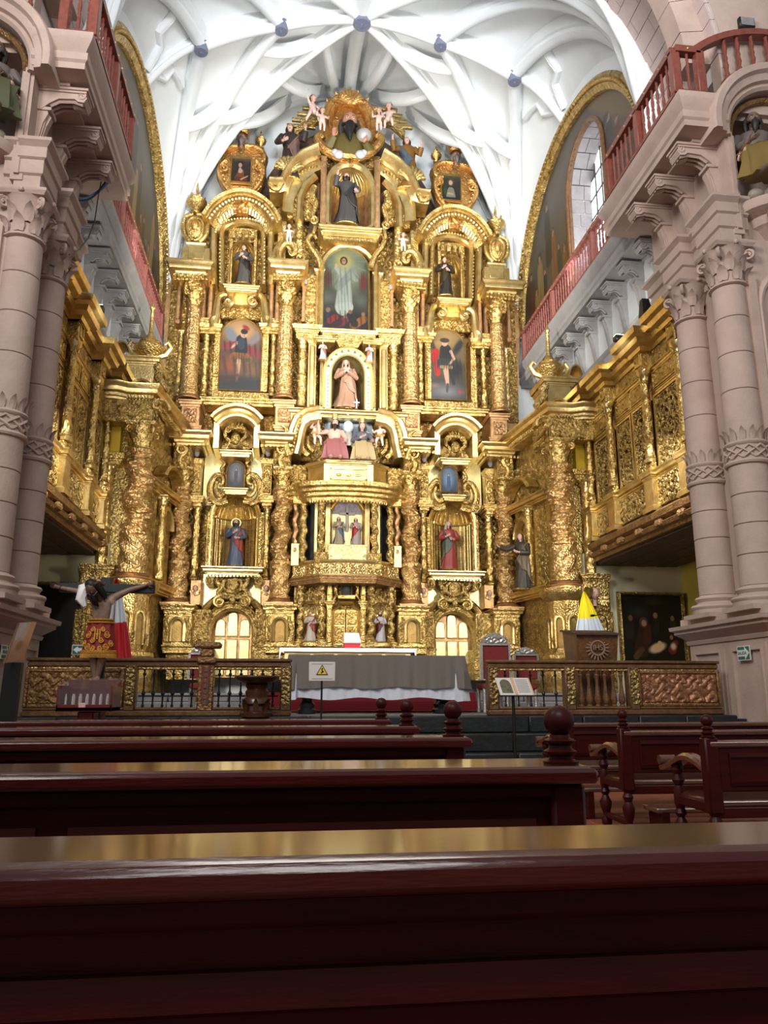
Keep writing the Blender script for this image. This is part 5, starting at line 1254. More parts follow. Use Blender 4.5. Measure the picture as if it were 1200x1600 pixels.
for k in range(7): leaf(m, (X+.2*cos(k*.9), 23.5+.2*sin(k*.9), Z+.1), (cos(k*.9), sin(k*.9), 0), (0, 0, 1), .34, .1, .6, 4, .015)
ab('mask_crown', m, GOLDO)
# ---- scroll consoles and cherub terms between the crest and the centre
m = MB(); corn(m, 428, 476, 405, 415, 23.0, 24.1, .2); bx(m, 434, 345, 447, 404, 23.7, 24.2); bx(m, 462, 330, 474, 400, 23.6, 24.2); rel(m, 463, 332, 473, 398, 23.59, .06, 14, 1, .03)
scrl(m, [(436, 408), (437, 392), (446, 380), (458, 382), (462, 392), (456, 398), (452, 392)], 23.3, .13, .07); scrl(m, [(428, 404), (432, 388), (442, 374)], 23.5, .1, .06); vol(m, 468, 402, 8, 23.3, -1); ab('scroll_console', m, GOLD)
m = MB(); scrl(m, [(451, 372), (449, 384), (455, 392)], 23.4, .13, .05); ab('term_pedestal', m, GOLD)
# ---- curved half pediments with shells
m = MB(); X, Z = q(520, 330, 23.5)
pts = [(421, 292), (436, 293), (447, 290), (452, 278), (462, 262), (478, 248), (500, 238)]
m.path_mould(px(pts, 23.3), [(-.12, 24.2), (-.12, 23.4), (0, 23.3), (.06, 23.1), (.16, 23.0), (.24, 23.06), (.24, 24.2)])
pts = [(444, 330), (446, 306), (455, 288), (470, 268), (486, 256), (500, 250)]; m.path_mould(px(pts, 23.5), [(-.3, 24.2), (-.3, 23.55), (-.2, 23.5), (.0, 23.5), (.06, 23.42), (.1, 23.5), (.1, 24.2)])
pts = [(468, 345), (470, 310), (478, 290), (494, 276)]; m.path_mould(px(pts, 23.5), [(-.1, 24.2), (-.1, 23.5), (.0, 23.4), (.1, 23.4), (.14, 23.5), (.14, 24.2)])
ab('curved_half_pediment', m, GOLDS)
m = MB(); rel(m, 449, 270, 492, 345, 23.78, .1, 9, 2, .04, False)
for i in range(9): X, Z = q(452+i*5.2, 288-i*3.6-(i*(8-i))*.35, 23.45); m.ball((X, 23.46, Z), .06, .08, .05, 6, 4)
ab('pediment_carving', m, GOLDC)
m = MB(); fan(m, 452, 270, 24, 23.25, 30, 160, 9); ab('shell_crest', m, GOLD)
m = MB(); scrl(m, [(440, 286), (434, 296), (424, 292), (422, 284), (430, 281), (436, 286)], 23.2, .1, .06); ab('foot_scroll', m, GOLD)
m = MB(); scrl(m, [(492, 292), (488, 305), (494, 318), (489, 335), (493, 352), (489, 366)], 23.3, .12, .06); vol(m, 491, 312, 7, 23.2); vol(m, 490, 344, 7, 23.2, -1); ab('hanging_drop', m, GOLD)
m = MB(); bx(m, 484, 285, 495, 372, 24.0, 24.1); ab('painted_slot_shade', m, DARKW)  # dark strip set in to imitate the shade of the slot
# ---- central top niche with radiating shell
XC = CX
def cz(y, Y): return q(543, y, Y)[1]
def cw(p, y, Y): return p*scl(543, y, Y)[0]
def cbx(m, hw, y0, y1, Yf, Yb, b=.015): m.bbox(XC-cw(hw, (y0+y1)/2, Yf), XC+cw(hw, (y0+y1)/2, Yf), Yf, Yb, cz(y1, Yf), cz(y0, Yf), b)
def ccor(m, hw, y0, y1, Yf, Yb, d=.2): 
    W_ = cw(hw, y0, Yf)-d; z0, z1 = cz(y1, Yf), cz(y0, Yf); m.mould([(XC-W_, Yb), (XC-W_, Yf+d), (XC+W_, Yf+d), (XC+W_, Yb)], cor_prof(z0, z1-z0, d, .1)); m.box(XC-W_-.05, XC+W_+.05, Yf+d-.05, Yb, z0+.005, z1-.005)
def cbox_arch(hw, ysp, yb, ry, Y, n=20):
    W_, zs_, zb_, rz_ = cw(hw, ysp, Y), cz(ysp, Y), cz(yb, Y), cz(ysp-ry, Y)-cz(ysp, Y)
    return [(XC-W_, zb_), (XC-W_, zs_)]+[(XC-W_*cos(a), zs_+rz_*sin(a)) for a in [pi*i/n for i in range(1, n)]]+[(XC+W_, zs_), (XC+W_, zb_)]
Yn = 23.35; W_, zs_, zb_ = cw(29, 295, Yn), cz(292, Yn), cz(352, Yn); rz_ = cz(262, Yn)-zs_
m = MB(); m.grid([[(XC-W_*cos(a), Yn+.62*sin(a), zz_) for a in [pi*i/20 for i in range(21)]] for zz_ in (zb_, zs_)]); ap('niche_wall', m, GOLDR)
m = MB(); m.grid([[(XC-W_*cos(a)*cos(b), Yn+.62*sin(a)*cos(b)+.05*abs(sin(12*a))*cos(b), zs_+rz_*sin(b)) for a in [pi*i/48 for i in range(49)]] for b in [pi/2*j/9 for j in range(10)]]); ap('shell_head', m, GOLDS)
m = MB(); oo = cbox_arch(29, 292, 350, 31, Yn); oo = oo+[]; m.path_mould(oo+[(XC+W_*.8, zb_-.06), (XC-W_*.8, zb_-.06)], [(0, 24.2), (0, Yn), (.08, Yn-.1), (.2, Yn-.1), (.26, Yn-.02), (.26, 24.2)], closed=True); ap('niche_arch', m, GOLDS)
for sg in (-1, 1):
    m = MB(); xx = XC+sg*cw(42, 300, 23.2); m.bbox(xx-.1, xx+.1, 23.2, 24.2, cz(365, 23.2), cz(246, 23.2)); m.bbox(xx-.06, xx+.06, 23.12, 23.3, cz(360, 23.2), cz(250, 23.2)); ap('niche_pilaster', m, GOLDR)
m = MB(); ccor(m, 50, 352, 362, 22.9, 24.1, .2); ccor(m, 46, 362, 374, 23.1, 24.1, .14); ap('niche_sill', m, GOLDS)
m = MB()
for i in range(18): x = XC-.78+i*.092; m.box(x-.03, x+.03, 23.1, 23.3, cz(378, 23.2), cz(374, 23.2))
o = ap('dentil_row', m, GOLD); o['kind'] = 'stuff'
m = MB(); cbx(m, 48, 240, 262, 23.7, 24.3); relief(m, (XC-.9, 23.69, cz(261, 23.7)), (1, 0, 0), (0, 0, 1), (0, -1, 0), 1.8, .45, .08, 9, 2, .035); ap('carved_lintel', m, GOLDC)
# ---- frame of the large central painting
m = MB(); oo = cbox_arch(37, 422, 516, 34, 23.5); m.path_mould(oo, [(0, 24.1), (0, 23.62), (.05, 23.5), (.14, 23.46), (.2, 23.5), (.24, 23.58), (.24, 24.1)]); ap('painting_arch', m, GOLDS)
m = MB(); ccor(m, 46, 514, 524, 23.1, 24.1, .14); ap('painting_sill', m, GOLDS)
for sg in (-1, 1):
    m = MB(); xa = XC+sg*cw(46, 470, 23.6); m.bbox(xa-.1, xa+.1, 23.62, 24.2, cz(514, 23.6), cz(424, 23.6)); m.mould([(xa-.1, 24), (xa-.1, 23.62), (xa+.1, 23.62), (xa+.1, 24)], cor_prof(cz(432, 23.6), .2, .09)); ap('frame_pilaster', m, GOLDS)
    m = MB(); x0_ = XC+sg*cw(58, 470, 23.75); relief(m, (x0_-.18, 23.75, cz(514, 23.75)), (1, 0, 0), (0, 0, 1), (0, -1, 0), .36, cz(432, 23.75)-cz(514, 23.75), .09, 11, 3+sg, .03); ap('carved_strip', m, GOLDC)
    m = MB(); xa = XC+sg*cw(68, 480, 23.8); m.bbox(xa-.08, xa+.08, 23.8, 24.2, cz(506, 23.8), cz(450, 23.8)); m.mould([(xa-.08, 24), (xa-.08, 23.8), (xa+.08, 23.8), (xa+.08, 24)], cor_prof(cz(452, 23.8), .14, .08)); ap('upper_pilaster', m, GOLDR)
    m = MB(); m.col = (.6, .55, .52); z = cz(446, 23.6); m.lathe([(.08, 0), (.1, .1), (.08, .3), (.09, .42), (.03, .46)], (xa, 23.72, z), 10); m.col = PALE; m.ball((xa, 23.7, z+.55), .075, .075, .1, 9, 7); ap('small_figure', m, PAINT, colors=True)
m = MB(); relief(m, (XC-1.0, 23.9, cz(412, 23.9)), (1, 0, 0), (0, 0, 1), (0, -1, 0), 2.0, cz(374, 23.9)-cz(412, 23.9), .1, 8, 6, .035); ap('carved_tympanum', m, GOLDC)
for sg in (-1, 1):
    m = MB(); pts = [(541+sg*38, 420), (541+sg*44, 402), (541+sg*54, 388), (541+sg*60, 374), (541+sg*52, 366), (541+sg*46, 374)]; scrl(m, pts, 23.4, .12, .06); ap('scroll_surround', m, GOLD)
# ---- second tier centre: niche, flanking pilasters and twisted shafts
Yn = 23.4; W_, zs_, zb_ = cw(25, 585, Yn), cz(585, Yn), cz(640, Yn); rz_ = cz(556, Yn)-zs_
m = MB(); m.grid([[(XC-W_*cos(a), Yn+.55*sin(a), zz_) for a in [pi*i/20 for i in range(21)]] for zz_ in (zb_, zs_)]); m.grid([[(XC-W_*cos(a)*cos(b), Yn+.55*sin(a)*cos(b), zs_+rz_*sin(b)) for a in [pi*i/24 for i in range(25)]] for b in [pi/2*j/8 for j in range(9)]])
BRONZE = mat('dim bronze niche paint', (.20, .14, .05), .5, .3, (.12, .08, .03), 5); ap('niche_wall', m, BRONZE)
m = MB(); oo = cbox_arch(25, 585, 640, 29, Yn); m.path_mould(oo, [(0, 24.1), (0, Yn-.02), (.03, Yn-.08), (.06, Yn-.04), (.20, Yn-.04), (.24, Yn-.1), (.30, Yn-.04), (.30, 24.1)]); na = ap('niche_arch', m, GOLDP)
m = MB()
for i in range(9):
    a = pi*(.1+.8*i/8); rr = 1.16; x, z = XC-W_*rr*cos(a)*1.12, zs_+rz_*rr*sin(a)*1.08; m.lathe([(.05, -.02), (.03, .03), (.002, .05)], (0, 0, 0), 3) if False else m.poly([(x-.05, z-.04), (x+.05, z-.04), (x, z+.05)], Yn-.07, Yn-.03)
for sg in (-1, 1):
    for j in range(9): z = zb_+.1+j*.125; x = XC+sg*(W_+.13); m.ball((x, Yn-.04, z), .025, .02, .025, 6, 4)
o = ob_from('triangle_studs', m, BRONZE, na); o['kind'] = 'stuff'
for sg in (-1, 1):
    for wp, ww in ((56, 6.5), (40.5, 3)):
        m = MB(); xa = XC+sg*cw(wp, 590, 23.5); w = cw(ww, 590, 23.5); m.bbox(xa-w, xa+w, 23.45, 24.2, cz(642, 23.5), cz(536, 23.5)); m.bbox(xa-w*.6, xa+w*.6, 23.38, 23.6, cz(638, 23.5), cz(545, 23.5), .03); m.mould([(xa-w, 24), (xa-w, 23.45), (xa+w, 23.45), (xa+w, 24)], cor_prof(cz(540, 23.5), .16, .08)); ap('pilaster', m, GOLDS)
    m = MB(); xa = XC+sg*cw(72, 590, 23.45); spiral_col(m, (xa, 23.45), cz(640, 23.45), cz(545, 23.45), .135, 14, 4, .5); co = ap('slim_column', m, GOLD)
    m = MB(); m.merge(capital_mb(.12, .3, 7), lambda p: (xa+p[0], 23.45+p[1], cz(545, 23.45)+p[2])); ob_from('capital', m, GOLDS, co)
    m = MB(); x0_, x1_ = XC+sg*cw(48, 520, 23.2), XC+sg*cw(82, 520, 23.2); x0_, x1_ = min(x0_, x1_), max(x0_, x1_); m.mould([(x0_, 24.1), (x0_, 23.3), (x1_, 23.3), (x1_, 24.1)], cor_prof(cz(521, 23.2), .24, .14)); m.box(x0_, x1_, 23.32, 24.1, cz(530, 23.2), cz(512, 23.2)); ap('small_entablature', m, GOLD)
    m = MB(); xa, xb_ = XC+sg*cw(24, 530, 23.1), XC+sg*cw(50, 530, 23.1); xa, xb_ = min(xa, xb_), max(xa, xb_); m.mould([(xa, 24), (xa, 23.2), (xb_, 23.2), (xb_, 24)], cor_prof(cz(534, 23.1), .16, .14)); m.box(xa, xb_, 23.2, 24, cz(534, 23.1), cz(527, 23.1)); ap('broken_cornice', m, GOLD)
m = MB(); z0_, z1_ = cz(538, 23.1), cz(524, 23.1); m.loft([[(XC-.3, 23.3, z0_), (XC+.3, 23.3, z0_), (XC+.3, 24, z0_), (XC-.3, 24, z0_)], [(XC-.55, 23.05, z1_), (XC+.55, 23.05, z1_), (XC+.55, 24, z1_), (XC-.55, 24, z1_)]]); ap('keystone_block', m, GOLDC)
m = MB(); ccor(m, 96, 640, 650, 22.9, 24.1, .22); ap('cornice', m, GOLDS)
# ---- curved brackets framing the sculpted group
m = MB(); 
pts = [(452, 706), (456, 690), (460, 670), (466, 655), (480, 645), (500, 642)]
m.path_mould(px(pts, 22.9), [(-.35, 24.1), (-.35, 23.0), (-.26, 22.9), (-.16, 22.9), (-.12, 22.98), (0, 22.98), (.04, 22.88), (.14, 22.84), (.2, 22.9), (.2, 24.1)]); ab('curved_bracket', m, GOLDS)
m = MB(); scrl(m, [(452, 712), (446, 690), (448, 672), (440, 664)], 22.8, .1, .05); leafs = MB()
for i in range(12): X, Z = q(470-i*1.3, 650+i*5.2, 22.86); m.ball((X, 22.88, Z), .05, .05, .06, 6, 4)
ab('bracket_beads', m, GOLD)
m = MB(); rel(m, 462, 655, 545, 722, 23.7, .1, 8, 4, .04, False); ab('group_backdrop', m, GOLDC)
m = MB(); scrl(m, [(482, 712), (472, 700), (474, 676), (484, 664), (492, 668), (488, 676)], 23.3, .1, .06); scrl(m, [(490, 706), (482, 696), (482, 682)], 23.3, .07, .04); ab('leaf_scroll', m, GOLD)
# ================================================================ side wings of the altarpiece, reaching forward to the tribunes
YELP = mat('yellow painted board', (.72, .46, .02), .6, 0, (.60, .36, .02), 3)
def wing(s, nm):
    root = thing('altarpiece_wing', 'gilded wing of the altarpiece with one huge twisted column, beside the %s tribune' % nm, 'altarpiece', (CX+s*5.8, 20.5, 1.16))
    X = lambda w: CX+w
    def put(name, mb, mt=GOLD, par=None, **k): return ob_from(name, mb if s > 0 else mb.mirror(), mt, par or root, **k)
    m = MB(); pts = [(5.85, 20.35), (7.0, 20.35), (7.0, 24.25), (5.15, 24.25)]
    m.loft([[(X(a), b, z) for a, b in pts] for z in (1.17, 9.0)]); put('wing_body', m, GOLDC)
    # carved inner face: pilasters, slim columns, arched recess with its own cornice
    U = Vector((-.70, 3.9, 0)).normalized(); N = Vector((-U.y, U.x, 0))
    def fp(t, z, o=0): p = Vector((X(5.85), 20.35, 0))+U*t+N*o; return (p.x, p.y, z)
    m = MB(); relief(m, fp(.1, 4.2, .01), U, (0, 0, 1), N, 3.6, 3.9, .09, 7, 3, .06); put('inner_relief', m, GOLDC)
    for t in (.55, 1.5, 2.5, 3.2):
        m = MB(); a, b = fp(t-.1, 0, 0), fp(t+.1, 0, 0); c, d = fp(t+.1, 0, .16), fp(t-.1, 0, .16)
        m.loft([[(p[0], p[1], z) for p in (d, c, b, a)] for z in (4.1, 6.6)]); put('pilaster', m, GOLD)
        if t in (1.5, 3.2):
            p = fp(t, 0, .30); m = MB(); spiral_col(m, (p[0], p[1]), 4.2, 6.3, .12, 12, 3); co = put('slim_column', m, GOLD)
            m = MB(); m.merge(capital_mb(.11, .28, 6), lambda v: (p[0]+v[0], p[1]+v[1], 6.3+v[2])); put('capital', m, GOLDS, co)
    m = MB(); pa = [fp(3.7, 0, .2)[:2], fp(.35, 0, .2)[:2]]; m.mould(pa, [(-.2, 6.6)]+[(o, z) for o, z in cor_prof(6.6, .24, .22)[1:-1]]+[(-.2, 6.84)]); put('inner_cornice', m, GOLDS)
    m = MB(); pa = [fp(3.7, 0, .15)[:2], fp(.35, 0, .15)[:2]]; m.mould(pa, cor_prof(3.85, .26, .3, .15)); put('niche_shelf', m, GOLDS)
    m = MB(); R = []
    for i in range(15):
        a = pi*i/14; R.append([fp(2.0-.42*cos(a)*k, 5.75+.5*sin(a)*k, o) for k, o in ((1.0, .1), (1.0, .3), (1.12, .34), (1.25, .3), (1.25, .1))])
    m.loft(R); put('niche_arch', m, GOLDS)
    m = MB(); m.grid([[fp(2.0-.4*cos(a), z, .12-.1*sin(a)) for a in [pi*i/10 for i in range(11)]] for z in (4.1, 5.0, 5.75)]); put('niche_back', m, YELP)
    m = MB(); R = []
    for i in range(13):
        a = pi*.1+pi*.8*i/12; R.append([fp(2.0-.8*cos(a)*k, 6.9+.55*sin(a)*k, o) for k, o in ((1.0, .1), (1.0, .45), (1.1, .5), (1.2, .44), (1.2, .1))])
    m.loft(R); put('arched_pediment', m, GOLD)
    # octagonal pedestal with arched niches, carved foot
    c = (X(5.62), 19.85)
    m = MB(); m.lathe([(.60, 0), (.62, .1), (.55, .16), (.62, .3), (.66, .5), (.6, .62), (.5, .68), (.62, .78), (.68, .86), (.66, .95), (.46, .98), (.46, 2.35), (.62, 2.45), (.70, 2.55), (.72, 2.68)], (c[0], c[1], 1.17), 8, pi/8, pi/8+2*pi); put('pedestal', m, GOLD)
    for k in range(8):
        a = k*pi/4; d = Vector((cos(a), sin(a), 0)); t = Vector((-sin(a), cos(a), 0)); p0 = Vector((c[0], c[1], 0))+d*.43
        if d.y > .5: continue
        m = MB(); R = []
        o2 = [(-.12, 2.3), (-.12, 2.95)]+[(-.12*cos(u), 2.95+.16*sin(u)) for u in [pi*i/8 for i in range(1, 8)]]+[(.12, 2.95), (.12, 2.3)]
        for x, z in o2: pass
        pts = [tuple(p0+t*x+Vector((0, 0, z))+d*.03) for x, z in o2]; m.tube(pts, .035, 5); put('niche_frame', m, GOLDS)
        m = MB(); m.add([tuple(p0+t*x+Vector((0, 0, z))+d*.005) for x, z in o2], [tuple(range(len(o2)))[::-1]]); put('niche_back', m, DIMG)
        m = MB(); q_ = p0+t*.19; leaf(m, (q_.x, q_.y, 2.2), d, (0, 0, 1), .5, .07, .5, 4, .02); leaf(m, (q_.x+d.x*.12, q_.y+d.y*.12, 1.7), d, (0, 0, -1), .4, .1, .6, 4, .02); put('corner_leaf', m, GOLDC)
    # giant twisted column
    z0, z1, r = 3.86, 8.0, .335; m = MB(); G = []; n, nz = 36, 130; low = .33; hb, hc = .2, .72
    for j in range(nz+1):
        t = j/nz; z = z0+hb+(z1-z0-hb-hc)*t; row = []
        for i in range(n):
            a = 2*pi*i/n
            if t < low: rr = r*(1.02+.09*sin(4*a-t*40)+.03*sin(17*a+66*t)); ox = oy = 0
            else:
                u = (t-low)/(1-low); tw = 2*pi*2.4*u; am = r*.25*min(1, u*8)*(1 if u < .9 else (1-u)*10); ox, oy = am*cos(tw), am*sin(tw); rr = r*(.93+.10*sin(3*a+7*sin(u*24)+30*u)*sin(28*u+2*a)+.05*sin(9*a-40*u))
            if t < .02 or low-.03 < t < low: rr = r*1.14
            row.append((c[0]+ox+rr*cos(a), c[1]+oy+rr*sin(a), z))
        G.append(row)
    m.loft(G); tc = put('twisted_column', m, GOLDT)
    m = MB(); m.lathe([(rr, z*hb) for rr, z in base_prof(r, 1)], (c[0], c[1], z0), 24); put('column_base', m, GOLDR, tc)
    m = MB(); m.merge(capital_mb(r*.9, hc, 9), lambda v: (c[0]+v[0], c[1]+v[1], z1-hc+v[2])); put('capital', m, GOLD, tc)
    # carved block with corner scroll, big projecting cornice
    m = MB(); m.bbox(X(5.3), X(6.6), 19.62, 21.0, 8.0, 8.62, .02); relief(m, (X(5.32), 19.61, 8.03), (1, 0, 0), (0, 0, 1), (0, -1, 0), .95, .55, .07, 8, 1, .035); relief(m, (X(5.29), 20.9, 8.03), (0, -1, 0), (0, 0, 1), (-1, 0, 0), 1.2, .55, .07, 8, 2, .035); put('frieze_block', m, GOLDC)
    m = MB()
    for k in range(3): m.tube([(X(5.30)-.34*(1-u)*cos(u*5.2-.3)*.9-.08, 19.55+.09*k, 8.40+.30*(1-u)*sin(u*5.2-.3)) for u in [i/16 for i in range(17)]], .06, 6)
    for k in range(4): leaf(m, (X(5.2), 19.6+.1*k, 8.3), (-1, -.4, 0), (-.3, 0, -1), .5, .1, .7, 4, .02)
    put('corner_scroll', m, GOLD)
    m = MB(); path = [(X(5.0), 23.3), (X(5.46), 19.75), (X(6.05), 19.75), (X(6.3), 19.6), (X(6.9), 19.6)]
    m.mould(path, [(-.5, 8.6)]+[(o, z) for o, z in cor_prof(8.6, .42, .30)[1:-1]]+[(-.5, 9.02)]); put('cornice', m, GOLDS)
    m = MB()
    for k in range(28):
        p = Vector((X(5.46), 19.75, 0)).lerp(Vector((X(5.0), 23.3, 0)), k/28); m.box(p.x-.14, p.x-.02, p.y, p.y+.07, 8.62, 8.72)
    for k in range(8): m.box(X(5.4)+k*.085, X(5.4)+k*.085+.045, 19.58, 19.72, 8.62, 8.72)
    o = put('dentil_row', m, GOLD); o['kind'] = 'stuff'
    m = MB(); m.loft([[(X(a), b, z) for a, b in ((5.46, 19.8), (6.95, 19.7), (6.95, 24.2), (5.0, 24.2))] for z in (8.98, 9.02)]); put('cornice_top', m, GOLD)
    # scroll pedestal with urn, spiral volute against the wall
    m = MB(); m.bbox(X(5.45), X(6.25), 20.05, 21.2, 9.02, 9.85, .03); m.mould([(X(5.45), 21.2), (X(5.45), 20.05), (X(6.25), 20.05), (X(6.25), 21.2)], cor_prof(9.75, .24, .14)); put('urn_pedestal', m, GOLDS)
    m = MB(); R = []
    for i in range(11):
        a = pi*i/10; R.append([(X(5.78)-rr*cos(a), y, 9.05+rr*1.0*sin(a)) for rr, y in ((.24, 20.1), (.24, 19.98), (.30, 19.96), (.32, 20.02), (.32, 20.1))])
    m.loft(R); put('arched_lunette', m, GOLDS)
    m = MB(); pts = [(X(5.42), 19.98, 9.75), (X(5.3), 19.98, 9.6), (X(5.34), 19.98, 9.4), (X(5.22), 19.98, 9.15), (X(5.05), 19.98, 9.05)]; m.tube(pts, [.08, .13, .12, .12, .09], 8); m.ball((X(5.36), 19.9, 9.66), .12, .1, .12, 9, 7); put('side_scroll', m, GOLDC)
    m = MB(); m.lathe([(.3, 0), (.34, .06), (.18, .14), (.2, .24), (.36, .38), (.44, .54), (.36, .64), (.24, .68), (.3, .74), (.16, .8), (.12, .92), (.06, 1.0), (.05, 1.7), (.09, 1.78), (.05, 1.86), (.004, 2.0)], (X(5.72), 20.5, 9.9), 18); um = put('urn', m, GOLD)
    for sg in (-1, 1):
        m = MB(); m.tube([(X(5.72)+sg*.2, 20.5, 10.2), (X(5.72)+sg*.45, 20.5, 10.28), (X(5.72)+sg*.58, 20.5, 10.48), (X(5.72)+sg*.5, 20.5, 10.66), (X(5.72)+sg*.4, 20.5, 10.58)], [.09, .09, .08, .06, .04], 7); put('urn_handle', m, GOLDS, um)
    m = MB(); R = []
    for i in range(26):
        u = i/25; a = -1.2+u*5.6; rr = .62*(1-.72*u); R.append([(X(6.42)-rr*cos(a)*.55, y, 9.95+rr*sin(a)+.1) for y in (20.05, 20.7)]+[(X(6.42)-(rr-.05)*cos(a)*.55, y, 9.95+(rr-.05)*sin(a)+.1) for y in (20.7, 20.05)])
    m.loft(R); put('band_volute', m, GOLDS)
    # slim column and painted board towards the tribune, cherub bracket below
    p = (X(6.42), 20.0); m = MB(); spiral_col(m, p, 4.3, 6.6, .14, 14, 4, .4); co = put('slim_column', m, GOLD)
    m = MB(); m.merge(capital_mb(.125, .34, 7), lambda v: (p[0]+v[0], p[1]+v[1], 6.6+v[2])); put('capital', m, GOLDS, co)
    m = MB(); m.bbox(X(6.15), X(6.95), 20.02, 20.4, 6.95, 7.2, .02); m.mould([(X(6.15), 20.4), (X(6.15), 20.02), (X(6.95), 20.02)], cor_prof(7.0, .24, .12)); put('outer_entablature', m, GOLD)
    m = MB(); m.bbox(X(6.22), X(6.95), 20.1, 20.36, 7.2, 8.6, .01); put('painted_board', m, YELP)
    m = MB(); m.bbox(X(6.16), X(6.9), 19.95, 20.4, 3.3, 4.25, .03); m.mould([(X(6.16), 20.4), (X(6.16), 19.95), (X(6.9), 19.95)], cor_prof(4.1, .2, .12)); m.loft([[(X(6.2), 20.0, 3.3), (X(6.85), 20.0, 3.3), (X(6.85), 20.4, 3.3), (X(6.2), 20.4, 3.3)], [(X(6.4), 20.2, 2.8), (X(6.6), 20.2, 2.8), (X(6.6), 20.4, 2.8), (X(6.4), 20.4, 2.8)]]); put('bracket_block', m, GOLDC)
    m = MB(); cherub_head(m, (X(6.42), 19.86, 3.75), .34); put('cherub_head', m, PAINT, colors=True)
    m = MB()
    for sg in (-1, 1):
        for k in range(3): leaf(m, (X(6.42)+sg*.06, 19.92, 3.6), (0, -1, 0), (sg*1, 0, .2-.35*k), .36, .09, .3, 4, .01)
    put('cherub_wings', m, GOLD)
    m = MB(); m.bbox(X(6.1), X(7.0), 20.06, 20.4, 1.17, 3.3, .02); relief(m, (X(6.12), 20.05, 1.3), (1, 0, 0), (0, 0, 1), (0, -1, 0), .85, 1.9, .06, 9, 4, .05); put('lower_block', m, GOLDC)
for s, nm in SIDES: wing(s, nm)

# ================================================================ bow-fronted tabernacle in the centre of the altarpiece
TB = thing('tabernacle', 'bow-fronted gilded tabernacle with curved balcony at the centre of the altarpiece', 'tabernacle', (CX, 22.8, 1.2))
def tb(name, mb, mt=GOLD, par=None, **k): return ob_from(name, mb, mt, par or TB, **k)
def bow(hw, dep, yb, n=14, flat=.0): return [(CX-hw*cos(a), yb-dep*sin(a)**.85) for a in [pi*i/n for i in range(n+1)]]
poly3 = lambda hw, hm, yb, yf: [(CX-hw, yb+.4), (CX-hw, yb), (CX-hm, yf), (CX+hm, yf), (CX+hw, yb), (CX+hw, yb+.4)]
def slab(m, path, z0, z1): m.loft([[(x, y, z) for x, y in path] for z in (z0, z1)])
zf = lambda y: cz(y, 22.5)
m = MB(); m.box(CX-1.55, CX+1.55, 23.45, 24.3, cz(1055, 23.4), cz(735, 23.4)); relief(m, (CX-1.5, 23.44, cz(1010, 23.4)), (1, 0, 0), (0, 0, 1), (0, -1, 0), 3.0, cz(905, 23.4)-cz(1010, 23.4), .08, 8, 2, .045); tb('back_body', m, GOLDC)
# lower storey
m = MB(); path = poly3(1.6, .9, 23.3, 22.9); slab(m, path, cz(1062, 22.9), cz(1012, 22.9)); m.mould(path, cor_prof(cz(1020, 22.9), .2, .1)); tb('base_plinth', m, GOLD)
for sg in (-1, 1):
    for off, Yc in ((.74, 23.0), (1.36, 23.15)):
        xa = CX+sg*off; z0, z1 = cz(1003, Yc), cz(912, Yc); m = MB(); G = []
        for j in range(61):
            t = j/60; tw = 2*pi*4*t; row = []
            for i in range(12):
                a = 2*pi*i/12; rr = .10*(1+.14*sin(3*a+t*50)); row.append((xa+.035*cos(tw)+rr*cos(a), Yc+.035*sin(tw)+rr*sin(a), z0+(z1-z0)*t))
            G.append(row)
        m.loft(G); co = tb('twisted_column', m, GOLDC)
        m = MB(); m.merge(capital_mb(.105, .26, 6), lambda v: (xa+v[0], Yc+v[1], z1-.2+v[2])); tb('capital', m, GOLD, co)
        m = MB(); m.bbox(xa-.16, xa+.16, Yc-.16, Yc+.3, cz(1014, Yc), cz(1003, Yc)); m.lathe([(.15, 0), (.16, .05), (.11, .1)], (xa, Yc, z0), 12); tb('column_pedestal', m, GOLDC, co)
    xa = CX+sg*1.05; m = MB(); zs_ = cz(960, 23.3); zb_ = cz(1003, 23.3)
    m.grid([[(xa-.22*cos(a), 23.3+.12*sin(a), z) for a in [pi*i/10 for i in range(11)]] for z in (zb_, zs_)]); m.grid([[(xa-.22*cos(a)*cos(b), 23.3+.12*sin(a)*cos(b)+.02*abs(sin(7*a)), zs_+.3*sin(b)) for a in [pi*i/20 for i in range(21)]] for b in [pi/2*j/6 for j in range(7)]]); tb('niche_shell', m, GOLDS)
    m = MB(); o2 = [(xa-.22, zb_), (xa-.22, zs_)]+[(xa-.22*cos(a), zs_+.3*sin(a)) for a in [pi*i/10 for i in range(1, 10)]]+[(xa+.22, zs_), (xa+.22, zb_)]; m.path_mould(o2, [(0, 23.44), (0, 23.26), (.05, 23.22), (.08, 23.28), (.08, 23.44)]); tb('niche_arch', m, GOLD)
    m = MB(); m.lathe([(.3, 0), (.34, .05), (.32, .14), (.2, .2)], (xa, 23.1, cz(1013, 23.1)), 14); tb('niche_pedestal', m, GOLD)
    m = MB(); xp = CX+sg*.50; m.bbox(xp-.08, xp+.08, 23.05, 23.5, cz(1012, 23.1), cz(908, 23.1)); m.mould([(xp-.08, 23.4), (xp-.08, 23.05), (xp+.08, 23.05), (xp+.08, 23.4)], cor_prof(cz(948, 23.1), .16, .08)); m.bbox(xp-.06, xp+.06, 22.95, 23.2, cz(930, 23.05), cz(912, 23.05)); relief(m, (xp-.06, 23.04, cz(1005, 23.1)), (1, 0, 0), (0, 0, 1), (0, -1, 0), .12, 1.0, .03, 16, 1, .03); tb('pilaster', m, GOLD)
m = MB(); zb_, zt_ = cz(1008, 23.15), cz(944, 23.15); xl = .36
oo = [(CX-xl, zb_), (CX-xl, zt_-.2), (CX-xl*.6, zt_-.12), (CX-xl*.5, zt_), (CX+xl*.5, zt_), (CX+xl*.6, zt_-.12), (CX+xl, zt_-.2), (CX+xl, zb_)]
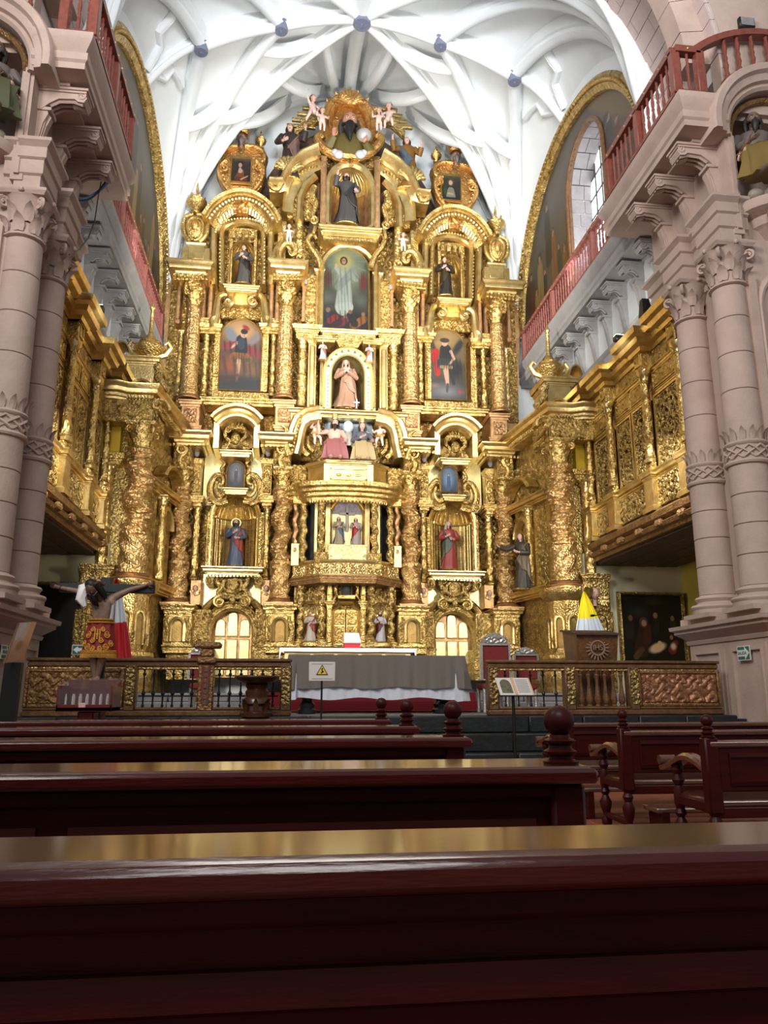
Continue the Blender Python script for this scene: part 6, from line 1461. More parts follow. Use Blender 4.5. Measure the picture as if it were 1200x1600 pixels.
m.path_mould(oo, [(0, 23.44), (0, 23.15), (.05, 23.08), (.1, 23.14), (.1, 23.44)]); tb('door_frame', m, GOLDS)
for sg in (-1, 1):
    m = MB(); x0_, x1_ = (CX-xl, CX-.01) if sg < 0 else (CX+.01, CX+xl); m.bbox(x0_, x1_, 23.22, 23.3, zb_, zt_-.15, .01); dr = tb('door', m, GOLD)
    for a, b in ((zb_+.06, (zb_+zt_)/2-.06), ((zb_+zt_)/2+.0, zt_-.24)):
        m = MB(); relief(m, (x0_+.04, 23.21, a), (1, 0, 0), (0, 0, 1), (0, -1, 0), x1_-x0_-.08, b-a, .035, 15, sg, .02); tb('carved_panel', m, GOLD, dr)
m = MB(); m.bbox(CX-.26, CX+.26, 22.95, 23.3, cz(936, 23.0), cz(930, 23.0)); m.bbox(CX-.17, CX+.17, 23.04, 23.2, cz(931, 23.0), cz(908, 23.0)); tb('picture_bracket', m, GOLD)
for sg in (-1, 1):
    m = MB(); m.tube([(CX+sg*.22, 23.0, cz(912, 23)), (CX+sg*.34, 23.0, cz(918, 23)), (CX+sg*.30, 23.0, cz(930, 23)), (CX+sg*.44, 23.0, cz(940, 23))], [.03, .05, .05, .03], 6); tb('side_scroll', m, GOLDC)
# balcony: three-sided floor, curved pierced parapet
m = MB(); path = poly3(1.72, .80, 23.35, 22.35); slab(m, path, cz(911, 22.4), cz(899, 22.4)); m.mould(path, cor_prof(cz(910, 22.4), .2, .1)); tb('balcony_floor', m, BROWNG)
path = [(CX-1.62, 23.3)]+bow(1.25, .68, 23.12)+[(CX+1.62, 23.3)]
z0_, z1_ = cz(898, 22.5), cz(880, 22.5)
m = MB(); 
for i in range(len(path)-1):
    a, b = path[i], path[i+1]; L = sqrt((b[0]-a[0])**2+(b[1]-a[1])**2); U = ((b[0]-a[0])/L, (b[1]-a[1])/L, 0)
    if L > .02: lattice(m, (a[0], a[1], z0_), U, (0, 0, 1), (U[1], -U[0], 0), L, z1_-z0_, 34, .3, .62, max(6, int(L/.014)), 26, .02)
tb('balcony_lattice', m, GOLDS)
m = MB(); m.grid([[(x, y+.04, z) for x, y in path] for z in (z0_, z1_)]); tb('balcony_backing', m, BROWNG)
m = MB(); m.mould(path, [(-.06, z1_-.02), (.05, z1_), (.09, z1_+.05), (.06, z1_+.1), (-.06, z1_+.1)]); tb('balcony_rail', m, GOLDS)
m = MB(); m.mould(path, [(-.06, z0_-.06), (.08, z0_-.06), (.06, z0_+.02), (-.06, z0_+.02)]); tb('balcony_foot', m, GOLDS)
# middle storey: columns, dark gaps, relief field with little crucifixion group
zt_, zb_ = cz(783, 22.8), cz(880, 22.8)
m = MB(); m.box(CX-1.3, CX+1.3, 23.38, 23.46, zb_-.3, zt_+.5); tb('painted_shade_back', m, BLACK)  # black sheet stands in for the shade in the gaps
for sg in (-1, 1):
    for off, Yc, r, mt_ in ((.80, 22.72, .10, GOLDC), (1.32, 23.05, .10, GOLDC), (1.56, 23.2, .085, GOLDR)):
        xa = CX+sg*off; m = MB(); G = []
        z0 = zb_+.05; z1 = cz(792, Yc)
        for j in range(51):
            t = j/50; row = []
            for i in range(12):
                a = 2*pi*i/12; rr = r*(1+.16*sin(3*a+t*46)*sin(20*t)); row.append((xa+.03*cos(t*22)+rr*cos(a), Yc+.03*sin(t*22)+rr*sin(a), z0+(z1-z0)*t))
            G.append(row)
        m.loft(G); co = tb('twisted_column', m, mt_); m = MB(); m.merge(capital_mb(r, .26, 6), lambda v: (xa+v[0], Yc+v[1], z1+v[2])); tb('capital', m, GOLD, co)
    m = MB(); xa = CX+sg*1.56; m.bbox(xa-.12, xa+.12, 23.1, 23.4, zb_-.05, zb_+.62); tb('pale_pedestal', m, GOLDP)
    m = MB(); xa = CX+sg*.95; m.bbox(xa-.05, xa+.05, 22.95, 23.1, zb_+.3, zt_+.1); tb('pale_strip', m, GOLDP)
    m = MB(); xa = CX+sg*.60; m.bbox(xa-.08, xa+.08, 22.9, 23.4, zb_, zt_+.1); tb('pilaster', m, GOLDS)
    m = MB(); m.bbox(CX+sg*.80-.2, CX+sg*.80+.2, 22.55, 23.2, zb_-.2, zb_+.28); relief(m, (CX+sg*.80-.18, 22.54, zb_-.05), (1, 0, 0), (0, 0, 1), (0, -1, 0), .36, .3, .05, 14, 1, .03); tb('column_pedestal', m, GOLDC)
    m = MB(); m.bbox(CX+sg*1.42-.24, CX+sg*1.42+.24, 23.0, 23.4, cz(790, 23.1), cz(776, 23.1)); tb('entablature_block', m, GOLD)
zs_ = cz(806, 23.1); zl = cz(852, 23.1); hw_ = .46
m = MB(); o2 = [(CX-hw_, zl), (CX-hw_, zs_)]+[(CX-hw_*cos(a), zs_+hw_*sin(a)) for a in [pi*i/16 for i in range(1, 16)]]+[(CX+hw_, zs_), (CX+hw_, zl)]
m.poly(o2, 23.12, 23.36); tb('relief_field', m, GOLDP)
m = MB(); m.path_mould(o2, [(0, 23.36), (0, 23.1), (.05, 23.04), (.09, 23.08), (.13, 23.02), (.16, 23.08), (.16, 23.36)]); tb('relief_arch', m, GOLDS)
m = MB(); m.poly([(CX-hw_*.95*cos(a), zs_+.05+hw_*.9*sin(a)) for a in [pi*i/14 for i in range(15)]], 23.09, 23.13); tb('storm_sky', m, mat('dark silver cloud', (.30, .27, .30), .5, .3, (.12, .10, .13), 9, .4, 30))
m = MB(); m.bbox(CX-.045, CX+.045, 23.05, 23.12, zs_-.5, zs_+.28); m.bbox(CX-.24, CX+.24, 23.05, 23.12, zs_+.02, zs_+.1); tb('small_cross', m, mat('grey cross wood', (.25, .22, .20), .6))
m = MB(); m.bbox(CX-.6, CX+.6, 22.85, 23.4, zb_, zl-.02); relief(m, (CX-.58, 22.84, zb_+.03), (1, 0, 0), (0, 0, 1), (0, -1, 0), 1.16, zl-zb_-.08, .04, 14, 3, .03); tb('relief_base', m, GOLDP)
# curved crowning cornice and panelled drum
path = [(CX-1.78, 23.5), (CX-1.72, 23.2)]+bow(1.4, .62, 23.0)+[(CX+1.72, 23.2), (CX+1.78, 23.5)]
z0_ = cz(777, 22.6); m = MB(); m.mould(path, [(-.3, z0_-.15), (-.02, z0_-.15), (.0, z0_-.05), (.08, z0_), (.1, z0_+.08), (.2, z0_+.12), (.22, z0_+.2), (.3, z0_+.26), (.32, z0_+.38), (-.3, z0_+.42)]); tb('curved_cornice', m, GOLD)
m = MB(); slab(m, path, z0_+.3, z0_+.4); tb('cornice_top', m, GOLD)
m = MB()
for i in range(40):
    a = pi*(.03+.94*i/39); m.ball((CX-1.56*cos(a), 23.0-.76*sin(a)**.85, z0_+.15), .035, .04, .05, 6, 4)
for i in range(26):
    a = pi*(.2+.6*i/25); m.ball((CX-1.42*cos(a), 23.0-.62*sin(a)**.85, z0_-.17), .03, .03, .05, 6, 4)
o = tb('bead_row', m, GOLDS); o['kind'] = 'stuff'
path = poly3(1.22, .66, 23.3, 22.75); za, zb2 = z0_+.38, cz(722, 22.8)
m = MB(); slab(m, path, za, zb2); m.mould(path, cor_prof(zb2-.14, .16, .1)); m.mould(path, [(0, za), (.06, za), (.06, za+.08), (0, za+.12)]); tb('drum', m, GOLDS)
for x0_, x1_ in ((-.58, .58),):
    m = MB(); 
    for a, b, c_, d_ in ((CX-.56, CX+.56, za+.2, za+.24), (CX-.56, CX+.56, zb2-.26, zb2-.22), (CX-.56, CX-.52, za+.2, zb2-.22), (CX+.52, CX+.56, za+.2, zb2-.22)): m.box(a, b, 22.71, 22.78, c_, d_)
    for k in (-.3, 0, .3): m.ball((CX+k, 22.73, (za+zb2)/2-.04), .08, .03, .045, 8, 5)
    tb('drum_panel', m, GOLDS)
for sg in (-1, 1):
    m = MB(); xa = CX+sg*.66; m.bbox(xa-.1, xa+.1, 22.66, 22.95, za, zb2-.1); tb('drum_pilaster', m, GOLDP)
    m = MB(); relief(m, (CX+sg*1.55-.28, 23.3, za), (1, 0, 0), (0, 0, 1), (0, -1, 0), .56, zb2-za, .1, 9, 2, .035); tb('carved_shoulder', m, GOLDC)
# crowned medallion of the crest with its winged volutes
m = MB(); Yc = 23.3; X, Z = q(546, 192, Yc); sx, sz = scl(546, 192, Yc); RX, RZ = 36*sx, 44*sz
m.arcmould(X, Z, RX*.72, RZ*.78, 0, 2*pi, [(0, 23.7), (0, Yc+.1), (.06, Yc), (.14, Yc-.04), (.2, Yc+.06), (.34, Yc), (.44, Yc+.08), (.46, 23.7)], 40)
md = ap('medallion_frame', m, GOLDO)
m = MB(); m.poly([(X+RX*.78*cos(a), Z+RZ*.82*sin(a)) for a in [2*pi*i/32 for i in range(32)]], 23.55, 23.7); ob_from('medallion_field', m, GOLDO, md)
m = MB()
for i in range(34):
    a = 2*pi*i/34
    if sin(a) > -.5: leaf(m, (X+RX*1.02*cos(a), Yc+.15, Z+RZ*1.0*sin(a)), (0, -1, 0), (cos(a), 0, sin(a)), .36 if i % 2 else .24, .09, .5, 4, .02)
ob_from('medallion_leaves', m, GOLDO, md)
m = MB(); fan(m, 547, 164, 22, Yc-.12, 15, 165, 11); ob_from('shell_crown', m, GOLDO, md)
for sg in (-1, 1):
    m = MB(); scrl(m, [(546, 246), (546+sg*22, 243), (546+sg*40, 232), (546+sg*50, 218), (546+sg*46, 212), (546+sg*41, 218)], Yc-.1, .2, .1); ob_from('wing_volute', m, GOLDO, md)
    m = MB(); m.col = (.62, .62, .64); X2, Z2 = q(546+sg*17, 243, Yc-.25); m.ball((X2, Yc-.3, Z2), .18, .12, .16, 10, 7); m.ball((X2+sg*.12, Yc-.3, Z2+.08), .12, .1, .12, 10, 7); ob_from('cloud_puff', m, PAINT, md, colors=True)
    for k in range(4):
        m = MB(); X2, Z2 = q(546+sg*(52+k*8), 178+k*9, 23.9); m.bbox(X2-.5, X2+.5, 23.6, 23.75, Z2-.06, Z2+.06, .02); ap('carved_slat', m, GOLD)
    m = MB(); P_ = px([(546+sg*44, 172), (546+sg*70, 182), (546+sg*88, 205), (546+sg*86, 214), (546+sg*66, 196), (546+sg*44, 188)], 23.5); m.poly(P_, 23.5, 23.7, .02); ap('side_cresting', m, GOLDC)
# ================================================================ statues
def H_of(x, ytop, ybot, Y): return q(x, ytop, Y)[1]-q(x, ybot, Y)[1]
def basept(x, y, Y): X, Z = q(x, y, Y); return (X, Y, Z)
BLUE, REDR, GRN, DK, SILVER, ROSE, BEIGE, CREAMC = (.20, .24, .32), (.42, .13, .10), (.20, .22, .17), (.09, .075, .07), (.20, .19, .18), (.52, .30, .30), (.50, .36, .28), (.62, .54, .40)
saint('saint_statue', 'bearded saint statue in blue robe and red mantle, in the left shell niche', 'statue', basept(366, 884, 23.85), H_of(366, 812, 884, 23.85), BLUE, REDR, hair=(.10, .07, .06), beard=(.10, .07, .06), halo=True, arms=[((-.125, 0, .79), (-.19, -.03, .63), (-.02, -.15, .70)), ((.125, 0, .79), (.19, -.03, .62), (.07, -.14, .58))])
saint('saint_statue', 'veiled woman statue in red dress and grey-green mantle, in the right shell niche', 'statue', basept(702, 889, 23.85), H_of(702, 815, 889, 23.85), (.45, .15, .14), (.21, .23, .20), veil=(.60, .55, .45), mside=-1, look=(.1, .05, .05))
saint('saint_statue', 'dark draped saint statue with silvery folds, in the upper left aedicule of the altarpiece', 'statue', basept(379, 444, 23.75), H_of(379, 384, 444, 23.75), SILVER, DK, hair=(.25, .2, .16), longhair=False, flare=.95)
saint('saint_statue', 'dark monk-like saint statue with gilt folds, in the upper right aedicule of the altarpiece', 'statue', basept(696, 463, 23.75), H_of(696, 403, 463, 23.75), DK, (.16, .13, .07), hair=(.12, .09, .07), longhair=False, mside=-1, flare=.95)
saint('virgin_statue', 'rose-beige statue of a praying veiled woman in the central bronze niche', 'statue', basept(540, 639, 23.42), H_of(540, 563, 639, 23.42), BEIGE, (.54, .40, .33), veil=(.58, .46, .40), flare=1.25, skin=(.66, .54, .49), arms=[((-.125, 0, .79), (-.20, -.05, .62), (-.015, -.17, .71)), ((.125, 0, .79), (.20, -.05, .62), (.015, -.17, .71))])
saint('saviour_statue', 'grey robed saviour statue with both hands raised, in the radiant shell niche near the top', 'statue', basept(541, 351, 23.3), H_of(541, 272, 351, 23.3), (.17, .16, .16), (.11, .10, .10), flare=1.15, beard=(.08, .05, .04), arms=[((-.125, 0, .79), (-.20, -.06, .72), (-.17, -.12, .90)), ((.125, 0, .79), (.20, -.06, .64), (.17, -.14, .58))])
# praying figures flanking the tabernacle door, and the two relief figures below the little cross
saint('bishop_statue', 'small pale bishop statue in the niche left of the tabernacle door', 'statue', (CX-1.05, 23.08, cz(1013, 23.1)+.2), .86, (.55, .50, .46), (.40, .13, .13), skin=PALE, hair=GREY, beard=GREY, longhair=False, flare=1.2)
saint('saint_statue', 'small saint statue in dark red mantle in the niche right of the tabernacle door', 'statue', (CX+1.02, 23.08, cz(1013, 23.1)+.2), .88, (.55, .53, .56), (.20, .05, .07), mside=-1, hair=HAIR, beard=HAIR)
saint('relief_figure', 'small robed mourner with blue skirt, left of the little cross in the tabernacle', 'statue', (CX-.26, 23.0, zl), .86, (.42, .38, .30), (.16, .22, .30), flare=1.1, hair=HAIR)
saint('relief_figure', 'small robed mourner with red skirt, right of the little cross in the tabernacle', 'statue', (CX+.26, 23.0, zl), .84, (.46, .42, .40), (.45, .07, .06), mside=-1, flare=1.1, hair=HAIR)
saint('saint_statue', 'dark saint statue flinging out one arm on the right wing of the altarpiece', 'statue', (CX+5.02, 21.7, 4.11), 1.62, (.14, .12, .10), (.26, .21, .15), yaw=-.9, arms=[((-.125, 0, .79), (-.26, -.05, .74), (-.42, -.06, .80)), ((.125, 0, .79), (.19, -.05, .62), (.05, -.16, .64))])
def seated(name, label, base, H, robe, skirt, skin=PALE, hair=HAIR, beard=None, crown=False, bare=False, arms=None, yaw=0, halo=False, veil=None, matr=None, group=None):
    root = thing(name, label, 'statue', base, group); B = Vector(base); MR = rotm(yaw); W = lambda p: tuple(B+MR @ (Vector(p)*H)); matr = matr or PAINT
    m = MB(); m.col = robe if not bare else skin; ph = rnd.uniform(0, 6)
    T = [(.30, .16, .12, 0), (.42, .14, .11, 0), (.55, .125, .095, 0), (.66, .15, .10, 0), (.73, .165, .095, 0), (.76, .13, .075, 0), (.785, .055, .05, 0)]
    m.loft([[W((rx*cos(a), ry*sin(a)+.04+oy, z)) for a in [2*pi*i/22 for i in range(22)]] for z, rx, ry, oy in T])
    arms = arms or [((-.155, .04, .72), (-.24, -.04, .52), (-.12, -.22, .50)), ((.155, .04, .72), (.24, -.04, .52), (.13, -.22, .47))]
    m2 = MB(); m2.col = skirt
    P_ = [(.06, .36, .20, .10), (-.06, .40, .22, .11), (-.18, .38, .23, .12), (-.27, .30, .23, .10), (-.30, .18, .235, .09), (-.31, .06, .25, .10), (-.32, 0, .27, .12)]
    R = []
    for k, (y, z, rx, rz) in enumerate(P_):
        t = k/6; r = []
        for i in range(30):
            a = 2*pi*i/30; f = 1+.14*cos(7*a+ph+t*3)*(.4+t)+.07*cos(12*a-t*6); u = min(1, max(0, (t-.35)/.3)); dy, dz = (sin(a)*rz*f*u, sin(a)*rz*f*(1-u))
            kn = .10*abs(cos(a))*(1-abs(t-.5)*2 if abs(t-.5) < .5 else 0); r.append(W((rx*f*cos(a), y-dy-kn*.4, z+dz)))
        R.append(r)
    m2.loft(R); ob_from('skirt', m2, matr, root, colors=True)
    if bare:
        m3 = MB(); m3.col = robe; m3.tube([W((.17, .06, .72)), W((.20, .0, .52)), W((.05, -.12, .42)), W((-.20, -.12, .40))], [.06*H, .08*H, .07*H, .06*H], 8); m3.tube([W((.16, .08, .74)), W((0, .14, .66)), W((-.22, .08, .42))], [.05*H, .07*H, .06*H], 8); ob_from('cloak', m3, matr, root, colors=True)
    for A in arms: m.tube([W(A[0]), W(tuple(Vector(A[0]).lerp(Vector(A[1]), .5))), W(A[1]), W(tuple(Vector(A[1]).lerp(Vector(A[2]), .8)))], [.055*H, .052*H, .046*H, .04*H], 9)
    ob_from('torso', m, matr, root, colors=True)
    m = MB(); hm, hh = head_mb(skin, hair, beard, not veil, veil); place(m, hm, W((0, .01, .80)), H*.19, MR @ rotm(0, .05, .06)); ob_from('head', m, matr, root, colors=True)
    for A in arms:
        m = MB(); e, w = Vector(A[1]), Vector(A[2]); m.col = skin; m.tube([W(tuple(e.lerp(w, .7))), W(A[2])], [.03*H, .024*H], 8); hand(m, W(A[2]), MR @ (w-e), MR @ Vector((-A[2][0], .1, .4)), H*.12, .4, skin); ob_from('hand', m, matr, root, colors=True)
    for sx in (-1, 1): m = MB(); m.col = skin; m.ball(W((sx*.10, -.40, .02)), .05*H, .10*H, .035*H, 9, 6); ob_from('foot', m, matr, root, colors=True)
    m = MB(); place(m, hh, W((0, .01, .80)), H*.19, MR @ rotm(0, .05, .06)); ob_from('hair', m, matr, root, colors=True)
    if crown:
        m = MB(); c = W((0, .02, .985)); m.lathe([(.07*H, 0), (.075*H, .02*H), (.07*H, .04*H), (.10*H, .10*H), (.05*H, .10*H), (.02*H, .12*H), (.03*H, .14*H), (.002, .16*H)], c, 12); ob_from('crown', m, GOLDS, root)
    return root
zg = cz(722, 22.95)
seated('seated_statue', 'seated bare-chested figure in a pink cloak, left of the silver globe', (CX-.42, 23.1, zg), 1.45, (.52, .28, .29), (.50, .27, .28), beard=HAIR, crown=True, bare=True, arms=[((-.155, .04, .72), (-.34, -.02, .64), (-.36, -.08, .86)), ((.155, .04, .72), (.24, -.06, .52), (.20, -.22, .42))])
seated('seated_statue', 'seated crowned woman in grey bodice and cream mantle, right of the silver globe', (CX+.44, 23.1, zg), 1.38, (.24, .24, .28), (.58, .50, .34), crown=True, arms=[((-.155, .04, .72), (-.22, -.08, .52), (-.02, -.20, .58)), ((.155, .04, .72), (.25, -.06, .52), (.22, -.24, .48))])
tr = thing('globe_finial', 'silver globe on a baluster between the two seated figures', 'globe', (CX+.02, 23.2, zg))
m = MB(); m.lathe([(.10, 0), (.12, .05), (.06, .2), (.05, .5), (.09, .6), (.06, .75), (.10, .9), (.03, 1.0)], (CX+.02, 23.2, zg), 12); ob_from('stem', m, DARKW, tr)
m = MB(); m.lathe([(.24, .0), (.2, .3), (.12, .5)], (CX+.0, 23.2, zg+.55), 14); ob_from('cloud_skirt', m, SILV, tr)
m = MB(); m.ball((CX+.0, 23.15, zg+1.22), .17, .17, .2, 16, 12); ob_from('globe', m, mat('pale blue glass globe', (.55, .66, .78), .15, .2), tr)
dv = thing('dove_statue', 'white dove hovering above the silver globe', 'statue', (CX-.02, 23.25, zg+1.45))
m = MB(); m.ball((CX-.02, 23.2, zg+1.56), .08, .16, .07, 10, 7); m.ball((CX-.02, 23.02, zg+1.6), .055, .06, .05, 8, 6); m.lathe([(.02, 0), (.002, .05)], (CX-.02, 22.96, zg+1.57), 6); ob_from('body', m, LINEN, dv)
for sg in (-1, 1):
    m = MB()
    for k in range(4): leaf(m, (CX-.02+sg*.05, 23.2, zg+1.56), (0, -1, 0), (sg, 0, .5-.28*k), .30, .05, .2, 4, .006)
    ob_from('wing', m, LINEN, dv)
m = MB(); m.poly([(CX-.75, zg+1.1), (CX-.2, zg+.9), (CX+.25, zg+.95), (CX+.85, zg+1.05), (CX+.8, zg+1.5), (CX-.1, zg+1.62), (CX-.72, zg+1.5)], 23.5, 23.6, .02); sk = ap('painted_sky', m, mat('pale blue painted sky', (.38, .50, .62), .6, 0, (.55, .62, .68), 6))
cherub('naked cherub reclining left of the pink cloaked seated figure', (CX-1.02, 23.15, zg+.55), .92, .5, 'sit', cloth=(.55, .40, .20))
cherub('naked cherub reclining right of the crowned seated woman', (CX+1.02, 23.15, zg+.55), .92, -.5, 'sit', cloth=(.60, .42, .15))
# crest figures
def at(x, y, Y): X, Z = q(x, y, Y); return (X, Y, Z)
gf = thing('old_man_statue', 'grey bearded old man with one raised hand inside the crowning medallion', 'statue', at(546, 246, 23.4)); X, Y, Z = at(546, 207, 23.2); hd = .74
m = MB(); m.col = (.26, .22, .09); G = []
for z, rx, ry in ((-1.0, .60, .34), (-.8, .62, .36), (-.5, .60, .34), (-.22, .52, .30), (-.08, .34, .24), (.0, .2, .18)): G.append([(X+rx*(1+.05*cos(9*a+z*4))*cos(a), Y+.12+ry*(1+.06*cos(11*a))*sin(a), Z+z) for a in [2*pi*i/30 for i in range(30)]])
m.loft(G)
for sg, A in ((-1, ((-.5, .1, -.3), (-.72, -.1, -.72), (-.56, -.3, -.45))), (1, ((.5, .1, -.3), (.72, -.1, -.75), (.5, -.32, -.62)))): m.tube([(X+p[0], Y+p[1], Z+p[2]) for p in A], [.2, .18, .11], 10)
ob_from('robe', m, PAINT, gf, colors=True)
m = MB(); hm, hh = head_mb(SKIN, (.17, .15, .14), (.06, .055, .055), True); place(m, hm, (X, Y, Z-.02), hd, rotm(0, .12, 0)); ob_from('head', m, PAINT, gf, colors=True)
m = MB(); hand(m, (X-.56, Y-.3, Z-.45), (.05, -.15, 1), (0, -1, 0), .30, .3, SKIN); ob_from('hand', m, PAINT, gf, colors=True); m = MB(); hand(m, (X+.46, Y-.34, Z-.62), (.3, -.2, .25), (0, 0, 1), .28, .5, SKIN); ob_from('hand', m, PAINT, gf, colors=True)
m = MB(); place(m, hh, (X, Y, Z-.02), hd, rotm(0, .12, 0)); m.col = (.055, .052, .05); m.tube([(X, Y-.30, Z+.08), (X-.05, Y-.36, Z-.25), (X, Y-.36, Z-.6)], [.17, .15, .03], 10); ob_from('hair', m, PAINT, gf, colors=True)
or_ = thing('orb', 'grey silver orb held by the old man in the crowning medallion', 'globe', at(569, 220, 22.95))
m = MB(); X, Y, Z = at(569, 212, 23.0); m.ball((X, Y, Z), .26, .24, .26, 18, 12); ob_from('sphere', m, mat('silver grey orb', (.45, .43, .42), .4, .3), or_)
m = MB(); m.arcmould(X, Z, .262, .262, 0, 2*pi, [(0, Y-.03), (.015, Y-.03), (.015, Y+.03), (0, Y+.03)], 24); ob_from('band', m, GOLDS, or_)
def crest_angel(label, x, ytop, Y, H, robe, mantle, arms, sd):
    X, Z = q(x, ytop, Y); saint('angel_statue', label, 'statue', (X, Y, Z-H), H, robe, mantle, hair=(.09, .05, .04), arms=arms, mside=sd)
crest_angel('long-haired angel in brown robe rising behind the left curved pediment', 454, 196, 23.55, 2.2, (.13, .10, .09), (.34, .25, .22), [((-.125, 0, .79), (-.20, -.05, .64), (-.10, -.15, .60)), ((.125, 0, .79), (.22, -.05, .70), (.24, -.10, .86))], 1)
crest_angel('long-haired angel in gilt bodice rising behind the right curved pediment', 636, 216, 23.55, 2.1, (.36, .23, .08), (.22, .26, .30), [((-.125, 0, .79), (-.24, -.05, .70), (-.26, -.10, .88)), ((.125, 0, .79), (.21, -.06, .66), (.22, -.14, .76))], -1)
cherub('naked cherub stretching on the cresting left of the medallion', at(488, 192, 23.3), 1.15, .5, 'fly')
cherub('naked cherub seated on the cresting right of the medallion', at(608, 204, 23.3), 1.15, -.4, 'sit')
cherub('small naked cherub hugging the left edge of the medallion', at(503, 205, 23.15), .95, .2, 'stand')
cherub('small naked cherub hugging the right edge of the medallion', at(592, 205, 23.15), .95, -.2, 'stand')
cherub('pale winged cherub on a scroll left of the large central painting', at(451, 380, 23.2), .72, 0, 'stand', wings=True)
cherub('pale winged cherub on a scroll right of the large central painting', at(630, 393, 23.2), .72, 0, 'stand', wings=True)
saint('angel_statue', 'tiny standing angel at the left shoulder of the central bronze niche', 'statue', at(504, 562, 23.2), .62, (.60, .56, .55), (.42, .25, .22), flare=1.1)
saint('angel_statue', 'tiny standing angel at the right shoulder of the central bronze niche', 'statue', at(577, 566, 23.2), .62, (.58, .54, .54), (.46, .28, .24), flare=1.1, mside=-1)
cr = thing('altar_cross', 'tiny gilt cross standing beside the praying woman statue', 'cross', at(557, 640, 23.2))
X, Y, Z = at(557, 640, 23.2); m = MB(); m.bbox(X-.02, X+.02, Y-.015, Y+.015, Z, Z+.36, .004); m.bbox(X-.1, X+.1, Y-.015, Y+.015, Z+.22, Z+.26, .004); ob_from('cross', m, LINEN, cr)
m = MB(); m.lathe([(.07, 0), (.06, .02), (.02, .05)], (X, Y, Z), 10); ob_from('foot', m, GOLDS, cr)
# niche groups high on the piers
CLAY = (.33, .26, .21)
for s, nm in SIDES:
    b = (CX+s*7.36, 12.0, 10.0)
    br = thing('niche_bracket', 'moulded stone bracket under the sculpture of the %s pillar niche' % nm, 'bracket', b)
    m = MB(); m.lathe([(.1, -.75), (.35, -.62), (.5, -.4), (.6, -.35), (.66, -.2), (.9, -.12), (.95, 0), (.95, .05)], (b[0], 12.1, b[2]), 24, pi, 2*pi, 1, .8); m.box(b[0]-.95, b[0]+.95, 12.05, 12.3, b[2]-.1, b[2]+.05); ob_from('moulding', m, PINK, br)
    m = MB()
    for k in range(9): m.lathe([(.03, 0), (.05, .1), (.03, .2)], (b[0]-.5+.125*k, 11.63+.0*k, b[2]-.38), 6)
    o = ob_from('egg_band', m, BROWNG, br); o['kind'] = 'stuff'
    cl = thing('cloud_carving', 'carved pale clouds under the seated figure in the %s pillar niche' % nm, 'carving', (b[0], b[1], b[2]+.06))
    for k in range(9):
        m = MB(); m.col = (.52, .48, .42); r = rnd.uniform(.15, .22); m.ball((b[0]-.62+.155*k, 11.62+.12*abs(k-4)/4+rnd.uniform(0, .1), b[2]+.17+rnd.uniform(0, .07)), r, r*.8, r*.8, 12, 8); ob_from('puff', m, PAINT, cl, colors=True)
    seated('evangelist_statue', 'seated bearded figure with a book on clouds in the %s pillar niche' % nm, (b[0]-s*.36, 11.98, b[2]+.36), 1.85, (.36, .32, .30), (.42, .33, .14) if s > 0 else (.22, .23, .14), skin=(.40, .30, .26), hair=(.13, .11, .10), beard=(.13, .11, .10), yaw=-s*.3)
    cherub('dusky cherub crouching beside the seated figure in the %s pillar niche' % nm, (b[0]-s*.80, 11.66, b[2]+.42), .72, -s*.3, 'sit', cloth=(.22, .22, .14))

# ================================================================ paintings on the altarpiece and under the tribunes
def framed(name, label, x0, y0, x1, y1, Y, P_, spring=None, frame_w=.05, frame_mat=GOLDS, frame_d=.1, cat='painting'):
    xm, ym = (x0+x1)/2, (y0+y1)/2; X0, X1 = q(x0, ym, Y)[0], q(x1, ym, Y)[0]; Z0, Z1 = q(xm, y1, Y)[1], q(xm, y0, Y)[1]
    root = thing(name, label, cat, ((X0+X1)/2, Y, Z0)); P_.canvas((X0, Y, Z0), (X1, Y, Z0), (X0, Y, Z1), 'canvas', root, keep=archkeep(1, spring) if spring else None)
    m = MB(); w = frame_w
    if spring:
        zs_ = Z0+(Z1-Z0)*spring; o2 = [(X0, Z0), (X0, zs_)]+[((X0+X1)/2-(X1-X0)/2*cos(a), zs_+(Z1-zs_)*sin(a)) for a in [pi*i/20 for i in range(1, 20)]]+[(X1, zs_), (X1, Z0)]
    else: o2 = [(X0, Z0), (X0, Z1), (X1, Z1), (X1, Z0)]
    m.path_mould(o2[::-1], [(.0, Y+.04), (0, Y-frame_d*.4), (-w*.3, Y-frame_d), (-w*.75, Y-frame_d*.8), (-w, Y-frame_d*.3), (-w, Y+.04)], closed=True); ob_from('frame', m, frame_mat, root)
    return root
a1 = Paint(64, 110, .6, (.05, .05, .06), (.36, .26, .18))
a1.ell(.5, .85, .35, .25, (.55, .42, .28), .9).ell(.25, .35, .28, .2, (.35, .17, .09), .8).ell(.75, .3, .25, .18, (.30, .20, .12), .8).ell(.5, .06, .5, .18, (.045, .055, .08), .6)
a1.ell(.25, .78, .09, .19, (.30, .33, .36), .5, rot=.6).ell(.82, .74, .07, .17, (.32, .30, .30), .5, rot=-.8).cap(.1, .62, .4, .66, .06, .05, (.36, .13, .14)).cap(.6, .62, .95, .52, .05, .07, (.34, .12, .13))
a1.cap(.5, .58, .5, .72, .10, .085, (.05, .07, .09)).cap(.36, .46, .66, .46, .09, .08, (.36, .20, .09)).cap(.36, .42, .70, .44, .035, .035, (.14, .20, .09)).cap(.45, .42, .44, .22, .04, .028, (.55, .40, .32)).cap(.6, .42, .66, .26, .04, .028, (.26, .18, .13)).cap(.44, .22, .42, .14, .03, .02, (.28, .15, .12)).cap(.4, .68, .25, .6, .028, .02, (.58, .44, .36))
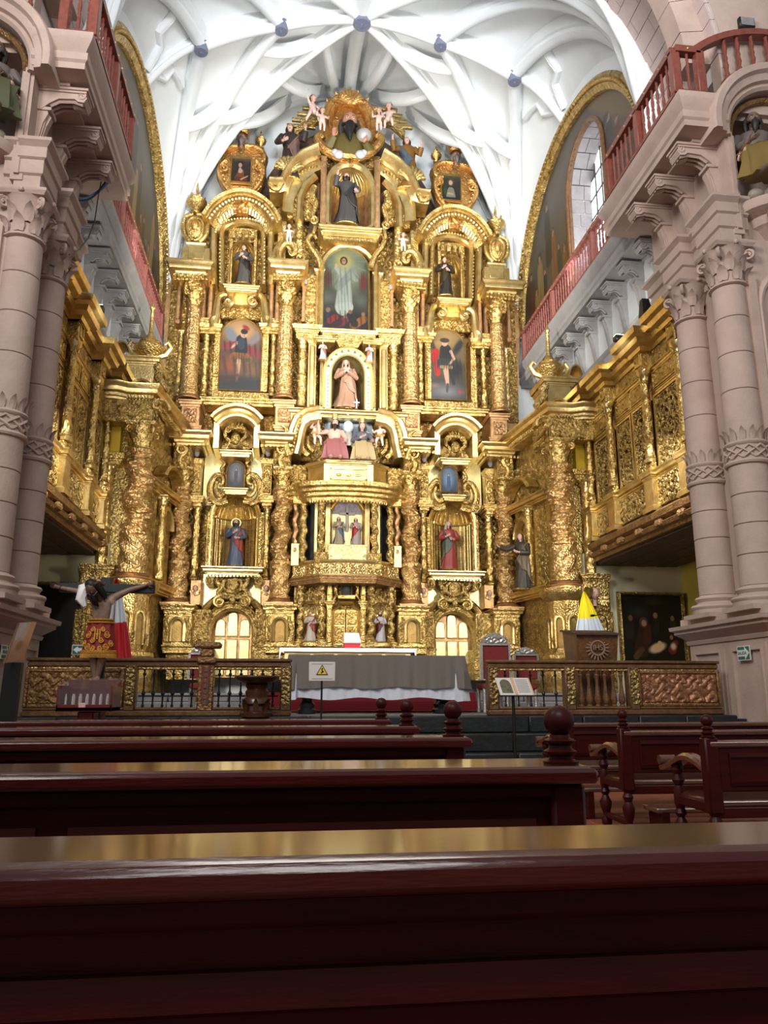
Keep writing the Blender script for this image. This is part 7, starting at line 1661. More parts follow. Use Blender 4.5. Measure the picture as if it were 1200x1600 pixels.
a1.ell(.55, .80, .055, .055, (.58, .42, .34)).ell(.56, .845, .06, .045, (.05, .06, .08)).ell(.6, .90, .075, .04, (.40, .09, .08), .5, rot=-.5)
a1.folds(.5, .6, .1, .16, (.02, .03, .04), 5, .7).folds(.5, .45, .16, .06, (.12, .07, .03), 9, .7).folds(.2, .62, .2, .09, (.12, .03, .04), 5, .7).folds(.82, .58, .2, .1, (.12, .03, .04), 5, .7).folds(.3, .35, .28, .16, (.12, .05, .03), 4, .6).folds(.7, .3, .22, .14, (.10, .06, .04), 5, .6).ell(.2, .15, .16, .05, (.16, .06, .04), .8).ell(.56, .78, .01, .008, (.1, .05, .04)).cap(.5, .63, .5, .69, .06, .07, (.10, .13, .17), .6)
framed('archangel_painting', 'arched painting of a winged warrior in plumed red helmet and green skirt, left upper bay', 344.5, 501, 408, 611, 23.68, a1, .72)
a2 = Paint(60, 112, .56, (.06, .07, .09), (.34, .27, .16))
a2.ell(.45, .86, .32, .2, (.46, .36, .20), .9).ell(.5, .12, .4, .16, (.30, .30, .32), .9).ell(.15, .78, .05, .17, (.12, .10, .09), .6, rot=.4).ell(.85, .78, .07, .24, (.09, .09, .09), .6, rot=-.6).ell(.75, .45, .14, .16, (.05, .05, .05), .6)
a2.cap(.24, .68, .2, .58, .06, .05, (.48, .05, .05)).cap(.24, .55, .28, .38, .03, .05, (.48, .06, .05)).cap(.5, .56, .5, .72, .10, .09, (.07, .07, .08)).cap(.42, .52, .62, .52, .09, .08, (.10, .11, .12)).cap(.38, .47, .64, .47, .03, .03, (.42, .34, .24)).cap(.5, .42, .54, .22, .045, .03, (.58, .43, .35)).cap(.62, .42, .70, .24, .03, .03, (.06, .06, .07)).cap(.54, .22, .52, .12, .028, .02, (.16, .15, .18)).cap(.64, .70, .72, .6, .028, .025, (.56, .42, .34)).cap(.72, .6, .6, .52, .025, .02, (.56, .42, .34)).ell(.48, .82, .05, .055, (.58, .43, .35)).ell(.48, .86, .08, .04, (.14, .11, .08))
a2.folds(.5, .62, .1, .14, (.02, .02, .03), 6, .7).folds(.5, .47, .15, .05, (.15, .11, .06), 9, .8).folds(.2, .52, .07, .16, (.15, .01, .01), 4, .8).folds(.78, .45, .13, .18, (.015, .015, .02), 5, .8).ell(.2, .2, .1, .05, (.34, .25, .22), .9).ell(.85, .12, .05, .03, (.5, .10, .08), .6)
framed('archangel_painting', 'arched painting of a winged warrior with a red sash and dark cloak, right upper bay', 667, 517, 726, 625, 23.68, a2, .75)
a3 = Paint(84, 140, .6, (.08, .06, .05), (.26, .30, .24))
a3.ell(.5, .72, .30, .36, (.42, .46, .36), .99).ell(.47, .86, .17, .15, (.60, .52, .22), .99)
for k in range(16):
    t = 2*pi*k/16; a3.cap(.47+.22*cos(t), .86+.13*sin(t), .47+.5*cos(t), .86+.3*sin(t), .006, .012, (.40, .42, .34), .6)
a3.ell(.13, .62, .07, .14, (.22, .12, .10), .6).ell(.9, .6, .06, .14, (.28, .10, .08), .6).ell(.12, .38, .14, .09, (.22, .23, .21), .9).ell(.85, .36, .13, .10, (.20, .22, .20), .9).ell(.5, .1, .55, .17, (.05, .04, .045), .5)
a3.cap(.48, .28, .5, .62, .12, .085, (.42, .45, .42)).cap(.42, .26, .58, .28, .07, .07, (.46, .49, .46)).folds(.48, .42, .12, .24, (.24, .27, .25), 6, .7).cap(.36, .52, .66, .72, .05, .06, (.34, .36, .34)).cap(.4, .70, .30, .76, .04, .028, (.44, .46, .43)).cap(.62, .68, .74, .62, .04, .03, (.38, .40, .37)).ell(.31, .79, .025, .03, (.55, .42, .34)).ell(.47, .855, .055, .06, (.07, .045, .03)).ell(.47, .85, .033, .045, (.50, .36, .28))
a3.cap(.05, .08, .16, .16, .06, .05, (.05, .09, .13)).ell(.15, .23, .035, .035, (.34, .25, .19)).cap(.2, .1, .3, .14, .05, .05, (.34, .05, .06)).cap(.42, .08, .6, .16, .06, .04, (.28, .06, .10)).ell(.52, .16, .03, .03, (.36, .26, .2)).cap(.7, .06, .92, .14, .06, .05, (.38, .20, .04)).ell(.9, .2, .03, .03, (.34, .25, .2))
a3.folds(.5, .60, .16, .18, (.22, .25, .23), 5, .75).folds(.13, .62, .08, .15, (.07, .03, .03), 5, .7).folds(.9, .6, .07, .15, (.08, .03, .03), 5, .7).folds(.5, .12, .5, .12, (.01, .01, .015), 16, .6).cap(.3, .05, .4, .1, .05, .04, (.10, .03, .04)).cap(.6, .18, .72, .08, .04, .05, (.04, .03, .03)).ell(.62, .22, .03, .03, (.30, .2, .15)).ell(.455, .858, .008, .006, (.1, .06, .05)).ell(.485, .858, .008, .006, (.1, .06, .05))
a3.im = a3.im*.8
framed('transfiguration_painting', 'large arched painting of a white robed figure in a golden glow, centre of altarpiece', 502.5, 390, 575, 515, 23.58, a3, .74)
a4 = Paint(26, 40, .65, (.12, .12, .14), (.20, .19, .20)); a4.ell(.5, .5, .3, .45, (.42, .42, .44), .9).person(.5, .14, .62, (.16, .18, .24), (.60, .48, .42))
framed('small_painting', 'small arched grey painting of a robed figure above the left shell niche', 356.5, 722.5, 381, 761, 23.5, a4, .7)
a5 = Paint(26, 40, .65, (.09, .14, .22), (.16, .23, .32)); a5.ell(.5, .5, .3, .45, (.34, .46, .58), .9).person(.5, .14, .62, (.14, .22, .36), (.55, .50, .48))
framed('small_painting', 'small arched blue painting of a robed figure above the right shell niche', 689, 731, 713, 769, 23.5, a5, .7)
a6 = Paint(32, 42, .75, (.07, .05, .045), (.13, .10, .09)); a6.cap(.42, .2, .5, .45, .2, .13, (.30, .15, .06)).cap(.3, .16, .75, .14, .10, .08, (.22, .07, .05)).ell(.45, .76, .15, .17, (.09, .05, .035)).ell(.43, .73, .085, .11, (.52, .40, .33)).cap(.43, .58, .45, .5, .06, .1, (.52, .42, .36)).cap(.5, .15, .85, .3, .04, .03, (.50, .38, .3))
framed('portrait_painting', 'small painted portrait of a dark-haired woman in the upper left crest cartouche', 362.5, 248, 391.5, 286, 23.36, a6, None, .05)
a7 = Paint(32, 42, .75, (.06, .06, .05), (.12, .12, .09)); a7.cap(.5, .2, .5, .42, .2, .14, (.34, .33, .28)).ell(.2, .4, .1, .25, (.12, .18, .06), .7).ell(.52, .74, .17, .19, (.24, .20, .12), .6).ell(.5, .73, .09, .11, (.56, .45, .38)).cap(.35, .3, .6, .28, .04, .04, (.50, .4, .34)).cap(.2, .08, .85, .08, .08, .08, (.07, .06, .06))
framed('portrait_painting', 'small painted portrait of a pale haloed woman in the upper right crest cartouche', 690, 275, 718.5, 314, 23.36, a7, None, .05)
a8 = Paint(16, 22, .7, (.05, .05, .06), (.12, .12, .13)); a8.ell(.5, .55, .2, .36, (.22, .22, .24), .9).cap(.5, .3, .5, .8, .02, .02, (.45, .42, .40))
framed('tiny_painting', 'tiny dark crucifixion painting above the tabernacle door', 534, 909, 549, 930, 23.02, a8, None, .03)
a9 = Paint(110, 116, .95, (.012, .011, .010), (.03, .027, .024))
a9.ell(.3, .75, .25, .15, (.07, .07, .065), .99).ell(.55, .9, .25, .08, (.10, .07, .03), .99).cap(.3, .2, .36, .5, .12, .09, (.075, .035, .025)).cap(.40, .34, .42, .52, .07, .06, (.10, .045, .035)).ell(.36, .6, .075, .085, (.13, .09, .07)).ell(.365, .585, .042, .055, (.30, .21, .15))
a9.ell(.56, .23, .17, .085, (.42, .36, .26), .4, rot=.35).ell(.55, .24, .06, .05, (.46, .33, .22), .5).ell(.6, .3, .035, .035, (.45, .31, .21)).cap(.55, .45, .58, .62, .05, .045, (.05, .04, .03)).ell(.56, .7, .04, .05, (.26, .17, .11)).cap(.85, .45, .84, .62, .06, .05, (.06, .05, .04)).ell(.84, .66, .035, .045, (.22, .15, .10)).cap(.8, .2, .86, .3, .07, .05, (.20, .05, .03)).ell(.82, .25, .06, .07, (.40, .36, .33), .6).ell(.8, .38, .03, .04, (.26, .18, .12)).cap(.12, .42, .15, .58, .07, .06, (.05, .035, .025)).ell(.15, .66, .04, .05, (.18, .12, .08)).cap(.2, .1, .3, .2, .05, .05, (.12, .08, .05))
a9.im = a9.im*1.9
framed('nativity_painting', 'large dark gilt framed nativity painting hanging under the right tribune', 972, 930, 1067, 1037, 20.05, a9, None, .12, GOLDC, .12)
a10 = Paint(96, 116, .85, (.010, .009, .009), (.020, .018, .017)); a10.ell(.62, .55, .09, .10, (.07, .045, .035), .8).ell(.84, .62, .10, .11, (.08, .05, .035), .8).cap(.84, .2, .86, .5, .1, .09, (.05, .03, .022)).ell(.6, .12, .08, .06, (.05, .045, .03), .8).cap(.3, .2, .35, .5, .1, .1, (.02, .016, .014))
framed('dark_painting', 'large almost black painting with gilt frame hanging under the left tribune', 40, 914, 128, 1032, 20.05, a10, None, .14, GOLDC, .12)
# lunette paintings with gilt carved arches on the side walls
for s, nm in SIDES:
    L0, L1, zb_ = 14.5, 24.45, 12.42; YC, RY, RZ = (L0+L1)/2, (L1-L0)/2, 17.85-13.4
    P_ = Paint(110, 60, 1.66, (.20, .16, .12), (.30, .27, .24)); 
    P_.ell(.2, .35, .5, .5, (.34, .22, .11), .99).ell(.75, .7, .3, .3, (.22, .24, .27), .99)
    for k in range(22): P_.person(.03+.94*k/21, rnd.uniform(.05, .5)*sin(pi*(.1+.8*k/21)), rnd.uniform(.26, .38), rnd.choice([(.10, .09, .08), (.42, .24, .10), (.06, .07, .08), (.50, .40, .20), (.30, .10, .07)]), (.60, .44, .33))
    P_.cap(.16, .4, .34, .75, .03, .03, (.16, .10, .07)).cap(.2, .68, .34, .55, .03, .03, (.16, .10, .07)).cap(.08, .5, .26, .9, .05, .12, (.40, .30, .14), .6)
    P_.im = P_.im*.8
    root = thing('lunette_painting', 'lunette painting in a gilt carved arch high on the %s wall' % nm, 'painting', (CX+s*6.28, YC, zb_)); ztop = 17.85
    def kp(u, v, s=s):
        y = L0+(L1-L0)*u; z = zb_+(ztop-zb_)*v
        if s > 0 and in_win(y, z, .0): return False
        return z < 13.4 or ((y-YC)/RY)**2+((z-13.4)/RZ)**2 < .98
    xw = CX+s*6.26; P00, P10 = (xw, L0, zb_), (xw, L1, zb_)
    if s > 0: P_.im = P_.im[:, ::-1]; o = P_.canvas((xw, L1, zb_), (xw, L0, zb_), (xw, L1, ztop), 'canvas', root, keep=lambda u, v: kp(1-u, v))
    else: o = P_.canvas(P00, P10, (xw, L0, ztop), 'canvas', root, keep=kp)
    m = MB(); R = []
    for i in range(49):
        a = pi*i/48; R.append([(CX+s*w, YC+(RY+o_)*cos(a), 13.4+(RZ+o_)*sin(a)) for w, o_ in ((6.3, -.28), (6.16, -.26), (6.06, -.12), (6.12, -.04), (6.02, .06), (6.08, .16), (6.3, .18))])
    m.loft(R); ob_from('gilt_arch', m, GOLDC, root)
    m = MB()
    for i in range(90):
        a = pi*(i+.5)/90; m.ball((CX+s*6.04, YC+(RY-.04)*cos(a), 13.4+(RZ-.04)*sin(a)), .06, .05, .05, 6, 4)
    o = ob_from('gilt_beads', m, GOLDS, root); o['kind'] = 'stuff'
    if s > 0:
        m = MB(); R = []
        for i in range(29):
            if i < 2: y, z, dy, dz = WIN['y']+WIN['hw'], (12.42, WIN['zs'])[i], 1, 0
            elif i < 27: a = pi*(i-1)/26; y, z, dy, dz = WIN['y']+WIN['hw']*cos(a), WIN['zs']+WIN['hw']*sin(a), cos(a), sin(a)
            else: y, z, dy, dz = WIN['y']-WIN['hw'], (WIN['zs'], 12.42)[i-27], -1, 0
            R.append([(CX+w, y+dy*o_, z+dz*o_) for w, o_ in ((6.36, -.02), (6.2, -.02), (6.18, .04), (6.22, .1), (6.28, .1))])
        m.loft(R); ob_from('window_edging', m, BROWN, root)
# ================================================================ sanctuary furniture
def atZ(px_, py_, Y): p = WY(px_, py_, Y); return float(p[0]), float(p[2])
# ---- communion rails
def turned(h, k=1.0):
    m = MB(); m.lathe([(.030*k, 0), (.042*k, .03*h), (.028*k, .07*h), (.04*k, .12*h), (.046*k, .22*h), (.034*k, .36*h), (.020*k, .62*h), (.024*k, .80*h), (.034*k, .86*h), (.022*k, .9*h), (.034*k, .96*h), (.034*k, h)], n=9); return m
def ironbar(h):
    m = MB(); m.lathe([(.016, 0), (.024, .06*h), (.014, .1*h), (.014, .3*h), (.034, .36*h), (.014, .44*h), (.012, .8*h), (.03, .86*h), (.012, .9*h), (.02, h)], n=8); return m
RY, RZ0, RZ1 = 12.95, .80, 1.70
def comm_rail(nm, s, label):
    root = thing('communion_rail', label, 'railing', (CX+s*3.7, RY, RZ0))
    x0, x1 = CX+s*1.62, CX+s*5.74; xa, xb = min(x0, x1), max(x0, x1)
    def put(n, m, mt=BROWN, par=None): return ob_from(n, m, mt, par or root)
    m = MB(); m.bbox(xa, xb, RY-.10, RY+.10, RZ1-.05, RZ1, .015); m.bbox(xa+.02, xb-.02, RY-.07, RY+.07, RZ1-.14, RZ1-.05, .02); put('top_rail', m)
    m = MB(); m.bbox(xa+.02, xb-.02, RY-.05, RY+.05, RZ1-.18, RZ1-.13, .015); put('gilt_fillet', m, GOLD)
    m = MB(); m.bbox(xa, xb, RY-.10, RY+.10, RZ0, RZ0+.09, .02); m.bbox(xa, xb, RY-.07, RY+.07, RZ0+.09, RZ0+.14, .02); put('bottom_rail', m)
    xp = x1-s*1.50                                            # carved panel towards the pier
    m = MB(); m.bbox(min(x1, xp), max(x1, xp), RY-.03, RY+.05, RZ0+.12, RZ1-.14, .01); pl = put('carved_panel', m, COPPER if s > 0 else BROWNG)
    m = MB(); a = min(x1, xp)+.08; w = abs(x1-xp)-.16; relief(m, (a, RY-.04, RZ0+.2), (1, 0, 0), (0, 0, 1), (0, -1, 0), w, RZ1-RZ0-.42, .045, 12, 2+s, .02); put('carving', m, COPPER if s > 0 else BROWNG, pl)
    m = MB()
    for b in ((a-.08, a-.02, RZ0+.14, RZ1-.16), (a+w+.02, a+w+.08, RZ0+.14, RZ1-.16)): m.bbox(b[0], b[1], RY-.07, RY, b[2], b[3], .015)
    m.bbox(a-.02, a+w+.02, RY-.07, RY, RZ1-.22, RZ1-.16, .015); m.bbox(a-.02, a+w+.02, RY-.07, RY, RZ0+.14, RZ0+.2, .015); put('panel_frame', m, BROWNG, pl)
    posts = [x0+s*.09, xp-s*.08, x0+s*1.42] if s > 0 else [x0+s*.09, xp-s*.1, x0+s*1.36]
    for i, xx in enumerate(posts):
        poly_ = (s < 0 and i == 2); h = .09 if not poly_ else .125
        m = MB(); m.bbox(xx-h, xx+h, RY-.10, RY+.10, RZ0+.08, RZ1-.10, .02); po = put('post', m, BROWN if not poly_ else BROWNG)
        m = MB()
        for k in range(7):
            for sg in (-1, 1): leaf(m, (xx+sg*.01, RY-.10, RZ0+.18+k*.085), (0, -1, 0), (sg*.6, 0, 1), .12, .045, .3, 3, .012)
        put('post_carving', m, GOLDC if not poly_ else mat('green painted carving', (.06, .10, .07), .5, 0, (.28, .05, .04), 9, .2, 40), po)
        if poly_:
            m = MB(); m.bbox(xx-.15, xx+.15, RY-.14, RY+.14, RZ1-.08, RZ1+.02, .02); m.bbox(xx-.11, xx+.11, RY-.11, RY+.11, RZ1+.02, RZ1+.16, .03); m.bbox(xx-.22, xx+.22, RY-.14, RY+.14, RZ1+.16, RZ1+.26, .03); put('post_head', m, BROWNG, po)
    h = RZ1-.16-(RZ0+.13)
    segs = [(posts[0]+s*.12, posts[2]-s*.12, 'iron', 5 if s > 0 else 6), (posts[2]+s*.14, posts[1]-s*.12, 'wood' if s > 0 else 'iron', 6 if s > 0 else 6)]
    src = {}
    for a, b, kind, n in segs:
        for k in range(n):
            x = a+(b-a)*(k+.5)/n; key = kind
            if key not in src: src[key] = ob_from('baluster', turned(h, 1.25) if kind == 'wood' else ironbar(h), BROWN if kind == 'wood' else IRON, root, loc=(x, RY, RZ0+.13))
            else: inst(src[key], root, (x, RY, RZ0+.13))
        if kind == 'iron':
            m = MB(); m.box(min(a, b), max(a, b), RY-.012, RY+.012, RZ0+.30, RZ0+.325); m2 = put('tie_bar', m, IRON)
    return root
comm_rail('l', -1, 'carved wooden communion rail with black iron balusters, left of the draped altar table')
comm_rail('r', 1, 'carved wooden communion rail with coppery relief panel, in front of the lectern')

# ---- draped altar table, its cloths
AT = thing('altar_table', 'stone-legged altar table hidden under grey and white cloths before the red steps', 'table', (CX-.1, 14.7, .8))
ax0, ax1, ay0, ay1, az = .06, 3.22, 14.3, 15.1, 1.82
m = MB(); m.bbox(ax0+.06, ax1-.06, ay0+.05, ay1-.05, az-.12, az-.012, .02); ob_from('tabletop', m, GSTONE, AT)
lg = None
for x, y in ((ax0+.32, ay0+.25), (ax1-.32, ay0+.25), (ax0+.32, ay1-.25), (ax1-.32, ay1-.25)):
    m = MB(); m.lathe([(.16, 0), (.17, .06), (.12, .10), (.14, .16), (.09, .22), (.10, .6), (.08, .75), (.13, .82), (.15, .9)], n=14)
    if lg is None: lg = ob_from('leg', m, DSTONE, AT, loc=(x, y, .8))
    else: inst(lg, AT, (x, y, .8))
def drape(x0, x1, y0, y1, z, drop_f, drop_s, amp, seed, nx=90, th=.006, corner=0):
    # cloth hanging from a table edge: top sheet plus waving front and side falls
    m = MB(); per = []; r_ = random.Random(seed)
    prof = [0, .02, .08, .2, .35, .5, .65, .8, .92, 1.0]; path = []
    for i in range(13): path.append((x0, y1+(y0-y1)*i/12, -1, 0, drop_s))
    for i in range(1, nx): path.append((x0+(x1-x0)*i/nx, y0, 0, -1, drop_f))
    for i in range(13): path.append((x1, y0+(y1-y0)*i/12, 1, 0, drop_s))
    ph = r_.uniform(0, 6); G = []
    for t in prof:
        row = []
        for i, (x, y, ox, oy, d) in enumerate(path):
            u = i/len(path); w = amp*t*(1+sin(u*97+ph)*.6+.5*sin(u*41+ph*2)+.4*sin(u*171)); cc = 0
            if abs(i-12) < 4 or abs(i-11-nx) < 4: cc = corner*t
            row.append((x+ox*(w+.01+cc), y+oy*(w+.01+cc), z-d*t*(1+.03*sin(u*23+ph))-(.12*cc/.1*t if cc else 0)*.3))
        G.append(row)
    m.grid(G); m.add([(x0, y0, z), (x1, y0, z), (x1, y1, z), (x0, y1, z)], [(0, 1, 2, 3)])
    return m
lc = thing('linen_altar_cloth', 'white linen undercloth showing below the grey cloth of the altar table', 'tablecloth', (CX-.1, 14.7, az))
ob_from('linen_sheet', drape(ax0, ax1, ay0, ay1, az, .76, .76, .015, 3, corner=.10), LINEN, lc)
gc = thing('grey_altar_cloth', 'taupe grey cloth covering the altar table in front of the red steps', 'tablecloth', (CX-.1, 14.7, az+.01))
ob_from('taupe_sheet', drape(ax0-.03, ax1+.03, ay0-.04, ay1, az+.012, .58, .60, .022, 5, corner=.08), TAUPE, gc)
# ---- high altar with white cloth, missal stand
HA = thing('high_altar', 'long panelled high altar under a white cloth at the foot of the tabernacle', 'altar', (1.58, 20.9, 1.175))
hx0, hx1 = -.2, 3.36; hz = 2.30
m = MB(); m.bbox(hx0+.12, hx1-.12, 20.55, 21.4, 1.175, hz-.02, .02); ob_from('altar_body', m, GOLDP, HA)
for i in range(5):
    a = hx0+.25+i*.63; m = MB(); m.path_mould([(a, hz-.36), (a+.52, hz-.36), (a+.52, hz-.16), (a, hz-.16)], [(-.02, 20.56), (-.02, 20.52), (.02, 20.5), (.03, 20.56)], closed=True); ob_from('front_panel', m, GOLDS, HA)
hl = thing('high_altar_cloth', 'white cloth edge lying along the high altar top below the tabernacle', 'tablecloth', (1.58, 20.9, hz))
ob_from('sheet', drape(hx0, hx1, 20.48, 21.4, hz+.01, .10, .40, .006, 8), LINEN, hl)
ms = thing('missal_stand', 'white and red covered missal stand on the high altar', 'book stand', (1.78, 20.75, hz+.01)); X, Z = atZ(550, 1008, 20.7)
m = MB(); m.loft([[(X-.21, 20.6, hz+.02), (X+.21, 20.6, hz+.02), (X+.21, 20.95, hz+.02), (X-.21, 20.95, hz+.02)], [(X-.21, 20.6, hz+.13), (X+.21, 20.6, hz+.13), (X+.21, 20.95, hz+.40), (X-.21, 20.95, hz+.40)]]); ob_from('red_stand', m, mat('bright red cloth', (.60, .03, .05), .8), ms)
m = MB(); m.loft([[(X-.23, 20.57, hz+.14), (X+.23, 20.57, hz+.14), (X+.20, 20.95, hz+.41), (X-.20, 20.95, hz+.41)], [(X-.23, 20.55, hz+.17), (X+.23, 20.55, hz+.17), (X+.20, 20.94, hz+.44), (X-.20, 20.94, hz+.44)]]); ob_from('white_cover', m, LINEN, ms)
# ---- wooden font
ft = thing('font', 'round brown wooden font on a carved pedestal before the left communion rail', 'font', (-.46, 12.62, .8))
m = MB(); m.lathe([(.06, .50), (.18, .50), (.24, .52), (.33, .56), (.36, .60), (.345, .625), (.31, .61), (.22, .57), (.01, .55)], (-.46, 12.62, .8), 32); ob_from('bowl', m, FONTW, ft)
m = MB(); m.lathe([(.24, 0), (.25, .06), (.19, .09), (.18, .16), (.22, .20), (.21, .26), (.17, .30), (.18, .38), (.15, .42), (.19, .48), (.14, .51)], (-.46, 12.62, .8), 24); pd = ob_from('pedestal', m, FONTW, ft)
m = MB()
for k in range(8): a = k*pi/4; leaf(m, (-.46+.2*cos(a), 12.62+.2*sin(a), .83), (cos(a), sin(a), 0), (0, 0, 1), .3, .06, .5, 4, .02)
ob_from('carved_leaves', m, FONTW, pd)
# ---- lectern with sun emblem, microphone
le = thing('lectern', 'brown wooden lectern with a carved sunburst monogram behind the right rail', 'lectern', (5.22, 13.5, .8)); lx, ly = 5.38, 13.5
m = MB(); m.loft([[(lx-.30, ly-.2, z), (lx+.30, ly-.2, z), (lx+.30, ly+.3, z), (lx-.30, ly+.3, z)] for z in (.8, 1.56)]); bd = ob_from('stem_boards', m, BROWN, le)
for k in range(5):
    m = MB(); m.bbox(lx-.3+k*.12+.005, lx-.3+k*.12+.115, ly-.22, ly-.19, .82, 1.55, .006); ob_from('board', m, BROWN, bd)
zt = atZ(928, 985, ly)[1]; zb = zt-.62
m = MB(); m.loft([[(lx-.36, ly-.26, zb), (lx+.36, ly-.26, zb), (lx+.36, ly+.3, zb), (lx-.36, ly+.3, zb)], [(lx-.38, ly-.36, zt-.1), (lx+.38, ly-.36, zt-.1), (lx+.38, ly+.34, zt), (lx-.38, ly+.34, zt)]]); ob_from('desk_box', m, BROWN, le)
m = MB(); m.loft([[(lx-.42, ly-.42, zt-.11), (lx+.42, ly-.42, zt-.11), (lx+.42, ly+.36, zt), (lx-.42, ly+.36, zt)], [(lx-.42, ly-.42, zt-.08), (lx+.42, ly-.42, zt-.08), (lx+.42, ly+.36, zt+.03), (lx-.42, ly+.36, zt+.03)]]); ob_from('desk_top', m, DARKW, le)
m = MB(); yc, zc_ = ly-.325, (zt+zb)/2-.02
for k in range(20):
    a = 2*pi*k/20; m.tube([(lx+.145*cos(a), yc, zc_+.145*sin(a)), (lx+.215*cos(a), yc, zc_+.215*sin(a))], [.016, .010], 5)
m.arcmould(lx, zc_, .125, .125, 0, 2*pi, [(-.012, yc+.03), (-.012, yc-.02), (.012, yc-.02), (.012, yc+.03)], 28); EMB = mat('pale carved emblem', (.34, .21, .14), .5); ob_from('sunburst', m, EMB, le)
def text_mesh(o):                                            # lettering as a plain mesh object
    dg = bpy.context.evaluated_depsgraph_get(); me = bpy.data.meshes.new_from_object(o.evaluated_get(dg)); n = bpy.data.objects.new('lettering', me); COL.objects.link(n)
    n.parent = o.parent; n.location = o.location; n.rotation_euler = o.rotation_euler; n['kind'] = 'thing'; del n['kind']; bpy.data.objects.remove(o); return n
def letters(txt, size, loc, matr, root, rx=pi/2, rz=0, name='lettering', align='CENTER', ext=.002, ry=0):
    c = bpy.data.curves.new(name, 'FONT'); c.body = txt; c.size = size; c.align_x = align; c.align_y = 'CENTER'; c.extrude = ext; c.materials.append(matr)
    o = bpy.data.objects.new(name, c); COL.objects.link(o); o.parent = root; o.location = Vector(loc)-Vector(ORIG[root.name]); o.rotation_euler = (rx, ry, rz); return text_mesh(o)
letters('IHS', .13, (lx, yc-.015, zc_), EMB, le, ext=.012)
mc = thing('microphone', 'thin gooseneck microphone on the lectern', 'microphone', (lx+.2, ly+.1, zt))
m = MB(); m.tube([(lx+.34, ly, zt-.02), (lx+.34, ly, zt+.14), (lx+.30, ly-.06, zt+.24), (lx+.18, ly-.15, zt+.27), (lx+.02, ly-.2, zt+.245)], .009, 6); ob_from('gooseneck', m, IRON, mc)
m = MB(); m.tube([(lx+.03, ly-.195, zt+.25), (lx-.04, ly-.22, zt+.24)], .02, 8); ob_from('capsule', m, IRON, mc)
# ---- flags hanging on poles
def flag(label, x, y, z0, z1, bands, w, sprd, seed, skew=0):
    root = thing('flag', label, 'flag', (x, y, z0)); zbot = 1.18 if y > 17 else .8
    m = MB(); m.tube([(x, y, zbot), (x, y, z1+.12)], .02, 8); m.ball((x, y, z1+.15), .035, .035, .05, 8, 6); ob_from('pole', m, BROWN, root)
    m = MB(); m.lathe([(.16, 0), (.15, .05), (.04, .09)], (x, y, zbot), 16); ob_from('foot', m, IRON, root)
    m = MB(); n = 26; N_ = 30
    for j in range(N_):
        t0, t1 = j/N_, (j+1)/N_; c = [cc for lim, cc in bands if (t0+t1)/2 <= lim][0]; m.col = c; rows = []
        for t in (t0, t1):
            r = []
            for i in range(n+1):
                u = i/n; wd = .04+w*t**.8; r.append((x+skew*t+(u-.5+sprd*.5)*wd, y-.05-.06*t*sin(u*17+seed+t*2)-.03*sin(u*31), z1-(z1-z0)*t+(u-.5)*sprd*.25*t))
            rows.append(r)
        m.grid([rows[1], rows[0]])
    ob_from('cloth', m, mat('flag cloth', (1, 1, 1), .8, attr=True), root, colors=True); return root
fx, fz = atZ(914, 925, 18.0); _, fb = atZ(914, 1030, 18.0)
flag('yellow and white flag hanging in folds behind the lectern', fx-.05, 18.0, fb, fz, [(.40, (.80, .68, .02)), (1.0, (.62, .68, .76))], 1.05, .25, 1)
fx, fz = atZ(172, 905, 14.6); _, fb = atZ(172, 1035, 14.6)
flag('red and white flag hanging behind the crucifix', fx+.12, 14.6, fb, fz, [(.22, (.55, .02, .03)), (.54, (.70, .73, .76)), (1.0, (.52, .02, .03))], .52, .35, 4)
# ---- silver-crested red chairs behind the rails
def chair(label, xc, yb_top, Y, w, crest_h, group=None):
    X, Z = atZ(xc, yb_top, Y); zf_ = 1.17 if Y > 17 else .8; root = thing('armchair', label, 'chair', (X, Y, zf_)); h = Z-crest_h
    m = MB(); m.bbox(X-w/2, X+w/2, Y-.04, Y+.04, zf_+.62, h, .01); ob_from('back_cushion', m, REDV, root)
    m = MB(); m.path_mould([(X-w/2, zf_+.6), (X-w/2, h), (X+w/2, h), (X+w/2, zf_+.6)], [(-.0, Y-.05), (0, Y-.07), (.05, Y-.07), (.05, Y+.05), (0, Y+.05)]); ob_from('back_frame', m, SILV, root)
    m = MB(); m.poly([(X-w/2, h+.02), (X+w/2, h+.02), (X+w/2, h+crest_h*.5), (X+w/4, h+crest_h*.85), (X, h+crest_h), (X-w/4, h+crest_h*.85), (X-w/2, h+crest_h*.5)], Y-.04, Y+.04, .02)
    relief(m, (X-w/2+.03, Y-.045, h+.04), (1, 0, 0), (0, 0, 1), (0, -1, 0), w-.06, crest_h*.5, .03, 22, 3, .02); ob_from('crest', m, SILV, root)
    m = MB(); m.bbox(X-w/2, X+w/2, Y-.06, Y+.55, zf_+.42, zf_+.54, .03); ob_from('seat', m, REDV, root)
    for sx in (-1, 1):
        for yy in (Y, Y+.48): m = MB(); m.lathe([(.04, 0), (.045, .05), (.03, .1), (.04, .25), (.04, .45)], (X+sx*(w/2-.03), yy, zf_), 8); ob_from('leg', m, SILV, root)
    return root
chair('red backed armchair with tall silvery crest, left one of the pair behind the right rail', 772, 988, 14.6, .50, .25)
chair('low red backed armchair with rounded silvery crest, next to the taller red chair', 820, 1011, 14.9, .42, .17)
chair('red backed armchair mostly hidden behind the painted post of the left rail', 313, 1009, 14.6, .30, .16)

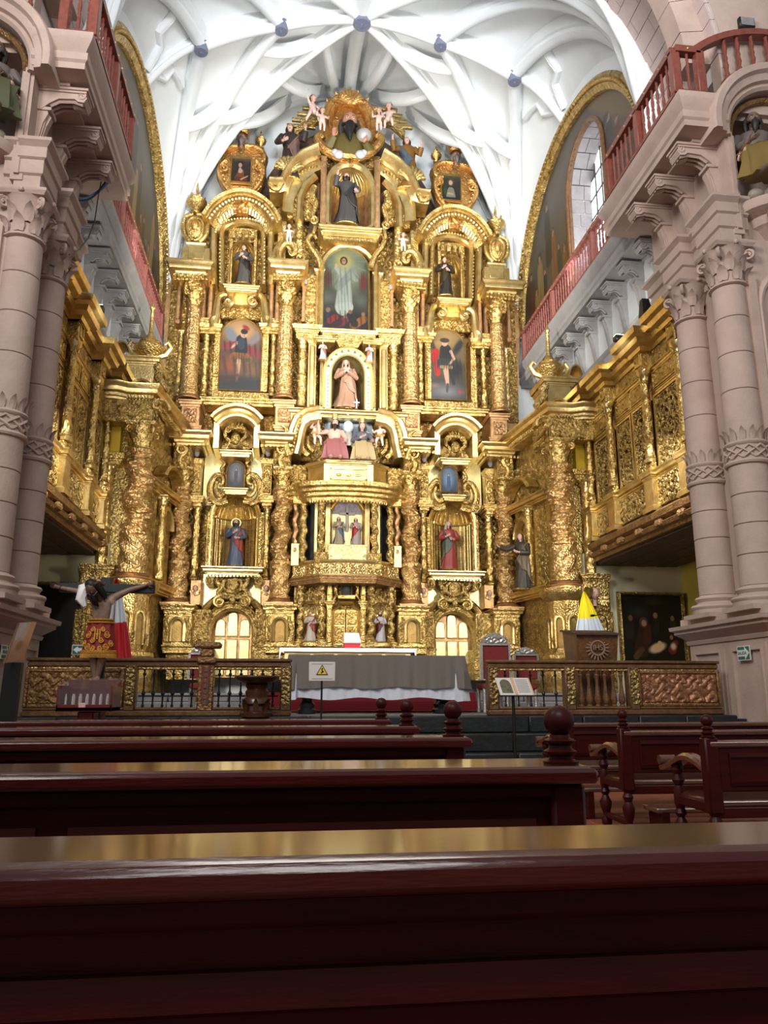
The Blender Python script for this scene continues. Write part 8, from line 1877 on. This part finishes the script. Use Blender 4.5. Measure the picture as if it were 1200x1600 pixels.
# ---- crucifix standing over the candle box
cz_ = thing('crucifix', 'life-size crucifix with long dark hair and red gold embroidered skirt, beside the left rail', 'crucifix', (-2.52, 11.6, .0)); Yc_ = 11.6
xa, za = atZ(163, 918, Yc_); xl_, zl_ = atZ(90, 918, Yc_); xr_, zr_ = atZ(241, 914, Yc_); CRW = mat('dark green black cross wood', (.030, .040, .036), .5, 0, (.016, .02, .018), 6)
m = MB(); m.bbox(xl_, xr_, Yc_+.05, Yc_+.14, za-.065, za+.065, .01); ob_from('crossbeam', m, CRW, cz_)
m = MB(); ztop_ = atZ(163, 901, Yc_)[1]; m.bbox(xa-.075, xa+.075, Yc_+.06, Yc_+.15, .95, ztop_, .01); ob_from('upright', m, CRW, cz_)
zP = lambda y: atZ(160, y, Yc_)[1]
sx_, sz_ = scl(160, 980, Yc_); sh = zP(935)
V = [(0, 0, zP(985)), (0, -.03, zP(967)), (0, -.05, zP(948)), (0, -.05, zP(937)), (-.16, -.02, sh+.02), (-.36, 0, (sh+za)/2+.02), (-.62, .01, za-.01), (.16, -.02, sh+.02), (.36, 0, (sh+za)/2+.05), (.60, .01, za+.05),
     (-.07, 0, zP(995)), (-.055, -.04, zP(1035)), (-.02, .0, zP(1062)), (.07, 0, zP(995)), (.05, -.06, zP(1033)), (.01, -.01, zP(1060)), (-.01, -.10, zP(1068)), (.02, -.12, zP(1066))]
V = [(xa+a, Yc_+b, c) for a, b, c in V]
E = [(0, 1), (1, 2), (2, 3), (2, 4), (4, 5), (5, 6), (2, 7), (7, 8), (8, 9), (0, 10), (10, 11), (11, 12), (0, 13), (13, 14), (14, 15), (12, 16), (15, 17)]
Rr = [.12, .115, .135, .065, .062, .042, .028, .062, .042, .028, .085, .06, .035, .085, .06, .035, .035, .035]
skin_body('body', V, E, Rr, FLESHD, cz_, (0, 0, 0), 1.0, None, 0, 2)
m = MB(); hm, hh = head_mb((.28, .18, .13), (.02, .018, .014), (.03, .025, .02), True); hc_ = (xa-.06, Yc_-.14, sh+.02); HM = rotm(-.5, .75, -.25); place(m, hm, hc_, .23, HM)
ob_from('head', m, PAINT, cz_, colors=True)
for i, sg in ((6, -1), (9, 1)): m = MB(); hand(m, V[i], (sg, -.1, .25), (0, -1, .1), .15, .5, (.28, .18, .13)); ob_from('hand', m, PAINT, cz_, colors=True)
m = MB(); place(m, hh, hc_, .25, HM); m.tube([(xa-.10, Yc_-.12, sh+.16), (xa-.24, Yc_-.16, sh+.10), (xa-.26, Yc_-.18, sh-.04), (xa-.2, Yc_-.18, sh-.14)], [.09, .10, .08, .03], 8); ob_from('hair', m, PAINT, cz_, colors=True)
m = MB(); m.tube([(hc_[0]+.11*cos(a)-.02, hc_[1]-.02+.11*sin(a), hc_[2]+.17+.02*sin(5*a)) for a in [2*pi*k/18 for k in range(19)]], .018, 5); ob_from('thorn_crown', m, DARKW, cz_)
m = MB(); z1_, z0_ = zP(968), zP(1022); SK = []
for j in range(13):
    t = j/12; z = z1_+(z0_-z1_)*t; SK.append([(xa+(.15+.08*t**.7)*(1+.05*cos(9*a))*cos(a), Yc_-.01+(.13+.05*t)*(1+.05*cos(9*a))*sin(a), z) for a in [2*pi*i/36 for i in range(36)]])
m.loft(SK, caps=False); m.loft([[(xa+(p[0]-xa)*.96, Yc_+(p[1]-Yc_)*.96, p[2]) for p in r] for r in reversed(SK)], caps=False); skt = ob_from('embroidered_skirt', m, mat('crimson velvet', (.30, .02, .02), .7, 0, (.22, .012, .012), 20), cz_)
EMBG = mat('gold embroidery', (.72, .36, .05), .5, .3, (.5, .22, .03), 30, .4, 90); m = MB()
def onskirt(u, t): a = -pi/2+u; R_, S_ = .155+.08*t**.7, .135+.05*t; return (xa+R_*1.05*cos(a), Yc_-.01+S_*1.06*sin(a), z1_+(z0_-z1_)*t)
for sg in (-1, 1):
    for (cu, ct, rr) in ((.55, .8, .2), (.62, .45, .22), (.25, .62, .16), (.2, .85, .15), (.9, .7, .2), (.35, .3, .15)):
        m.tube([onskirt(sg*(cu+rr*(1-k/16)*cos(k*.75)), ct+rr*.55*(1-k/16)*sin(k*.75)) for k in range(15)], .011, 5)
for u0 in (-.16, 0, .16): m.tube([onskirt(u0, .3), onskirt(u0, .6)], .014, 5)
m.tube([onskirt(-.16, .45), onskirt(.16, .45)], .01, 5)
for t in (.02, .10, .97, .93): m.tube([onskirt(-1.5+3*k/24, t) for k in range(25)], .014, 5)
o = ob_from('gold_embroidery', m, EMBG, skt)
m = MB()
for k in range(40): p = onskirt(-1.5+3*k/39, 1.0); m.tube([p, (p[0], p[1], p[2]-.06)], [.010, .006], 4)
o = ob_from('fringe', m, EMBG, skt); o['kind'] = 'stuff'
m = MB(); m.bbox(xa-.11, xa+.11, Yc_-.1, Yc_+.25, 0, 1.0, .02); ob_from('post_foot', m, DARKW, cz_)
# ---- red candle box with glass lid and electric candles
cb = thing('candle_box', 'red votive candle box with a sloping glass lid in front of the crucifix', 'candle stand', (-2.55, 10.9, 0)); YB = 10.9
bx0, bz0 = atZ(86, 1112, YB); bx1, bz1 = atZ(176, 1083, YB); _, bzt = atZ(120, 1068, YB+.4)
m = MB(); m.bbox(bx0, bx1, YB, YB+.55, bz0, bz0+.06, .01); m.bbox(bx0, bx1, YB, YB+.03, bz0, bz0+.09, .008); m.bbox(bx0, bx0+.03, YB, YB+.55, bz0, bz1+.1, .008); m.bbox(bx1-.03, bx1, YB, YB+.55, bz0, bz1+.1, .008); m.bbox(bx0, bx1, YB+.52, YB+.55, bz0, bz1+.18, .008); ob_from('tray', m, REDB, cb)
m = MB(); m.bbox(bx0+.25, bx1-.25, YB+.12, YB+.42, 0, bz0, .02); ob_from('pedestal', m, REDB, cb)
m = MB(); m.loft([[(bx0-.01, YB-.01, bz1+.04), (bx1+.01, YB-.01, bz1+.04), (bx1+.01, YB+.54, bz1+.19), (bx0-.01, YB+.54, bz1+.19)], [(bx0-.01, YB-.01, bz1+.052), (bx1+.01, YB-.01, bz1+.052), (bx1+.01, YB+.54, bz1+.202), (bx0-.01, YB+.54, bz1+.202)]]); ob_from('glass_lid', m, GLASS, cb)
m = MB(); m.box(bx0+.02, bx1-.02, YB, YB+.006, bz0+.09, bz1+.04); ob_from('glass_front', m, GLASS, cb)
ca = None
CAND = mat('candle wax', (.80, .76, .68), .5)
for r in range(2):
    for k in range(6 if r else 7):
        p = (bx0+.09+k*(bx1-bx0-.18)/6+.06*r, YB+.12+.18*r, bz0+.06)
        if ca is None: m = MB(); m.lathe([(.014, 0), (.014, .13), (.006, .135), (.010, .15), (.001, .17)], n=7); ca = tag(ob_from('candle', m, CAND, None, loc=p), 'slim white electric candle inside the red candle box', 'candle', 'candles in the red candle box')
        else:
            c2 = ca.copy(); COL.objects.link(c2); c2.location = p
m = MB(); X, Z = atZ(128, 1102, YB-.01); m.bbox(X-.045, X+.045, YB-.012, YB, Z-.03, Z+.03, .004); ob_from('pink_label', m, mat('pink label', (.72, .42, .44), .6), cb)

# ---- signs on stands, signs on the piers
sg_ = thing('sign_stand', 'white warning sign with yellow triangle on a thin black post before the grey cloth', 'sign', (.5, 11.2, .0)); SY = 11.2
x0, z1 = atZ(483, 1034, SY); x1, z0 = atZ(523.5, 1064, SY); xm = (x0+x1)/2
m = MB(); m.bbox(x0, x1, SY-.01, SY+.01, z0, z1, .004); ob_from('board', m, PAPER, sg_)
m = MB(); m.tube([(xm, SY+.02, 0), (xm, SY+.02, z0+.05)], .014, 8); ob_from('post', m, IRON, sg_); m = MB(); m.lathe([(.14, 0), (.13, .02), (.02, .03)], (xm, SY+.02, 0), 16); ob_from('foot', m, IRON, sg_)
zc_ = (z0+z1)/2+.015
m = MB(); m.poly([(xm-.085, zc_-.065), (xm+.085, zc_-.065), (xm, zc_+.08)], SY-.015, SY-.011); ob_from('black_triangle', m, BLACKP, sg_)
m = MB(); m.poly([(xm-.066, zc_-.054), (xm+.066, zc_-.054), (xm, zc_+.06)], SY-.019, SY-.015); ob_from('yellow_triangle', m, YELLP, sg_)
m = MB(); m.tube([(xm-.012, SY-.021, zc_-.04), (xm+.004, SY-.021, zc_-.01), (xm-.006, SY-.021, zc_+.012), (xm+.006, SY-.021, zc_+.03)], .008, 5); m.ball((xm+.012, SY-.021, zc_-.02), .012, .003, .012, 8, 5); ob_from('warning_figure', m, BLACKP, sg_)
m = MB()
for zz in (z0+.03, z1-.03): m.box(x0+.04, x1-.04, SY-.013, SY-.0115, zz-.004, zz+.004)
ob_from('fine_print', m, mat('grey print', (.38, .37, .34), .6), sg_)
ib = thing('information_stand', 'tilted board with arched photo and text on a black post, by the big pew knob', 'sign', (2.78, 9.5, 0)); IY = 9.5
x0, z1 = atZ(774, 1060, IY); x1, z0 = atZ(834, 1086, IY); xm = (x0+x1)/2; U = Vector((1, 0, .0)); V_ = Vector((-.14, .5, .86)).normalized(); N = Vector((0, -.86, .5)); L = (z1-z0)/V_.z*1.05; W_ = (x1-x0)*.90
O = Vector((x0+.06, IY, z0))
def onb(u, v, d=0): return tuple(O+U*(W_*u)+V_*(L*v)+N*d)
def patch(a, b, c, d, dep, n0=None): m = MB(); m.loft([[onb(a, b, e), onb(c, b, e), onb(c, d, e), onb(a, d, e)] for e in (dep-.002, dep)]); return m
m = MB(); m.loft([[onb(0, 0, e), onb(1, 0, e), onb(1, 1, e), onb(0, 1, e)] for e in (-.012, 0)]); ob_from('board', m, PAPER, ib)
ob_from('orange_band', patch(.44, .02, .52, .98, .004), mat('peach band', (.72, .42, .25), .6), ib); ob_from('orange_band', patch(.96, .02, 1, .98, .004), bpy.data.materials['peach band'], ib)
m = MB(); m.add([onb(.08, .12, .005), onb(.40, .12, .005)]+[onb(.24+.16*cos(a), .6+.3*sin(a), .005) for a in [pi*i/10 for i in range(11)]], [tuple(range(13))]); ob_from('arched_photo', m, mat('dark printed photo', (.05, .055, .05), .5, 0, (.22, .20, .08), 40), ib)
m = MB()
for k in range(8): zz = .16+.1*k; m.add([onb(.56, zz, .004), onb(.92, zz, .004), onb(.92, zz+.035, .004), onb(.56, zz+.035, .004)], [(0, 1, 2, 3)])
o = ob_from('text_lines', m, bpy.data.materials['grey print'], ib); o['kind'] = 'stuff'
m = MB(); m.tube([(xm, IY+.08, 0), (xm, IY+.08, z0+.08)], .02, 8); ob_from('post', m, IRON, ib); m = MB(); m.lathe([(.16, 0), (.15, .02), (.03, .03)], (xm, IY+.08, 0), 16); ob_from('foot', m, IRON, ib)
ls = thing('picture_stand', 'glossy orange picture board turned edge-on upon a broad black post, far left by the pillar', 'sign', (-1.92, 6.0, 0)); LY = 6.0
xa0, zA = atZ(9, 1030, LY); xb0, zB = atZ(40, 968, LY+.25); pq_ = [(xa0, LY, atZ(9, 1036, LY)[1]), (xb0-.0, LY+.30, atZ(37, 1031, LY+.3)[1]), (xb0+.03, LY+.36, atZ(45, 965, LY+.36)[1]), (xa0+.05, LY+.06, atZ(17, 973, LY+.06)[1])]
Pp = Paint(30, 60, .5, (.80, .45, .22), (.85, .60, .40)); Pp.cap(.8, .1, .9, .9, .1, .14, (.95, .38, .03)).ell(.45, .4, .12, .16, (.50, .34, .05), .4).cap(.15, .6, .3, .95, .05, .08, (.80, .76, .72)).cap(.6, .05, .75, .3, .06, .1, (.82, .48, .25))
Pp.canvas(pq_[0], pq_[1], pq_[3], 'picture', ls, mat('glossy print', (1, 1, 1), .15, attr=True, coat=.5))
m = MB(); n_ = Vector((-.5, .3, 0)).normalized()*.02; m.loft([[tuple(Vector(p)+n_*k) for p in (pq_[0], pq_[1], tuple(Vector(pq_[1])+Vector(pq_[3])-Vector(pq_[0])), pq_[3])] for k in (.15, 1)]); ob_from('backing_board', m, BROWN, ls)
xp_, _ = atZ(24, 1060, LY+.18); m = MB(); m.loft([[(xp_-.075+dx, LY+.14, z), (xp_+.045+dx, LY+.14, z), (xp_+.045+dx, LY+.2, z), (xp_-.075+dx, LY+.2, z)] for z, dx in ((0, -.03), (atZ(24, 1034, LY)[1], .0))]); ob_from('post', m, IRON, ls)
m = MB(); m.bbox(xp_-.25, xp_+.2, LY, LY+.35, 0, .03, .01); ob_from('foot', m, IRON, ls)
def plaque(name, label, x0, y0, x1, y1, plane, val, build):
    root = None
    return root
# green and white arrow sign hanging by the left painting
aw = thing('arrow_sign', 'small green and white sign with a left arrow, below the dark left painting', 'sign', (-3.4, 14.2, 1.9)); AY = 13.15
x0, z1 = atZ(113, 1007.5, AY); x1, z0 = atZ(136, 1023, AY)
m = MB(); m.bbox(x0, x1, AY, AY+.012, z0, z1, .003); ob_from('plate', m, WHITEP, aw); m = MB(); m.bbox(x0+.01, x1-.01, AY-.004, AY, z0+.01, z1-.01, .001); ob_from('green_field', m, GREENP, aw)
zc_ = (z0+z1)/2; w = x1-x0; h = z1-z0; m = MB(); m.poly([(x0+.08*w, zc_), (x0+.38*w, zc_+.36*h), (x0+.38*w, zc_+.17*h), (x0+.94*w, zc_+.17*h), (x0+.94*w, zc_-.17*h), (x0+.38*w, zc_-.17*h), (x0+.38*w, zc_-.36*h)], AY-.008, AY-.004); ob_from('white_arrow', m, WHITEP, aw)
m = MB(); m.tube([((x0+x1)/2, AY+.02, .8), ((x0+x1)/2, AY+.02, z1)], .012, 6); ob_from('post', m, IRON, aw)
def exit_sign(label, s, px0, py0, px1, py1):
    xw = CX+s*5.94; d0 = WXp(px0, (py0+py1)/2, xw); d1 = WXp(px1, (py0+py1)/2, xw); zt_ = float(WXp((px0+px1)/2, py0, xw)[2]); zb_ = float(WXp((px0+px1)/2, py1, xw)[2])
    ya, yb = sorted((float(d0[1]), float(d1[1]))); ya = max(ya, 11.8); root = thing('exit_sign', label, 'sign', (xw, (ya+yb)/2, zb_)); e = -s
    def pl(a, b, c, d, t0, t1): m = MB(); m.box(xw+e*t0, xw+e*t1, ya+(yb-ya)*a, ya+(yb-ya)*b, zb_+(zt_-zb_)*c, zb_+(zt_-zb_)*d); return m
    ob_from('plate', pl(0, 1, 0, 1, 0, .01), WHITEP, root); ob_from('green_field', pl(.05, .95, .06, .94, .01, .014), GREENP, root)
    fy = (lambda u: ya+(yb-ya)*(1-u)) if s > 0 else (lambda u: ya+(yb-ya)*u)
    pts = [(.02, .28), (.6, .28), (.6, .06), (.95, .5), (.6, .94), (.6, .72), (.02, .72)]
    m = MB(); m.loft([[(xw+e*t, fy(u), zb_+(zt_-zb_)*v) for u, v in pts] for t in (.014, .018)]); ob_from('white_arrow', m, WHITEP, root)
    letters('SALIDA', (yb-ya)*.21, (xw+e*.022, (ya+yb)/2+(.08 if s > 0 else -.08)*(yb-ya), (zt_+zb_)/2), GREENP, root, rz=-pi/2 if s > 0 else pi/2)
exit_sign('green and white exit sign with right arrow on the right pillar pedestal', 1, 1153, 1009, 1173, 1032)
exit_sign('green and white exit sign on the left pillar pedestal, partly hidden by the orange picture', -1, 1, 1008, 13, 1030)
# ---- cables and lamps on the cornices
kb = thing('cable_bundle', 'bundle of blue cables sagging from the left cornice', 'cable', (CX-5.5, 14.9, 11.3))
A_, B_ = Vector(WXp(183, 262, CX-5.5)), Vector(WXp(112, 318, CX-6.15))
for k in range(4):
    m = MB(); pts = [tuple(A_.lerp(B_, t)+Vector((.015*k, .02*k, -.22*sin(pi*t)+.03*k+.03*sin(t*9+k)))) for t in [i/14 for i in range(15)]]; m.tube(pts, .022, 6); ob_from('cable', m, BLUEC if k else IRON, kb)
kc = thing('hanging_wire', 'single black wire hanging in a curve below the blue cables', 'cable', (CX-5.7, 14.9, 9.5))
m = MB(); pts = [Vector(WXp(x, y, CX-5.7)) for x, y in ((158, 284), (153, 310), (148, 345), (138, 372), (124, 390), (108, 398))]; m.tube([tuple(p) for p in pts], .012, 6); ob_from('wire', m, IRON, kc)
for s, nm in SIDES:
    for (w, y, z, nn) in ((6.18, 16.75, 9.53, 'middle'),):
        lp = thing('floodlight', 'small lit floodlight on top of the %s tribune cornice' % nm, 'lamp', (CX+s*w, y, z)); m = MB(); m.bbox(CX+s*w-.12, CX+s*w+.12, y-.1, y+.1, z+.06, z+.2, .02); m.bbox(CX+s*w-.05, CX+s*w+.05, y-.05, y+.05, z, z+.07, .01); ob_from('housing', m, IRON, lp)
        m = MB(); m.box(CX+s*w-.10, CX+s*w+.10, y-.08, y+.08, z+.2, z+.206); ob_from('lamp_glass', m, LAMPW, lp)
sp = thing('loudspeaker', 'small black loudspeaker on the near end of the right tribune cornice', 'speaker', (CX+6.3, 15.4, 9.53)); X, Y, Z = CX+6.2, 15.3, 9.53
m = MB(); m.loft([[(X-.12, Y-.1, Z), (X+.12, Y-.1, Z), (X+.12, Y+.15, Z), (X-.12, Y+.15, Z)], [(X-.08, Y-.02, Z+.42), (X+.08, Y-.02, Z+.42), (X+.08, Y+.12, Z+.42), (X-.08, Y+.12, Z+.42)]]); ob_from('cabinet', m, IRON, sp); m = MB(); m.lathe([(.07, 0), (.06, .02), (.02, .01)], (0, 0, 0), 14); mm = MB(); mm.merge(m, lambda p: (X+p[0], Y-.08-p[2], Z+.16+p[1])); ob_from('cone', mm, IRON, sp)

for s, nm, X_, Y_ in ((1, 'right', 1165, 38),):
    p = WY(X_, Y_, 11.97); lp = thing('floodlight', 'black floodlight behind the curved balustrade over the right pillar', 'lamp', (float(p[0]), 11.95, float(p[2]))); m = MB(); m.bbox(p[0]-.17, p[0]+.17, 11.9, 11.995, p[2]-.12, p[2]+.12, .02); ob_from('housing', m, IRON, lp)
    m = MB(); m.bbox(p[0]-.14, p[0]+.14, 11.89, 11.9, p[2]-.09, p[2]+.09, .003); ob_from('lens', m, GSTONE, lp)
# ================================================================ pews
def knob_mb(x, y, z, k=1.0):
    m = MB(); m.lathe([(.05*k, 0), (.052*k, .008*k), (.034*k, .014*k), (.034*k, .022*k), (.046*k, .03*k), (.048*k, .036*k), (.034*k, .044*k), (.032*k, .052*k), (.044*k, .06*k), (.046*k, .066*k), (.03*k, .074*k), (.028*k, .082*k)], (x, y, z), 20)
    for i in range(1): m.ball((x, y, z+.120*k), .044*k, .044*k, .044*k, 22, 16)
    return m
def pew(x_end, x0, y, label, h=.95, knob=True, led=.25, panels=4):
    root = thing('pew', label, 'pew', (x_end, y, 0))
    def put(n, m, mt=PEW, par=None): return ob_from(n, m, mt, par or root)
    m = MB(); m.bbox(x0, x_end+.03, y, y+led, h-.045, h, .012); put('book_ledge', m, PEWL)
    m = MB(); m.bbox(x0, x_end+.035, y-.022, y+.001, h-.044, h-.004, .010); put('ledge_fascia', m, PEWF)
    m = MB(); m.bbox(x0, x_end, y+.03, y+.07, h-.09, h-.045, .01); put('ledge_moulding', m)
    m = MB(); m.bbox(x0, x_end-.02, y+.06, y+.10, .12, h-.05, .005); bk = put('back_board', m)
    L = (x_end-.1-x0)/panels
    for i in range(panels):
        m = MB(); a, b = x0+.05+i*L, x0+(i+1)*L-.03; m.path_mould([(a, .22), (b, .22), (b, h-.14), (a, h-.14)], [(-.0, y+.065), (0, y+.045), (.045, y+.035), (.055, y+.05), (.06, y+.065)], closed=True); put('panel_frame', m, PEW, bk)
    m = MB(); m.bbox(x_end-.09, x_end+.01, y+.02, y+.14, 0, h-.045, .012); put('end_post', m)
    m = MB(); m.bbox(x_end-.05, x_end, y+.14, y+.55, .08, .42, .01); m.bbox(x_end-.06, x_end+.005, y+.48, y+.56, 0, .5, .015); put('end_panel', m)
    m = MB(); m.bbox(x0, x_end, y+.14, y+.56, .40, .44, .01); put('seat', m, PEWL)
    if knob: put('knob', knob_mb(x_end-.035, y+.09, h))
    return root
pew(3.6, -3.4, 1.04, 'nearest dark red pew, its broad glossy ledge crossing the whole foreground', .952, False, .20, 5)
pew(.83, -4.6, 2.18, 'second dark red pew from the viewer, with the largest round knob', .952, True, .30)
pew(.83, -5.6, 3.68, 'third dark red pew from the viewer, with middle-sized knob below the draped altar', .952)
pew(.80, -6.2, 4.95, 'fourth dark red pew from the viewer, knob second in the far pair', .952, True, .24)
pew(.78, -6.8, 6.15, 'farthest dark red pew on the left side, with the smallest knob', .955, True, .24)
# open-backed benches with scrolled arms on the right
def bench(x, y, label, h=.86, L=4.5):
    root = thing('bench', label, 'bench', (x, y, 0))
    def put(n, m, mt=PEW, par=None): return ob_from(n, m, mt, par or root)
    def leg_prof(m, xx, yy, z1): m.lathe([(.026, 0), (.045, .03), (.045, .07), (.025, .1), (.045, .16), (.055, .21), (.035, .25), (.025, .27), (.045, .3), (.03, .33), (.04, .36)], (xx, yy, 0), 12)
    for i, xx in enumerate((x, x+L)):
        m = MB(); m.bbox(xx-.05, xx+.05, y-.045, y+.045, .36, h-.02, .01); m.lathe([(.026, 0), (.04, .03), (.045, .07), (.025, .1), (.045, .17), (.052, .22), (.03, .27), (.045, .31), (.03, .34), (.045, .37)], (xx, y, 0), 12); po = put('back_post', m)
        put('knob', knob_mb(xx, y, h-.02, .95), PEW, po)
        m = MB(); leg_prof(m, xx, y+.48, 0); m.lathe([(.04, .36), (.04, .46), (.028, .49), (.045, .53), (.03, .57), (.045, .60), (.036, .64)], (xx, y+.48, 0), 12); put('front_leg', m)
        m = MB(); R = []
        for k in range(17):
            t = k/16; yy = y+.02+.62*t; z = .655+.05*sin(t*pi*1.6-.5)+.01; w = .035+.025*t; R.append([(xx-w, yy, z-.03), (xx+w, yy, z-.03), (xx+w*1.1, yy, z), (xx+w*.6, yy, z+.02), (xx-w*.6, yy, z+.02), (xx-w*1.1, yy, z)])
        m.loft(R); m.tube([(xx+u, y+.64, .66) for u in (-.06, .06)], .035, 10); put('armrest', m, PEWL)
        m = MB(); m.bbox(xx-.03, xx+.03, y, y+.48, .36, .43, .01); m.bbox(xx-.025, xx+.025, y, y+.48, .08, .13, .01); put('side_rail', m)
    m = MB(); m.bbox(x+.04, x+L-.04, y-.03, y+.03, .50, h-.08, .008); bk = put('back_board', m)
    for i in range(3):
        a, b = x+.12+i*(L-.2)/3, x+.04+(i+1)*(L-.2)/3; m = MB(); m.path_mould([(a, .54), (b, .54), (b, h-.12), (a, h-.12)], [(0, y-.028), (0, y-.04), (.03, y-.045), (.035, y-.028)], closed=True); put('panel_frame', m, PEW, bk)
    m = MB(); m.bbox(x-.02, x+L+.02, y-.05, y+.06, h-.085, h-.04, .012); put('top_rail', m, PEWL)
    m = MB(); m.bbox(x, x+L, y-.02, y+.56, .40, .445, .012); put('seat', m, PEWL)
    m = MB(); m.bbox(x, x+L, y-.02, y+.02, .33, .40, .006); put('apron', m)
    m = MB(); m.bbox(x+.05, x+L, y-.42, y-.16, .235, .275, .01); kn = put('kneeler', m, PEWL)
    for xx in (x+.12, x+L/2, x+L-.1): m = MB(); m.loft([[(xx-.03, y-.42, z), (xx+.03, y-.42, z), (xx+.03, y-.18, z), (xx-.03, y-.18, z)] for z in (0, .24)]); put('kneeler_leg', m, PEW, kn)
    return root
bench(2.90, 5.25, 'dark red bench with scrolled arms, nearest of the right rows', .875)
bench(2.86, 6.55, 'dark red bench with scrolled arms, middle of the right rows', .885)
bench(2.78, 7.9, 'dark red bench before the black steps, farthest of the right rows', .90)
